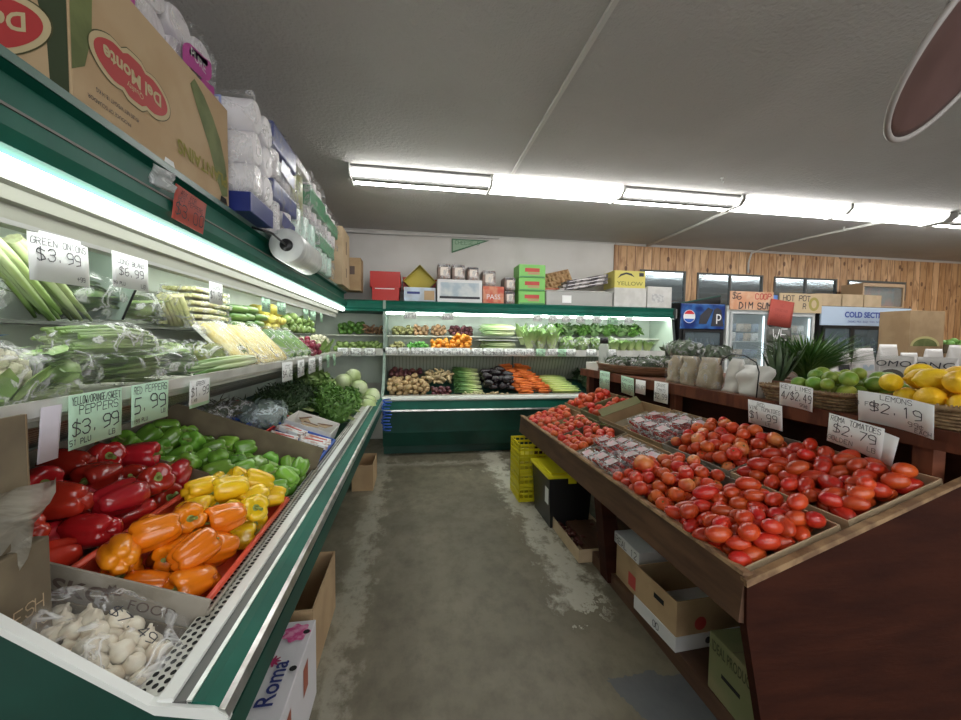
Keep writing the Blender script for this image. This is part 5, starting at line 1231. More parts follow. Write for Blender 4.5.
# ------------------------------------------------------------------ left case, upper row
UZ = 1.452
bagveg('bag of dark leaves on the upper left shelf at the left edge', (-1.17, 1.22, UZ + .06), .26, .09, radians(90), 21, M_bagdark, 40)
bagveg('dark leafy bag stacked at the top left corner of the upper shelf', (-1.18, 1.20, UZ + .17), .24, .075, radians(90), 22, M_bagdark, 40)
stalks('celery_bunch', 'slanting celery bunch at the left end of the upper shelf', (-1.12, 1.37, UZ + .105), .36, .030, 9, .013, (0, radians(38), radians(100)), G_celery, 7, cat='celery', spread=.15)
stalks('leek_bunch', 'slanting pale stalk bunch beside the celery under the first hanging card', (-1.12, 1.47, UZ + .105), .36, .026, 8, .013, (0, radians(38), radians(96)), G_chard, 8, cat='leeks', spread=.1)
bagveg('shiny bag of dark greens beneath the second hanging card', (-1.16, 1.62, UZ + .09), .26, .12, radians(86), 23, M_bagdark, 40)
bagveg('leafy bag behind the divider panel on the upper shelf', (-1.18, 1.95, UZ + .07), .24, .09, radians(86), 24, M_bagleaf, 40)
M_asp = mat('cream_stalk', (0.68, 0.64, 0.36), 0.45, var=.08, blotch=(.55, .55, .25), bscale=10)
for i in range(6):
    t = thing('white_stalk_pack', 'layer of cream stalks in film stacked on the upper left shelf', 'stalk pack', (-1.14, 2.36 + .01 * (i % 2), UZ + .018 + .034 * i), (0, 0, pi / 2 + .04 * (i % 3 - 1)), 'packs of cream stalks')
    mb = MB().use(M_asp)
    for k in range(7): mb.tube([(-.19, -.066 + k * .022, 0), (0, -.066 + k * .022, .003), (.19, -.06 + k * .02, 0)], [.009, .0125, .010], 7)
    mb.build('stalk_bundle', None, t); MB().use(M_film_faint).box(-.20, .20, -.082, .082, -.014, .016, bev=.008).build('cling_film', None, t)
t = thing('white_stalk_pack', 'small pack of cream stalks tipped on edge by the divider', 'stalk pack', (-1.10, 2.08, UZ + .07), (0, radians(55), pi / 2), None)
mb = MB().use(M_asp)
for k in range(5): mb.tube([(-.08, -.05 + k * .022, 0), (.08, -.045 + k * .02, 0)], .012, 7)
mb.build('stalk_bundle', None, t); MB().use(M_film_faint).box(-.09, .09, -.07, .07, -.014, .016, bev=.008).build('cling_film', None, t)
pr_cu = simple('cucumber', M_cuke, [(0, -4.4), (.5, -4.2), (.9, -3.4), (1, 0), (.92, 3.2), (.5, 4.2), (0, 4.4)], .025, 12, horiz=True)
for i in range(24):
    put(pr_cu, (-1.14 + .045 * (i % 3 - 1), 2.74 + .17 * (i // 9) + .02 * (i % 2), UZ + .026 + .047 * ((i % 9) // 3) + .001 * i), (0, 0, pi / 2 + rng.uniform(-.15, .15)), 1, 'green cucumber stacked on the upper left shelf after the cream stalks', 'cucumber', 'cucumbers on the upper left shelf')
M_squash = mat('yellow_squash', (0.62, 0.55, 0.12), 0.4, var=.1)
pr_sq = lumpy('yellow_squash', M_squash, .04, (1.2, .9, .9), 3, .12)
fill([pr_sq], Matrix.Translation((-1.27, 3.25, UZ)), .20, .42, .038, 34, 'pale yellow squash on the upper left shelf past the cucumbers', 'squash', 'yellow squashes on the upper left shelf', rng, .04, zmax=.19)
pr_gs = lumpy('green_squash', mat('green_squash_skin', (0.16, 0.26, 0.06), .4, var=.25, blotch=(.3, .4, .14), bscale=18), .04, (1.1, 1, 1), 5, .12)
fill([pr_gs], Matrix.Translation((-1.28, 3.70, UZ)), .22, .95, .036, 90, 'round green squash at the far end of the upper left shelf', 'squash', 'green squashes on the upper left shelf', rng, .04, zmax=.16)
fill([pr_gs], Matrix.Translation((-1.28, 4.30, SZ)), .40, .30, .038, 12, 'round green squash at the far end of the lower left shelf', 'squash', 'green squashes at the end of the lower left shelf', rng, .04, zmax=.16)

# ------------------------------------------------------------------ back case: well
BA = math.atan(.283)
def bz(y): return 0.665 + (y - 4.80) * .283
def BM(x, y, lift=0.0): return Matrix.Translation((x, y, bz(y) + lift)) @ rmat(BA, 0, 0)
rng = random.Random(31)
M_pot8 = mat('potato_skin', (0.48, 0.34, 0.17), .6, var=.15, blotch=(.38, .25, .12), bscale=12)
P_po = [lumpy('potato', M_pot8, .04, (1.15, .9, .8), s, .22) for s in (1, 2)]
fill(P_po, BM(-.33, 4.84, .03), .52, .42, .036, 80, 'round tan potato in the back case at the left end', 'potato', 'potatoes in the back case', rng, .038, zmax=.17, mound=.05)
P_on = [lumpy('purple_onion', mat('purple_onion_skin', (0.11, 0.03, 0.045), .4, var=.3, blotch=(.18, .07, .06), bscale=10), .035, (1, 1, .9), 1, .1)]
fill(P_on, BM(-.33, 5.26, .10), .45, .25, .035, 22, 'dark purple onion behind the potatoes', 'onion', 'purple onions behind the potatoes', rng, .035, zmax=.17)
P_gi = [lumpy('ginger_root', mat('ginger_skin', (0.55, 0.43, 0.24), .6, var=.12), .04, (1.4, .6, .55), s, .5) for s in (3, 4)]
fill(P_gi, BM(.14, 5.02, .10), .36, .34, .033, 46, 'pale knobbly ginger root between the potatoes and the leeks', 'ginger', 'ginger roots in the back case', rng, .036, zmax=.18)
fill(P_on, BM(.20, 4.84, .02), .26, .17, .028, 22, 'small dark onion at the front edge beside the potatoes', 'onion', 'small dark onions at the front edge', rng, .035, zmax=.1)
G_bok = grad_mat('bok_choy', [(0, (.68, .72, .40)), (.35, (.42, .56, .18)), (.6, (.08, .20, .04)), (1, (.04, .12, .03))], 'X')
for i in range(6):
    x, y = .56 + .0 * i, 4.93 + .075 * i
    stalks('green_bunch', 'dark leaved green bunch with pale stems to the right, in the back case', (.67, 4.92 + .085 * i, bz(4.92 + .085 * i) + .07 + .022 * i), .36, .03, 8, .012, (0, -.05, radians(183)), G_bok, 40 + i, 'green bunches in the back case', 'greens', leafy=3)
t = fill([lumpy('pale_nut', mat('pale_yellow_bits', (.62, .6, .34), .6), .02, (1, 1, .7), 2, .2)], BM(.58, 4.84, .0), .3, .09, .018, 34, 'pale yellow green sprout head at the front edge below the green bunches', 'sprout', 'pale sprouts at the front edge', rng, .02, zmax=.07)
M_egg = mat('aubergine_skin', (0.018, 0.012, 0.016), .22, var=.3, coat=.3)
P_eg = [simple('aubergine', M_egg, [(0, 1.5), (.3, 1.45), (.55, 1.1), (.72, .6), (.95, -.1), (1.0, -.6), (.85, -1.15), (.45, -1.5), (0, -1.6)], .045, 14)]
fill(P_eg, BM(.86, 4.88, .06), .40, .46, .05, 34, 'glossy near black aubergine in the back case beside the carrots', 'aubergine', 'aubergines in the back case', rng, .05, zmax=.2, tiltmode='align')
fill(P_gi, BM(.86, 4.83, .0), .32, .08, .026, 12, 'small pale root at the front edge below the aubergines', 'root', 'pale roots below the aubergines', rng, .036, zmax=.07)
P_cr = [simple('carrot', mat('carrot_skin', (0.78, 0.20, 0.03), .45, var=.12, blotch=(.68, .14, .02), bscale=14), [(0, 5.2), (.5, 5.1), (1.0, 4.7), (.9, 2.5), (.66, -1), (.38, -4), (.12, -5.8), (0, -6)], .0175, 10)]
for i in range(150):
    r_ = i % 30; L = i // 30; y = 4.86 + r_ * .0185 + rng.uniform(-.006, .006)
    put(P_cr[0], (1.50 - .012 * r_ * .5 + rng.uniform(-.05, .05) + (.11 if i % 2 else -.11), y, bz(y) + .055 + L * .022 + .0035 * r_), (rng.uniform(-.3, .3), rng.uniform(-.1, .1), (0 if rng.random() < .5 else pi) + rng.gauss(0, .28)), rng.uniform(.85, 1.1), 'orange carrot in the heap in the back case', 'carrot', 'carrots in the back case')
for i in range(7):
    y = 4.90 + .075 * i
    stalks('celery_bunch', 'yellow green celery bunch lying across the back case beside the carrots', (1.95 - .012 * i, y, bz(y) + .075), .37, .035, 8, .014, (0, 0, radians(rng.uniform(-5, 5))), grad_mat('pale_celery', [(0, (.55, .62, .12)), (.6, (.48, .60, .10)), (1, (.25, .42, .06))], 'X', stripes=(2, 70, 70)), 60 + i, 'celery bunches in the back case', 'celery', spread=.1)
for i, (x, y) in enumerate([(2.35 + .22 * a, 4.95 + .2 * b_) for a in range(5) for b_ in range(3)]):
    bunch('dark_green_bunch', 'dark green leafy bunch in the back case right of the celery', (x, y, bz(y) + .08), (.13, .12, .10), 200 + i, M_dherb, 'dark bunches in the back case', n=90, leaf=(.05, .03), cat='greens', stem=False)

# back case: shelf
BZ = 1.246
def X_(px): return -.35 + (px - 385) * .01325
P_gp = [lumpy('brussels_sprout', mat('bright_green_sprout', (0.10, 0.36, 0.06), .45, var=.2, blotch=(.2, .48, .12), bscale=16), .03, (1, 1, .95), 2, .12)]
fill(P_gp, Matrix.Translation((-.10, 5.15, BZ)), .30, .24, .026, 60, 'bright green sprout on the back shelf left of the orange fruit', 'sprout', 'bright green sprouts on the back shelf', rng, .03, zmax=.12, mound=.15)
P_ob = [lumpy('tan_root', mat('tan_root_skin', (0.34, 0.32, 0.14), .6, var=.2), .03, (1.2, .9, .8), 2, .2)]
fill(P_ob, Matrix.Translation((-.32, 5.15, BZ)), .22, .24, .027, 30, 'tan green root at the left end of the back shelf', 'root', 'tan roots on the back shelf', rng, .03, zmax=.12, mound=.15)
P_ch = [lumpy('orange_fruit', mat('orange_fruit_skin', (0.80, 0.34, 0.04), .4, var=.15, blotch=(.70, .24, .02), bscale=12), .035, (1.2, .9, .9), s, .45) for s in (5, 6)]
fill(P_ch, Matrix.Translation((.20, 5.14, BZ)), .32, .28, .034, 60, 'bright orange lumpy fruit in the left heap on the back shelf', 'orange fruit', 'orange fruit, left heap', rng, .036, zmax=.16, mound=.3)
fill(P_ch, Matrix.Translation((.46, 5.14, BZ)), .30, .28, .034, 90, 'bright orange lumpy fruit in the taller right heap on the back shelf', 'orange fruit', 'orange fruit, right heap', rng, .036, zmax=.24, mound=.45)
for j in range(2):
    for i in range(3):
        stalks('leek_bunch', ['leek bunch in the pile lying on the back shelf', 'leek bunch in the raised pile under the back case lights'][j], (1.10, 5.22 + .09 * i, BZ + .045 + j * .21 + (.02 * i)), .46, .034, 8, .014, (0, 0, radians(rng.uniform(175, 185))), G_leek, 90 + i + 5 * j, ['leeks on the back shelf', 'raised leeks on the back shelf'][j], 'leeks', spread=.1, leafy=2)
        stalks('leek_bunch', ['leek bunch in the pile lying on the back shelf', 'leek bunch in the raised pile under the back case lights'][j], (1.10, 5.22 + .09 * i, BZ + .10 + j * .21 + (.02 * i)), .46, .030, 7, .014, (0, 0, radians(rng.uniform(175, 185))), G_leek, 190 + i + 5 * j, ['leeks on the back shelf', 'raised leeks on the back shelf'][j], 'leeks', spread=.1)
tag(MB().use(mat('white_wire', (.7, .72, .7), .4)).box(.84, 1.36, 5.17, 5.60, BZ + .155, BZ + .165).build('wire_rack'), 'small rack holding the upper leeks in the back case', 'rack')
G_rom = grad_mat('romaine_leaf', [(0, (.72, .76, .48)), (.4, (.48, .60, .25)), (1, (.16, .32, .08))], 'Z')
def romaine(label, x, y, z, seed, h=.28, group=None, wrap=True, mt=None, nm='romaine'):
    t = thing(nm, label, 'lettuce', (x, y, z), (radians(8), 0, rng.uniform(0, 6)), group); rg = random.Random(seed); mb = MB().use(mt or G_rom)
    for i in range(26):
        a = i * 2.4; s = .10 + .30 * i / 26; mb.leaf((cos(a) * .02, sin(a) * .02, 0), (cos(a) * s, sin(a) * s, 1), (-cos(a), -sin(a), .2), h * rg.uniform(.75, 1.0), .085, .12, seg=5, fold=.25)
    mb.build('leaves', None, t)
    if wrap: MB().use(M_film_faint).ball((0, 0, h * .5), (.085, .085, h * .56), 3, fn=lambda v: 1 + .12 * noise.noise(v * 3 + Vector((seed, 0, 0)))).build('plastic_bag', None, t)
    return t
for i in range(3): romaine('upright pale romaine lettuce in film on the back shelf', 1.53 + .16 * i, 5.22, BZ, 5 + i, .36, 'upright romaine on the back shelf')
for i in range(3): romaine('green topped lettuce set behind the upright romaine', 1.50 + .2 * i, 5.45, BZ + .10, 15 + i, .32, 'greens behind the romaine', wrap=False)
for i in range(4): 
    wrapped('bagged_spinach', 'clear bag of dark and pale greens on the back shelf, right half', (2.08 + .22 * i, 5.25, BZ + .11), (.12, .10, .115), 300 + i, mt_in=M_lgreen if i % 2 == 0 else M_bagleaf, n=80, leaf=(.07, .04), group='bagged greens on the back shelf')
for i in range(7): 
    bunch('kale_bunch', 'dark green leafy bunch on the upper back shelf, right half', (2.0 + .2 * i, 5.50, 1.46 + .08), (.12, .10, .10), 320 + i, M_bagdark if i % 2 else M_herb, 'leafy bunches on the upper back shelf', n=110, leaf=(.06, .035), cat='greens', stem=False)
for i in range(5):
    romaine('row of pale stemmed leaf vegetables near the right end of the back shelf', 2.75 + .12 * i, 5.18, BZ, 40 + i, .20, 'pale stemmed greens near the right end', wrap=False, nm='bok_choy')
# upper back shelf, left: dark roots and shallots hanging in nets
fill(P_ob, Matrix.Translation((-.30, 5.42, 1.46)), .30, .2, .03, 24, 'tan green root on the upper back shelf at the left', 'root', 'tan roots on the upper back shelf', rng, .03, zmax=.16)
for i, x in enumerate((-.02, .22)):
    fill([[lumpy('small_squash', mat('tan_pink_squash', (0.40, 0.24, 0.13), .5, var=.2), .03, (1, 1, 1.1), 3, .2)][0]], Matrix.Translation((x, 5.42, 1.46)), .22, .2, .03, 20, ['pinkish tan squash on the upper back shelf', 'yellowish tan squash on the upper back shelf next to the dark roots'][i], 'squash', ['pinkish squash on the upper back shelf', 'yellowish squash on the upper back shelf'][i], rng, .03, zmax=.2)
fill(P_on, Matrix.Translation((.46, 5.42, 1.46)), .36, .2, .03, 40, 'dark purple root heaped high under the back case lights', 'root', 'dark roots on the upper back shelf', rng, .035, zmax=.2)
# corner bay left of the post
fill([pr_gs], Matrix.Translation((-1.0, 5.15, BZ)), .62, .30, .036, 50, 'green squash on the corner shelf left of the dividing post', 'squash', 'green squashes on the corner shelf', rng, .04, zmax=.2)
P_gr2 = [lumpy('green_fruit', mat('green_fruit_skin', (0.16, 0.34, 0.07), .4, var=.2), .035, (1, 1, 1), 4, .06)]
fill(P_gr2, Matrix.Translation((-1.0, 5.42, 1.46)), .36, .2, .035, 26, 'round green fruit high on the corner shelf', 'fruit', 'green fruit on the upper corner shelf', rng, .035, zmax=.16)
fill([lumpy('tan_pod', mat('tan_red_pod', (.42, .24, .14), .5, var=.3), .03, (1.8, .5, .5), 6, .3)], Matrix.Translation((-.66, 5.42, 1.46)), .28, .2, .03, 26, 'tan pod high on the corner shelf beside the post', 'pod', 'tan pods on the upper corner shelf', rng, .03, zmax=.2)
# price tags
M_tagg = mat('green_price_tag', (0.45, 0.72, 0.50), 0.6)
def ptag(x, y, z, face, w_, h, label, group, mt=None, seed=1, tilt=0.0):
    t = sign('price_tag', label, (x, y, z), w_, h, face, [], card=mt or M_tag, group=group, cat='price tag', tilt=tilt, turn=random.Random(seed).uniform(-.08, .08), spin=random.Random(seed + 9).uniform(-.04, .04))
    mb = MB(); rg = random.Random(seed)
    strokes(mb, ''.join(rg.choice('ABCEORSTN') for _ in range(4)), 0, h * .24, h * .2, Matrix(), wd=h * .022, seed=seed); strokes(mb, '$' + rg.choice('1234') + '.' + rg.choice(('49', '99', '29')), 0, -h * .12, h * .34, Matrix(), wd=h * .035, seed=seed)
    mb.build('lettering', M_ink, t); return t
for i, px in enumerate((390, 402, 414, 424, 433, 441, 450, 460, 472, 483, 493, 504, 514, 524, 549, 568, 590, 612)):
    g = px in (460,)
    ptag(X_(px), 5.092, 1.25, '-y', .135, .10, 'small white price tag clipped in the row along the back case shelf', 'white price tags on the back shelf rail', None, seed=i)
for i, px in enumerate((536, 558)):
    ptag(X_(px), 5.088, 1.25, '-y', .13, .10, ['pale green price tag under the romaine, left of the pair', 'pale green price tag under the greens, right of the pair'][i], None, M_tagg, seed=40 + i)
for i, px in enumerate((408, 443, 532, 548, 562, 577, 595, 630)):
    ptag(X_(px), 5.088, 1.70, '-y', .15 if px < 450 else .12, .085, 'small white price tag hanging under the back case lights', 'white tags hanging from the back canopy', None, seed=60 + i)
ptag(X_(612), 5.086, 1.69, '-y', .16, .10, 'pale green tag hanging under the back case lights at the right', None, M_tagg, seed=81)
for i, x in enumerate((-.86, -.70, -.54)): ptag(x, 5.09, 1.24, '-y', .12, .10, 'white price tag on the corner shelf left of the post', 'white tags on the corner shelf', None, seed=90 + i)
for i, y in enumerate((2.62, 2.92, 3.22, 3.5, 3.8, 4.1)):
    g = i in (4, 5)
    ptag(-.768, y, 1.195, '+x', .17, .115, 'pale green price tag near the far end of the left shelf' if g else 'white price tag in the row toward the far end of the left shelf', 'green tags on the left shelf' if g else 'white tags on the left shelf', M_tagg if g else None, seed=100 + i)

# ------------------------------------------------------------------ cards on the left case
sign('price_card', 'pale green card reading yellow orange sweet peppers 3.99 on the left shelf edge', (-.765, 1.108, 1.203), .165, .125, '+x', [('YELLOW/ORANGE/SWEET', 0, .38, .14), ('PEPPERS', .05, .20, .16), ('$3.99', 0, -.12, .27), ('LB', .30, -.38, .10), ('51 PLU', -.3, -.38, .10)], card=M_green_card, tilt=-.05, curl=.02, seed=21)
sign('price_card', 'pale green card reading red peppers 5.99 on the left shelf edge', (-.765, 1.308, 1.208), .165, .115, '+x', [('RED PEPPERS', 0, .36, .17), ('5.99', 0, .0, .36), ('LB', .36, -.30, .10), ('1199 PLU', -.28, -.40, .09)], card=M_green_card, tilt=-.05, curl=.03, seed=22)
sign('price_card', 'white card over a green one right of the red peppers card', (-.763, 1.585, 1.205), .135, .085, '+x', [('GREEN', 0, .34, .16), ('$1.99', 0, .0, .36), ('1.49', -.3, -.34, .13)], tilt=-.05, seed=23)
sign('price_card', 'pale green card mostly hidden behind the white one', (-.767, 1.595, 1.192), .135, .085, '+x', [], card=M_green_card, tilt=-.05, seed=23)
sign('price_card', 'small white folded card at the near end of the left shelf edge', (-.767, .985, 1.19), .05, .12, '+x', [], card=mat('lilac_white_card', (.66, .62, .70), .7), tilt=-.1, seed=23)
sign('price_card', 'white card reading green onions 3.99 hanging from the canopy at the left edge', (-.922, 1.245, 1.60), .185, .125, '+x', [('GREEN ONIONS', -.02, .30, .13), ('$3.99', -.05, .04, .24), ('+99', .3, -.36, .10)], tilt=.02, curl=-.03, spin=.02, seed=24)
sign('price_card', 'second white card from the left hanging from the canopy, reading 6.99', (-.922, 1.505, 1.61), .17, .11, '+x', [('LONG BEANS', 0, .26, .13), ('$6.99', 0, -.02, .24), ('LB', .32, -.36, .12), ('99 PLU', -.34, -.38, .09)], seed=25)
sign('price_card', 'white card hanging from the canopy over the cream stalks', (-.922, 2.08, 1.605), .13, .10, '+x', [('CORN', 0, .3, .2), ('$1.99', 0, -.1, .34)], seed=26)
for i, y in enumerate((2.75, 3.05, 3.7, 3.95, 4.3)):
    ptag(-.93, y, 1.615, '+x', .15, .10, ['pale green tag hanging from the canopy over the cucumbers' , 'dark backed tag hanging from the canopy over the squashes', 'first of three pale green tags hanging far along the canopy', 'second of three pale green tags hanging far along the canopy', 'third of three pale green tags hanging far along the canopy'][i], None, M_tagg, seed=120 + i)
sign('price_card', 'red card reading 3.00 stuck on the left case canopy', (-.788, 1.60, 1.85), .20, .115, '+x', [('ASK FOR', -.1, .34, .14), ('HOT PEPPERS', -.0, .16, .14), ('$3.00', 0, -.16, .36)], card=M_red_card, tilt=-.12, spin=-.02, seed=27)
t = pouch('clear_bag', 'scrap of clear plastic on the canopy beside the red card', (-.785, 1.44, 1.87), .09, .02, .06, pi / 2, film('grey_film', (.6, .62, .62), .5, .95, .2, 12), 8, wrinkle=.02)
# roll of produce bags on its rod
rl = thing('bag_roll', 'roll of clear produce bags on a rod at the left case canopy', 'bag roll', (-.70, 2.62, 1.915))
Mroll = rmat(pi / 2, 0, 0)
mb = MB().use(mat('rolled_plastic_white', (.66, .68, .66), .35, blotch=(.55, .57, .56), bscale=8, stretch=(1, 12, 1))); mb.lathe([(.03, -.23), (.088, -.23), (.092, -.225), (.092, .225), (.088, .23), (.03, .23)], 28, M=Mroll); mb.build('roll', None, rl)
MB().use(M_black).lathe([(0, .232), (.034, .236), (.036, .22), (.02, .21)], 18, M=Mroll).build('core_cap', None, rl)
MB().use(M_black).tube([(-.11, -.42, .04), (-.02, -.40, .02), (0, -.30, 0), (0, .26, 0)], .006, 8).build('rod', None, rl)

# ------------------------------------------------------------------ goods on top of the left case
CT = 1.972
bx = thing('fruit_carton', 'large upside down plantain carton with red logos on top of the left case', 'carton', (-1.045, 1.56, CT), (0, 0, radians(-2)))
W_, D_, H_ = .46, .78, .41
M_kraftbox = mat('tan_fruit_carton', (0.50, 0.36, 0.21), .8, blotch=(.45, .31, .17), bscale=4)
MB().use(M_kraftbox).box(-W_ / 2, W_ / 2, -D_ / 2, D_ / 2, 0, H_, bev=.004).build('carton_body', None, bx)
def logo(parent, M, s, flip=True):
    M = M @ (rmat(0, 0, pi) if flip else Matrix())
    def blob(k):
        out = []
        for i in range(56):
            q = 2 * pi * i / 56; c_, sn = cos(q), sin(q)
            rr = (1 + .10 * cos(2 * q) - .16 * exp(-((abs(c_) - .42) / .12) ** 2) * (1 if abs(sn) > .5 else 0))
            out.append((s * c_ * rr * (1 + k / 1.0 * .06), s * .50 * sn * rr * (1 + k * .13)))
        return out
    patch(parent, M, 1, 1, mat('dark_olive_print', (.08, .07, .025), .7), 'logo_outline', .0, blob(2.1))
    patch(parent, M, 1, 1, mat('cream_print', (.52, .42, .24), .7), 'logo_border', .0006, blob(1.7))
    patch(parent, M, 1, 1, mat('logo_red', (.42, .035, .035), .6), 'logo_panel', .0012, blob(0))
    text_mesh('Del Monte', s * .40, M @ Matrix.Translation((0, -s * .05, .002)), mat('cream_print', (.52, .42, .24), .7), parent, bold=s * .012)
    text_mesh('Quality', s * .17, M @ Matrix.Translation((0, s * .22, .002)), mat('cream_print', (.52, .42, .24), .7), parent)
Mx = face_M('+x', W_, D_, H_, -.175, .185); logo(bx, Mx, .135)
My = face_M('-y', W_, D_, H_, .01, .17); logo(bx, My, .15)
text_mesh('PLANTAINS', .066, face_M('+x', W_, D_, H_, .195, .095, .0035) @ rmat(0, 0, pi), mat('yellow_olive_print', (.26, .23, .03), .7), bx, bold=.0016, xs=1.0)
text_mesh('40 LBS NET WEIGHT 18.14 KG', .017, face_M('+x', W_, D_, H_, -.24, .075) @ rmat(0, 0, pi), M_ink, bx, xs=.7)
text_mesh('PRODUCE OF ECUADOR', .015, face_M('+x', W_, D_, H_, -.27, .045) @ rmat(0, 0, pi), M_ink, bx, xs=.9)
M_plant = mat('plantain_print_green', (.10, .125, .035), .7, blotch=(.16, .19, .06), bscale=9)
def curved(pts, wd):
    L_, R_2 = [], []
    for i, p in enumerate(pts):
        p = Vector((*p, 0)); a = Vector((*pts[min(i + 1, len(pts) - 1)], 0)) - Vector((*pts[max(i - 1, 0)], 0)); a.normalize(); n = Vector((-a.y, a.x, 0)); w2 = wd * sin(pi * (i + .5) / len(pts)) ** .6
        L_.append((p + n * w2)[:2]); R_2.append((p - n * w2)[:2])
    return L_ + R_2[::-1]
patch(bx, face_M('+x', W_, D_, H_, .205, .2), 1, 1, M_plant, 'plantain_print', .0, curved([(-.08, .17), (-.03, .13), (.02, .08), (.07, .02), (.105, -.05), (.13, -.12), (.145, -.17)], .055))
patch(bx, face_M('+x', W_, D_, H_, -.372, .28), 1, 1, M_plant, 'plantain_print', .0, [(-.018, -.20), (.02, -.17), (.045, -.08), (.05, .02), (.035, .09), (.0, .125), (-.018, .125)])
patch(bx, face_M('-y', W_, D_, H_, .15, .2), 1, 1, mat('plantain_print_dark', (.035, .05, .02), .7), 'plantain_print', .0, [(.075, -.19), (.035, -.19), (.03, -.05), (.01, .05), (-.06, .2), (.075, .2)])
for (u, v) in ((-.02, .012), (.34, .012)):
    patch(bx, face_M('+x', W_, D_, H_, u, v), 1, 1, M_dark if u > 0 else M_paper, 'hand_hole', .0, [(-.03, -.012), (.03, -.012), (.022, .012), (-.022, .012)])
M_sheen = mat('soft_white_wrap', (.72, .69, .70), .35, blotch=(.62, .58, .62), bscale=10)
M_pinkp = mat('magenta_print', (.45, .05, .28), .4); M_purp = mat('purple_print', (.16, .03, .26), .4); M_bluep = mat('deep_blue_print', (.02, .035, .20), .35); M_grnp = mat('leaf_green_print', (.05, .22, .10), .4); M_mint = mat('mint_green_wrap', (.50, .68, .60), .35, blotch=(.6, .72, .66), bscale=8)
def rollpack(name, label, x0, x1, y0, y1, z0, z1, axis, nu, nv, body, band=None, bandz=(.3, .6), film_mt=None, seed=1, emblem=None):
    """wrapped pack of paper rolls: each roll its own part, printed band, crinkled wrap"""
    t = thing(name, label, 'paper roll pack', ((x0 + x1) / 2, (y0 + y1) / 2, z0)); a, b_, h = (x1 - x0) / 2, (y1 - y0) / 2, z1 - z0
    for u in range(nu):
        for v in range(nv):
            if axis == 'x':
                r = min(b_ / nu, h / 2 / nv); c_ = (-a + .004, -b_ + (u + .5) * 2 * b_ / nu, (v + .5) * h / nv); e = (a - .004, c_[1], c_[2]); sc_ = (1, (b_ / nu) / r, (h / 2 / nv) / r)
            elif axis == 'z':
                r = min(b_ / nu, a / nv); c_ = (-a + (v + .5) * 2 * a / nv, -b_ + (u + .5) * 2 * b_ / nu, .004); e = (c_[0], c_[1], h - .004)
            mb = MB().use(body); mb.tube([c_, [c_[k] + (e[k] - c_[k]) * .02 for k in range(3)], [c_[k] + (e[k] - c_[k]) * .98 for k in range(3)], e], [r * .9, r, r, r * .9], 20)
            if axis == 'x' and sc_ != (1, 1, 1):
                for v_ in mb.bm.verts: v_.co.y = c_[1] + (v_.co.y - c_[1]) * sc_[1]; v_.co.z = c_[2] + (v_.co.z - c_[2]) * sc_[2]
            mb.build('paper_roll', None, t)
    for k, (bm_, z_a, z_b, m2) in enumerate(band or []):
        MB().use(m2).box(-a - .002, a + .002, -b_ - .002, b_ + .002, h * z_a, h * z_b, bev=.012).build('printed_band', None, t)
    mb = MB().use(film_mt or M_film_faint); rg = random.Random(seed)
    mb.box(-a - .005, a + .005, -b_ - .005, b_ + .005, .001, h + .005)
    bmesh.ops.subdivide_edges(mb.bm, edges=list(mb.bm.edges), cuts=9, use_grid_fill=True)
    for v_ in mb.bm.verts:
        n_ = noise.noise(v_.co * 18 + Vector((seed, 0, 0))) * .010; v_.co.x += n_ if abs(v_.co.x) > a else 0; v_.co.y += n_ if abs(v_.co.y) > b_ else 0
        if v_.co.z > h * .9: v_.co.z += n_
    for f in mb.bm.faces: f.smooth = True
    mb.build('plastic_wrap', None, t)
    return t
# pink and purple pack behind the carton's top
t = rollpack('tissue_pack', 'white tissue pack with magenta print above the plantain carton', -1.30, -.86, 1.30, 1.96, CT + .412, CT + .64, 'x', 4, 2, M_sheen, seed=3)
for k, (u, v, w2, h2, m2) in enumerate(((.17, .10, .22, .09, M_pinkp), (.24, .045, .12, .05, M_pinkp), (.18, .125, .14, .03, M_purp), (-.26, .11, .11, .16, M_purp), (-.22, .05, .05, .09, M_pinkp))):
    patch(t, face_M('+x', .45, .67, .2, u, v, .008) , w2, h2, m2, outline=[(w2 / 2 * math.copysign(abs(cos(q)) ** .5, cos(q)), h2 / 2 * math.copysign(abs(sin(q)) ** .5, sin(q)) + .18 * w2 * cos(q)) for q in [2 * pi * i / 24 for i in range(24)]])
text_mesh('PURE', .05, face_M('+x', .45, .67, .2, .17, .105, .0105), M_sheen, t)
t = rollpack('tissue_pack', 'tissue pack on the near part of the plantain carton, mostly above the picture', -1.30, -.90, 1.02, 1.28, CT + .412, CT + .62, 'x', 2, 2, M_sheen, [(0, .2, .9, M_purp)], seed=4)
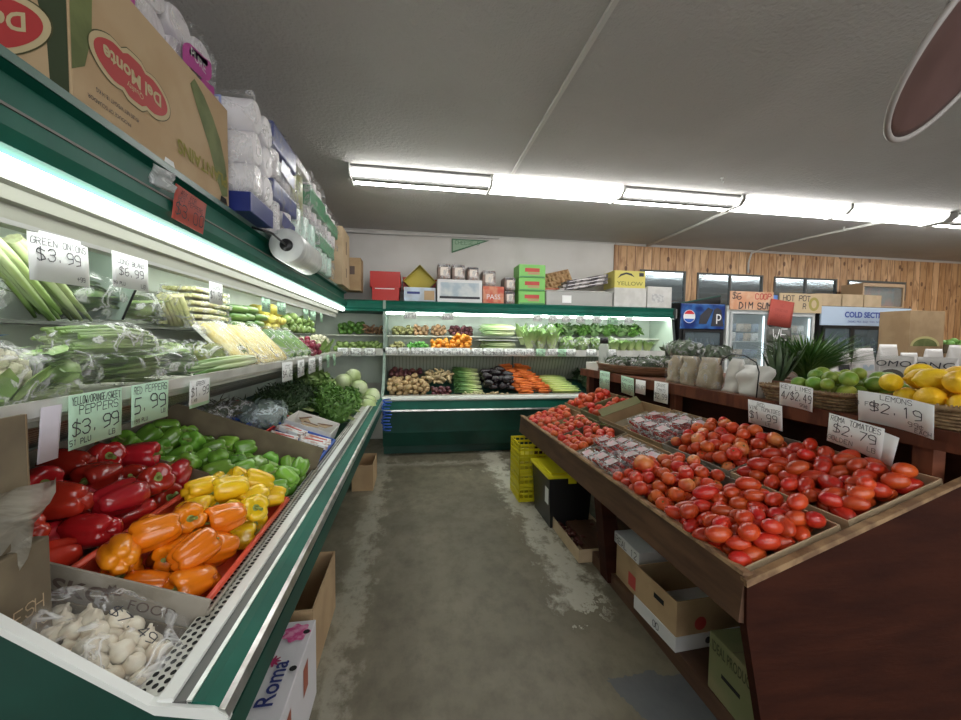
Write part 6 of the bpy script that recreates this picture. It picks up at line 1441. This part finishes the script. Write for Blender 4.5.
# tall white towel pack with blue squares
t = rollpack('paper_towel_pack', 'tall white paper towel pack in clear wrap beside the plantain carton', -1.22, -.725, 2.00, 2.28, CT + .09, CT + .53, 'x', 2, 3, mat('white_paper_roll', (.78, .76, .78), .6), seed=6)
for v in (.37, .20):
    patch(t, face_M('-y', .495, .28, .62, .09, v, .012), .075, .08, mat('pale_blue_print', (.32, .36, .62), .5)); patch(t, face_M('-y', .495, .28, .62, .09, v, .0125), .055, .06, M_sheen); patch(t, face_M('-y', .495, .28, .62, .09, v, .013), .04, .042, mat('pale_blue_print', (.32, .36, .62), .5))
t = carton('blue_pack', 'dark blue pack under the tall white paper towels', -1.22, -.73, 1.99, 2.28, CT, CT + .088, mt=M_bluep, cat='pack')
patch(t, face_M('+x', .43, .43, .088, -.05, .044, .003), .12, .05, M_sheen)
for k in range(2):
    t = rollpack('paper_towel_pack', ['lower blue and white paper towel pack next to the tall white one', 'upper blue and white paper towel pack next to the tall white one'][k], -1.20, -.745, 2.34, 2.76, CT + .30 * k, CT + .295 + .30 * k, 'z', 2, 2, mat('white_paper_roll', (.78, .76, .78), .6), [(0, .55, .97, M_bluep)] if k else [(0, .62, .97, M_bluep)], seed=8 + k)
    patch(t, face_M('+x', .43, .43, .3, .05, .10, .012), .26, .09, M_bluep, outline=[(-.13, -.03), (.12, -.045), (.13, .03), (-.11, .05)])
    pass
# green wrapped napkins and tissue
t = rollpack('napkin_pack', 'yellow green printed napkin pack above the mint packs', -1.18, -.76, 2.82, 3.14, CT + .30, CT + .62, 'z', 2, 2, mat('pale_yellow_green_wrap', (.55, .60, .42), .4, blotch=(.30, .30, .12), bscale=10), [(0, .82, 1.0, M_sheen)], seed=12)
t = rollpack('tissue_pack', 'mint tissue pack at the bottom of the green group on the left case', -1.18, -.75, 2.80, 3.40, CT, CT + .295, 'z', 3, 2, M_mint, [(0, .1, .3, M_sheen)], seed=13)
t = rollpack('tissue_pack', 'green and white tissue pack on top at the far end of the paper goods', -1.18, -.76, 3.18, 3.70, CT + .32, CT + .66, 'z', 3, 2, M_sheen, [(0, .3, .72, M_grnp)], seed=14)
t = rollpack('tissue_pack', 'green and white tissue pack in the middle at the far end of the paper goods', -1.18, -.76, 3.45, 4.05, CT + .0, CT + .31, 'z', 3, 2, M_mint, [(0, .55, .9, M_grnp)], seed=15)
t = rollpack('tissue_pack', 'farthest green and white tissue pack beside the tan carton', -1.18, -.77, 3.75, 4.30, CT + .315, CT + .60, 'z', 3, 2, M_sheen, [(0, .4, .8, M_grnp)], seed=16)
t = carton('carton', 'tall tan carton standing at the far end of the left case', -1.15, -.74, 4.40, 4.86, CT, CT + .60, mt=M_board_pale)
patch(t, face_M('+x', .41, .46, .6, .0, .42), .05, .14, M_pr, 'hand_hole'); patch(t, face_M('+x', .41, .46, .6, .0, .15), .05, .10, M_pr)
t = carton('carton', 'narrow brown carton behind the tall tan one', -.92, -.64, 5.06, 5.30, 1.987, 2.38, mt=M_board)
patch(t, face_M('-y', .28, .24, .4, .04, .24), .06, .10, M_pr)

# ------------------------------------------------------------------ goods on top of the back case
BT = 1.887
t, _ = tray('plastic_crate', 'lower red plastic crate at the left end of the back case top', 0, 0, .33, .40, .16, loc=(-.52, 5.18, BT), mt=M_redplastic)
t, _ = tray('plastic_crate', 'upper red plastic crate stacked at the left end of the back case top', 0, 0, .37, .40, .20, loc=(-.545, 5.18, BT + .162), mt=M_redplastic)
MB().use(M_paper).box(.06, .3, -.002, -.001, -.02, -.01).build('sticker', None, t)
t = carton('printed_carton', 'pale blue and tan printed box under the yellow crate on the back case', -.13, .27, 5.20, 5.5, BT, BT + .18, mt=mat('pale_blue_box', (.52, .62, .74), .6, blotch=(.42, .45, .5), bscale=5))
patch(t, face_M('-y', .40, .3, .18, .12, .08), .13, .12, mat('tan_print', (.45, .30, .16), .6)); patch(t, face_M('-y', .40, .3, .18, -.08, .11), .16, .03, M_bluep)
t, _ = tray('plastic_crate', 'yellow crate balanced on its corner on the printed box', 0, 0, .30, .30, .12, loc=(.07, 5.46, BT + .07), rotm=rmat(pi / 2, 0, 0) @ rmat(0, 0, radians(45)), mt=mat('mustard_plastic', (.46, .37, .03), .5))
t, _ = tray('plastic_crate', 'small red crate behind the yellow one', 0, 0, .30, .18, .18, loc=(-.15, 5.50, BT + .17), mt=M_redplastic)
t, _ = tray('plastic_crate', 'red crate peeking out right of the yellow one', 0, 0, .16, .14, .10, loc=(.18, 5.50, BT + .23), mt=M_redplastic)
t = carton('appliance_carton', 'white printed carton with a grey landscape picture on the back case', .29, .87, 5.16, 5.5, BT, BT + .29, mt=mat('white_carton_board', (0.66, 0.66, 0.66), .7))
patch(t, face_M('-y', .58, .34, .29, 0, .15), .50, .20, mat('grey_blue_print', (.35, .42, .48), .5, blotch=(.55, .58, .58), bscale=6)); patch(t, face_M('-y', .58, .34, .29, 0, .06, .0025), .52, .03, M_ink)
t = carton('red_carton', 'small red printed carton beside the white one on the back case', .88, 1.16, 5.16, 5.45, BT, BT + .22, mt=mat('red_orange_box', (.52, .09, .05), .6, blotch=(.6, .25, .15), bscale=10))
text_mesh('PASS', .09, face_M('-y', .28, .29, .22, 0, .08), M_sheen, t)
M_bread = mat('brown_wrapped_loaf', (.13, .075, .06), .4, blotch=(.26, .17, .13), bscale=14)
def loaf(label, x, y, z, s=1.0):
    t = thing('wrapped_loaf', label, 'wrapped pack', (x, y, z)); MB().use(M_bread).box(-.085 * s, .085 * s, -.13, .13, 0, .20 * s, bev=.03).build('pack_body', None, t)
    patch(t, face_M('-y', .17, .26, .2, 0, .10 * s), .10 * s, .11 * s, mat('pale_pack_label', (.62, .55, .48), .5)); patch(t, face_M('-y', .17, .26, .2, 0, .17 * s, .003), .15 * s, .02, M_ink)
    MB().use(M_film_faint).box(-.088 * s, .088 * s, -.134, .134, 0, .205 * s, bev=.03).build('clear_wrap', None, t); return t
for i, (x, z, s) in enumerate(((.38, .295, 1), (.565, .295, 1), (.755, .28, .9), (.97, .225, 1.05), (1.25, .0, .85), (1.25, .175, .9))):
    loaf(['brown wrapped pack at the left on the white printed carton', 'second brown wrapped pack on the white printed carton', 'third brown wrapped pack, over the right end of the white carton', 'pale labelled wrapped pack on top of the red carton', 'lower wrapped pack of the two beside the green boxes', 'upper wrapped pack of the two beside the green boxes'][i], x, 5.33, BT + z + (.012 if x in (.755,) else 0), s)
for k in range(3):
    t = carton('green_box', ['bottom', 'middle', 'top'][k] + ' bright green box of the stack of three on the back case', 1.36, 1.72, 5.16, 5.46, BT + .175 * k + .001, BT + .172 + .175 * k, mt=mat('bright_green_box', (.20, .52, .12), .55))
    patch(t, face_M('-y', .36, .30, .17, 0, .10), .2, .05, mat('red_print', (0.5, 0.06, 0.05), .6)); patch(t, face_M('-y', .36, .30, .17, 0.02, .055, .0025), .16, .03, mat('tan_print', (.45, .30, .16), .6)); patch(t, face_M('-y', .36, .30, .17, 0, .012, .003), .34, .012, M_grnp)
t = carton('red_carton', 'flat red box under the tilted egg tray on the back case', 1.78, 2.10, 5.35, 5.55, BT, BT + .25, mt=mat('red_orange_box', (.52, .09, .05), .6))
M_eggt = mat('tan_pulp', (.50, .33, .17), .8, blotch=(.32, .18, .08), bscale=22)
t = thing('egg_tray', 'tilted tan egg tray on top of the flat red box', 'tray', (1.97, 5.45, BT + .36), (radians(68), radians(-14), 0)); t.scale = (1.15, 1.45, 1.2)
mb = MB().use(M_eggt); mb.box(-.21, .21, -.10, .10, -.012, 0)
for i in range(8):
    for j in range(4): mb.lathe([(.022, 0), (.020, .012), (.012, .02), (0, .021)], 8, M=Matrix.Translation((-.18 + i * .0515, -.075 + j * .05, 0)))
mb.build('pulp_tray', None, t)
M_mag = mat('printed_glossy_pack', (.38, .35, .34), .4, blotch=(.05, .04, .045), bscale=16, thresh=(.48, .56))
for k in range(3):
    t = thing('printed_packet', ['lowest', 'middle', 'topmost'][k] + ' of the slanting printed packets right of the egg tray', 'packet', (2.28 + .02 * k, 5.35, BT + .27 + .05 * k), (0, radians(-11), 0))
    MB().use(M_mag).box(-.36 + .04 * k, .36 - .02 * k, -.15, .15, -.02, .02, bev=.006).build('packet_body', None, t)
    patch(t, face_M('-y', .7, .3, .04, 0, .0), .5, .008, M_sheen)
t = carton('beige_carton', 'beige printed carton behind the clear tub on the back case', 2.2, 2.68, 5.36, 5.6, BT, BT + .235, mt=mat('beige_box', (.52, .50, .42), .6)); patch(t, face_M('-y', .48, .24, .235, -.02, .18), .10, .035, M_ink)
tb = thing('clear_tub', 'long clear plastic tub along the front of the back case top', 'tub', (2.2, 5.23, BT)); M_tub = glass('frosted_clear_plastic', (.55, .55, .52), .55, .3)
mb = MB().use(M_tub); 
for q in ((-.47, .47, -.10, -.095), (-.47, .47, .095, .10), (-.47, -.465, -.095, .095), (.465, .47, -.095, .095)): mb.box(*q, 0, .19)
mb.build('tub_wall', None, tb); MB().use(M_tub).box(-.465, .465, -.095, .095, 0, .004).build('base', None, tb); MB().use(mat('white_rim_plastic', (.6, .6, .58), .4)).tube([(-.475, -.105, .19), (.475, -.105, .19), (.475, .105, .19), (-.475, .105, .19), (-.475, -.105, .19)], .006, 6).build('rim', None, tb)
MB().use(M_paper).box(-.25, -.12, -.102, -.1005, .03, .13).build('sticker', None, tb)
t = carton('white_carton', 'wide white carton at the right end of the back case top', 2.70, 3.18, 5.14, 5.5, BT, BT + .26, mt=mat('off_white_box', (.62, .61, .58), .7, blotch=(.55, .54, .51), bscale=9))
t = carton('white_carton', 'narrow white carton at the right corner of the back case top', 3.19, 3.56, 5.13, 5.45, BT, BT + .29, mt=mat('off_white_box', (.62, .61, .58), .7, blotch=(.55, .54, .51), bscale=9))
patch(t, face_M('-y', .37, .32, .29, -.03, .13), .18, .12, mat('grey_print', (.42, .42, .42), .6, blotch=(.6, .6, .58), bscale=30))
t = carton('yellow_box', 'yellow fruit box with a dark curved picture on the white cartons', 2.72, 3.18, 5.18, 5.5, BT + .262, BT + .50, mt=mat('yellow_print_box', (.66, .58, .14), .6))
patch(t, face_M('-y', .5, .32, .258, -.06, .16), 1, 1, M_ink, outline=[(-.13, -.03), (-.08, .03), (0, .055), (.08, .04), (.13, -.01), (.07, .015), (0, .03), (-.07, .005)]); patch(t, face_M('-y', .5, .32, .258, .17, .19), .07, .05, M_ink)
text_mesh('YELLOW', .075, face_M('-y', .5, .32, .258, 0, .06), mat('olive_print', (.12, .13, .03), .7), t, xs=1.3)
# green pennant on the wall
t = thing('wall_sign', 'green triangular sign reading cheese on the white back wall', 'wall sign', (.76, 5.72, 2.73))
MB().use(mat('dark_green_board', (.06, .16, .08), .6)).prism([(-.24, .10), (.30, .10), (-.24, -.10)], -.012, 0).build('board', None, t)
MB().use(mat('sage_green_board', (.30, .44, .30), .6)).prism([(-.225, .085), (.22, .085), (-.225, -.075)], -.015, -.012).build('panel', None, t)
mb = MB(); strokes(mb, 'CHEESE D', .0, .05, .05, Matrix.Translation((-.02, -.0155, 0)) @ rmat(pi / 2, 0, 0), seed=4); mb.build('lettering', mat('dark_green_board', (.06, .16, .08), .6), t)
tag(MB().use(mat('grey_pipe', (.4, .39, .37), .5)).tube([(-1.3, 5.69, 2.83), (-.2, 5.69, 2.835), (1.2, 5.70, 2.86)], .006, 6).build('wall_cable'), 'thin grey cable along the top of the white back wall', 'cable')
# clear bottle with a black cap at the end of the raised shelf
t = thing('spray_bottle', 'clear bottle with a black cap at the far end of the raised shelf', 'bottle', (1.96, 3.92, ZS + .075)); MB().use(glass('clear_bottle', (.75, .8, .75), .5, .15)).lathe([(0, 0), (.05, 0), (.05, .16), (.045, .19), (.03, .20), (0, .20)], 18).build('bottle_body', None, t); MB().use(M_black).lathe([(0, .20), (.042, .20), (.042, .26), (0, .26)], 16).build('cap', None, t)

# ------------------------------------------------------------------ coolers along the pine wall
M_cold = emit('cooler_lamp', (.75, .92, 1.0), 2.0)
M_coolglass = glass('cooler_door_glass', (.35, .45, .5), .18, .03)
def cooler(name, label, x0, x1, h, body, doors, head=None, headh=.3, lit=True, y0=5.08, y1=5.66, frame=None, shelves=4, stock=True, seed=1):
    t = thing(name, label, 'cooler', ((x0 + x1) / 2, y0, 0)); a = (x1 - x0) / 2; d = y1 - y0; ht = h - headh
    mb = MB().use(body); mb.box(-a, -a + .04, 0, d, 0, h); mb.box(a - .04, a, 0, d, 0, h); mb.box(-a + .04, a - .04, d - .03, d, 0, h); mb.box(-a + .04, a - .04, 0, d - .03, 0, .28); mb.box(-a + .04, a - .04, 0.01, d - .03, ht, h); mb.build('cabinet', None, t)
    if head: MB().use(head).box(-a + .005, a - .005, -.02, .008, ht + .01, h - .01, bev=.006).build('header_sign', None, t)
    n = doors; w_ = (2 * a - .08) / n
    for i in range(n):
        xa = -a + .04 + i * w_; f = .035; fr = frame or body; mb = MB().use(fr)
        for q in ((xa + .003, xa + w_ - .003, .285, .285 + f), (xa + .003, xa + w_ - .003, ht - f, ht - .004), (xa + .003, xa + f, .285 + f, ht - f), (xa + w_ - f, xa + w_ - .003, .285 + f, ht - f)): mb.box(q[0], q[1], -.03, 0, q[2], q[3])
        dr = mb.build('door', None, t); MB().use(M_coolglass).box(xa + f, xa + w_ - f, -.018, -.012, .285 + f, ht - f).build('glass', None, dr)
        MB().use(M_chrome).tube([(xa + w_ - .05, -.03, .8), (xa + w_ - .05, -.06, .82), (xa + w_ - .05, -.06, 1.2), (xa + w_ - .05, -.03, 1.22)], .008, 6).build('handle', None, dr)
    if lit:
        for x in (-a + .055, a - .055): MB().use(M_cold).box(x - .008, x + .008, .03, .045, .35, ht - .06).build('lamp', None, t)
    rg = random.Random(seed)
    for k in range(shelves):
        z = .30 + k * (ht - .36) / shelves; MB().use(M_white).box(-a + .045, a - .045, .05, d - .04, z, z + .008).build('shelf', None, t)
    return t
t = cooler('drinks_cooler', 'black drinks cooler with a blue lit header right of the back case', 3.66, 4.36, 1.96, M_black, 1, mat('deep_blue_header', (.01, .03, .16), .3, blotch=(.04, .14, .40), bscale=5), .37, lit=False, seed=2)
Ml2 = Matrix.Translation((-.22, -.024, 1.77)) @ rmat(pi / 2, 0, 0)
cir = [(.085 * cos(q), .085 * sin(q)) for q in [2 * pi * i / 32 for i in range(32)]]
Mwh = mat('logo_white', (.8, .8, .8), .4)
patch(t, Ml2, 1, 1, Mwh, 'logo_disc', 0, [(x * 1.08, y * 1.08) for x, y in cir])
patch(t, Ml2, 1, 1, mat('logo_bright_red', (.6, .03, .04), .4), 'logo_field', .001, [(x, y) for x, y in cir if y > .02])
patch(t, Ml2, 1, 1, mat('logo_bright_blue', (.03, .12, .5), .4), 'logo_field', .001, [(x, y) for x, y in cir if y < -.02])
patch(t, Matrix.Translation((.15, -.024, 1.77)) @ rmat(pi / 2, 0, 0), 1, 1, M_ink, 'printed_bottle', 0, [(-.22, -.10), (-.1, -.1), (.0, .1), (-.08, .13), (-.2, .02)])
patch(t, Matrix.Translation((.22, -.024, 1.77)) @ rmat(pi / 2, 0, 0), 1, 1, M_ink, 'printed_bottle', 0, [(-.10, -.13), (.10, -.13), (.06, .1), (.0, .13), (-.06, .1)])
text_mesh('p', .2, Matrix.Translation((.24, -.026, 1.78)) @ rmat(pi / 2, 0, 0), Mwh, t)
t2 = thing('dark_sloping_board', 'dark sloping panel on top of the blue headed drinks cooler', 'panel', (4.1, 5.3, 1.962)); MB().use(M_black).prism([(-.33, 0), (.36, 0), (.36, .13)], -.02, .02).build('board', None, t2); MB().use(M_dkgreen).prism([(-.33, .0), (.36, .125), (.36, .145), (-.33, .015)], -.024, .024).build('edge_strip', None, t2)
cooler('glass_door_cooler', 'white glass door cooler under the dim sum sign', 4.40, 5.10, 1.94, M_white, 1, M_white, .08, seed=3, frame=mat('grey_door_frame', (.5, .52, .52), .4))
cooler('glass_door_cooler', 'white glass door cooler under the hot pot sign', 5.20, 5.88, 1.92, M_white, 1, M_white, .08, seed=4, frame=mat('grey_door_frame', (.5, .52, .52), .4))
t = cooler('double_door_cooler', 'wide black cooler with a pale blue cold section header', 5.96, 7.62, 1.98, M_black, 3, mat('pale_blue_header', (.50, .62, .78), .4), .30, seed=5)
text_mesh('COLD SECTION', .115, Matrix.Translation((.0, -.024, 1.85)) @ rmat(pi / 2, 0, 0), mat('header_blue_letters', (.03, .07, .38), .5), t, bold=.004)
text_mesh('DRINKS  MILK  EGGS  TOFU  NOODLES', .04, Matrix.Translation((.0, -.024, 1.75)) @ rmat(pi / 2, 0, 0), mat('header_blue_letters', (.03, .07, .38), .5), t)
# stock in the coolers
rng = random.Random(5); pb = []
for k, cl_ in enumerate(((.62, .62, .58), (.45, .38, .28), (.25, .30, .36), (.55, .50, .40))):
    o = MB().use(mat('frozen_pack_print_' + 'abcd'[k], cl_, .4, blotch=tuple(q * .5 for q in cl_), bscale=14)).box(-.07, .07, -.05, .05, 0, .13, bev=.012).build('food_pack'); pb.append(template(tag(o, 'pack', 'pack')))
for (x0, x1, h, lab) in ((4.47, 5.03, 1.86, 'frozen food pack behind the glass of the dim sum cooler'), (5.27, 5.81, 1.84, 'frozen food pack behind the glass of the hot pot cooler')):
    for k in range(4):
        z = .31 + k * (h - .36) / 4
        for i in range(4):
            for L in range(2): put(rng.choice(pb), (x0 + .03 + (i + .5) * (x1 - x0 - .06) / 4, 5.20, z + .002 + L * .135), (0, 0, rng.uniform(-.1, .1)), .93, lab, 'food pack', lab.replace('frozen food pack', 'packs'))
pbo = MB().use(mat('drink_bottle_dark', (.06, .08, .12), .2, var=.5)).lathe([(0, 0), (.032, 0), (.034, .12), (.03, .16), (.013, .20), (.013, .23), (0, .23)], 12).build('drink_bottle'); template(tag(pbo, 'b', 'b'))
for k in range(4):
    z = .31 + k * (1.60 - .36) / 4
    for i in range(7): put(pbo, (3.74 + i * .09, 5.2, z), (0, 0, 0), 1, 'dark drink bottle in the cooler with the blue header', 'bottle', 'bottles in the blue headed cooler')
for k in range(4):
    z = .31 + k * (1.68 - .36) / 4
    for i in range(15): put(pbo if i % 3 else pb[i % 4], (6.08 + i * .103, 5.2, z), (0, 0, 0), .95 if i % 3 else .6, 'drink on a shelf of the cold section cooler', 'drink', 'drinks in the cold section cooler')
# signs standing on the coolers
M_dim = mat('orange_pink_card', (.62, .30, .17), .7, blotch=(.66, .42, .28), bscale=6)
t = thing('dim_sum_sign', 'orange pink sign reading dim sum on the white cooler', 'sign', (4.76, 5.045, 1.942)); MB().use(M_dim).box(-.35, .35, -.008, .008, -.06, .20).build('board', None, t)
mb = MB(); Ms = Matrix.Translation((0, -.009, 0)) @ rmat(pi / 2, 0, 0); strokes(mb, 'DIM SUM', .05, .0, .085, Ms, wd=.015, seed=3); strokes(mb, '$6', -.25, .135, .09, Ms, wd=.012, seed=3); mb.build('lettering', M_ink, t)
mb = MB(); strokes(mb, 'COOP', .18, .135, .075, Ms, wd=.013, seed=5); mb.build('lettering', mat('red_print', (0.5, 0.06, 0.05), .6), t)
t = thing('hot_pot_sign', 'tan sign reading hot pot on the second white cooler', 'sign', (5.58, 5.045, 1.90)); MB().use(mat('tan_sign_card', (.55, .42, .26), .7)).box(-.36, .36, -.008, .008, -.04, .24).build('board', None, t)
mb = MB(); strokes(mb, 'HOT POT', -.08, .17, .075, Ms, wd=.011, seed=3); strokes(mb, 'R', .06, .06, .07, Ms, wd=.011, seed=3); mb.build('lettering', M_ink, t)
patch(t, Matrix.Translation((.22, -.0095, .09)) @ rmat(pi / 2, 0, 0), 1, 1, mat('olive_print_light', (.35, .30, .08), .7), outline=[(.09 * cos(q), .10 * sin(q)) for q in [2 * pi * i / 20 for i in range(20)]]); patch(t, Matrix.Translation((.22, -.0105, .09)) @ rmat(pi / 2, 0, 0), 1, 1, mat('tan_sign_card', (.55, .42, .26), .7), outline=[(.045 * cos(q), .06 * sin(q)) for q in [2 * pi * i / 20 for i in range(20)]])
t = sign('red_poster', 'red poster tilted over the hot pot cooler corner', (5.23, 5.02, 1.84), .40, .38, '-y', [('NO', 0, .3, .1), ('SMOKING', 0, .12, .09), ('PLEASE', 0, -.1, .09)], card=M_red_card, ink=mat('dark_red_ink', (.25, .03, .03), .6), spin=-.12, cat='poster')
t = sign('blue_poster', 'small blue card between the two white coolers', (5.16, 5.075, 2.02), .12, .18, '-y', [], card=mat('blue_card', (.12, .25, .62), .6), cat='poster')
t = sign('white_poster', 'dark board with white letters on the hot pot cooler door', (5.22, 5.02, 1.53), .40, .22, '-y', [('WE', 0, 0, .7)], card=mat('dark_grey_board', (.12, .12, .11), .6), ink=M_paper, cat='poster')
# boxes on top of the cold section
for i, (x0, x1) in enumerate(((5.96, 6.42), (6.44, 6.82), (6.84, 7.16))):
    t = carton('tan_carton', ['leftmost tan box on the cold section cooler', 'middle tan box on the cold section cooler', 'right tan box on the cold section cooler next to the glass case'][i], x0, x1, 5.15, 5.5, 1.981, 2.17, mt=M_board_pale)
t = thing('display_box', 'wood framed glass display box on the cold section cooler', 'display box', (7.22, 5.3, 1.981))
mb = MB().use(mat('pale_wood_frame', (.42, .28, .16), .5)); 
for q in ((-.38, .42, 0, .03), (-.38, .42, .33, .38)): mb.box(q[0], q[1], -.12, .2, q[2], q[3])
for x in (-.38, .39): mb.box(x, x + .03, -.12, .2, .03, .33)
mb.build('wood_frame', None, t); MB().use(mat('picture_of_food', (.28, .26, .20), .5, blotch=(.45, .25, .18), bscale=7)).box(-.35, .39, .0, .02, .03, .33).build('picture', None, t); MB().use(M_coolglass).box(-.35, .39, -.10, -.095, .03, .33).build('glass', None, t)
# carton and goods on the far right counter
cnt = thing('counter', 'low counter of goods behind the lemons at the right edge', 'counter', (5.4, 4.3, 0)); MB().use(M_wood).box(-1.0, 2.7, -.5, .5, 0, .98).build('cabinet', None, cnt); MB().use(M_wood_worn).box(-1.03, 2.73, -.53, .53, .98, 1.01).build('worktop', None, cnt)
t = carton('brown_carton', 'brown carton with a green oval picture behind the white pouches', 6.38, 6.95, 4.25, 4.6, 1.015, 1.86, mt=M_board)
patch(t, face_M('-y', .6, .35, .78, -.02, .38, .003), 1, 1, mat('pale_gold_print', (.5, .45, .2), .6), outline=[(.24 * cos(q), .13 * sin(q)) for q in [pi * i / 16 for i in range(17)]]); patch(t, face_M('-y', .6, .35, .78, -.02, .38, .0035), 1, 1, M_plant, outline=[(.20 * cos(q), .10 * sin(q)) for q in [pi * i / 16 for i in range(17)]])
t, Mk = tray('low_crate', 'dark crate of mixed greens at the right edge beyond the lemons', 0, 0, .9, .4, .12, loc=(7.0, 4.2, 1.30), mt=M_board_dark)
fill(P_gr2, Mk @ Matrix.Translation((.02, .02, .03)), .86, .36, .045, 50, 'green or red fruit in the dark crate at the right edge', 'fruit', 'fruit in the dark crate', rng, .035, zmax=.18)
carton('carton', 'carton carrying the dark crate at the right edge', 7.0, 7.9, 4.2, 4.6, 1.015, 1.298, mt=M_board)
for i, (x, y) in enumerate(((5.0, 4.0), (5.35, 4.0), (5.7, 4.0), (6.05, 4.02), (6.4, 4.0), (6.8, 4.02))):
    t = pouch('white_pouch', 'white printed pouch on the counter behind the lemons', (x, y, 1.012), .26, .12, .30 + .05 * (i % 3), 0, M_pack, 50 + i, 'white pouches on the counter', 'pouch')
    patch(t, Matrix.Translation((0, -.062, .12)) @ rmat(pi / 2 - .1), .16, .07, [M_ink, mat('grey_blue_print', (.35, .42, .48), .5)][i % 2])

# ------------------------------------------------------------------ floor-standing cartons by the left case
t = carton('white_fruit_carton', 'white carton lettered roma on the floor under the left case rim', -.62, -.375, 1.12, 1.60, .0, .30, mt=mat('white_fruit_carton_board', (0.62, 0.60, 0.62), .7), rot=0)
text_mesh('Roma', .075, Matrix.Translation((.06, -.05, .304)) @ rmat(0, 0, pi / 2 + .0), mat('dark_blue_ink', (.02, .03, .16), .6), t, bold=.0012)
M_pinkr = mat('pink_rose_print', (.55, .06, .22), .6, blotch=(.7, .3, .45), bscale=40)
patch(t, Matrix.Translation((.07, .17, .3045)), 1, 1, M_pinkr, 'rose_print', 0, [((.045 + .006 * cos(7 * q)) * cos(q), (.045 + .006 * cos(7 * q)) * sin(q)) for q in [2 * pi * i / 40 for i in range(40)]])
patch(t, Matrix.Translation((.03, .04, .3045)), 1, 1, mat('dark_pink_print', (.35, .02, .10), .6), 'burst_print', 0, [((.020 + .007 * cos(9 * q)) * cos(q), (.020 + .007 * cos(9 * q)) * sin(q)) for q in [2 * pi * i / 54 for i in range(54)]])
for (x, y) in ((.105, .17), (.105, .0), (.0, -.17)): patch(t, Matrix.Translation((x, y, .3048)), 1, 1, M_dark, 'vent_hole', 0, [(.012 * cos(q), .012 * sin(q)) for q in [2 * pi * i / 12 for i in range(12)]])
for v in (-.12, .08): patch(t, face_M('+x', .245, .48, .30, v, .2), .06, .1, mat('red_brown_print', (.35, .10, .06), .6))
t = carton('open_carton', 'open brown carton on the floor behind the white fruit carton', -.66, -.40, 1.66, 2.12, 0, .30, mt=M_board, closed=False)
t = carton('carton', 'brown carton on the floor near the far end of the left case', -.56, -.37, 3.75, 4.15, 0, .24, mt=M_board, closed=False)
# brown oval pan hanging out over the aisle at the upper right
hp = thing('hanging_pan', 'dark brown oval pan with a grey rim hanging at the upper right edge', 'hanging pan', (1.585, 0.965, 2.28))
a_ = (R * cos(radians(40)) + Vector((0, 0, 1)) * sin(radians(40))).normalized(); n_ = (Vector((1.62, .98, .87)).normalized() * .50 + a_.cross(Vector((1.62, .98, .87)).normalized()) * .86); n_ = (n_ - a_ * n_.dot(a_)).normalized(); b_ = n_.cross(a_)
Mh = Matrix(((a_.x, b_.x, n_.x, 0), (a_.y, b_.y, n_.y, 0), (a_.z, b_.z, n_.z, 0), (0, 0, 0, 1)))
MB().use(M_pan).lathe([(0, .035), (.16, .03), (.235, .012), (.265, 0), (.235, .004), (.16, .02), (0, .025)], 40, M=Mh @ Matrix.Diagonal((1, .9, 1, 1))).build('dish', None, hp)
MB().use(M_pan_rim).tube([Mh @ Vector((.268 * cos(q), .241 * sin(q), 0)) for q in [2 * pi * i / 48 for i in range(49)]], .009, 8, cap=False).build('rim', None, hp)
for q in (0.4, 2.5, 4.6): MB().use(M_pan_rim).tube([Mh @ Vector((.268 * cos(q), .241 * sin(q), 0)), (.12, .02, .50), (.12, .02, .63)], .003, 5).build('chain', None, hp)

# ------------------------------------------------------------------ prototypes served their purpose
for o in TEMPLATES: drop_tree(o)
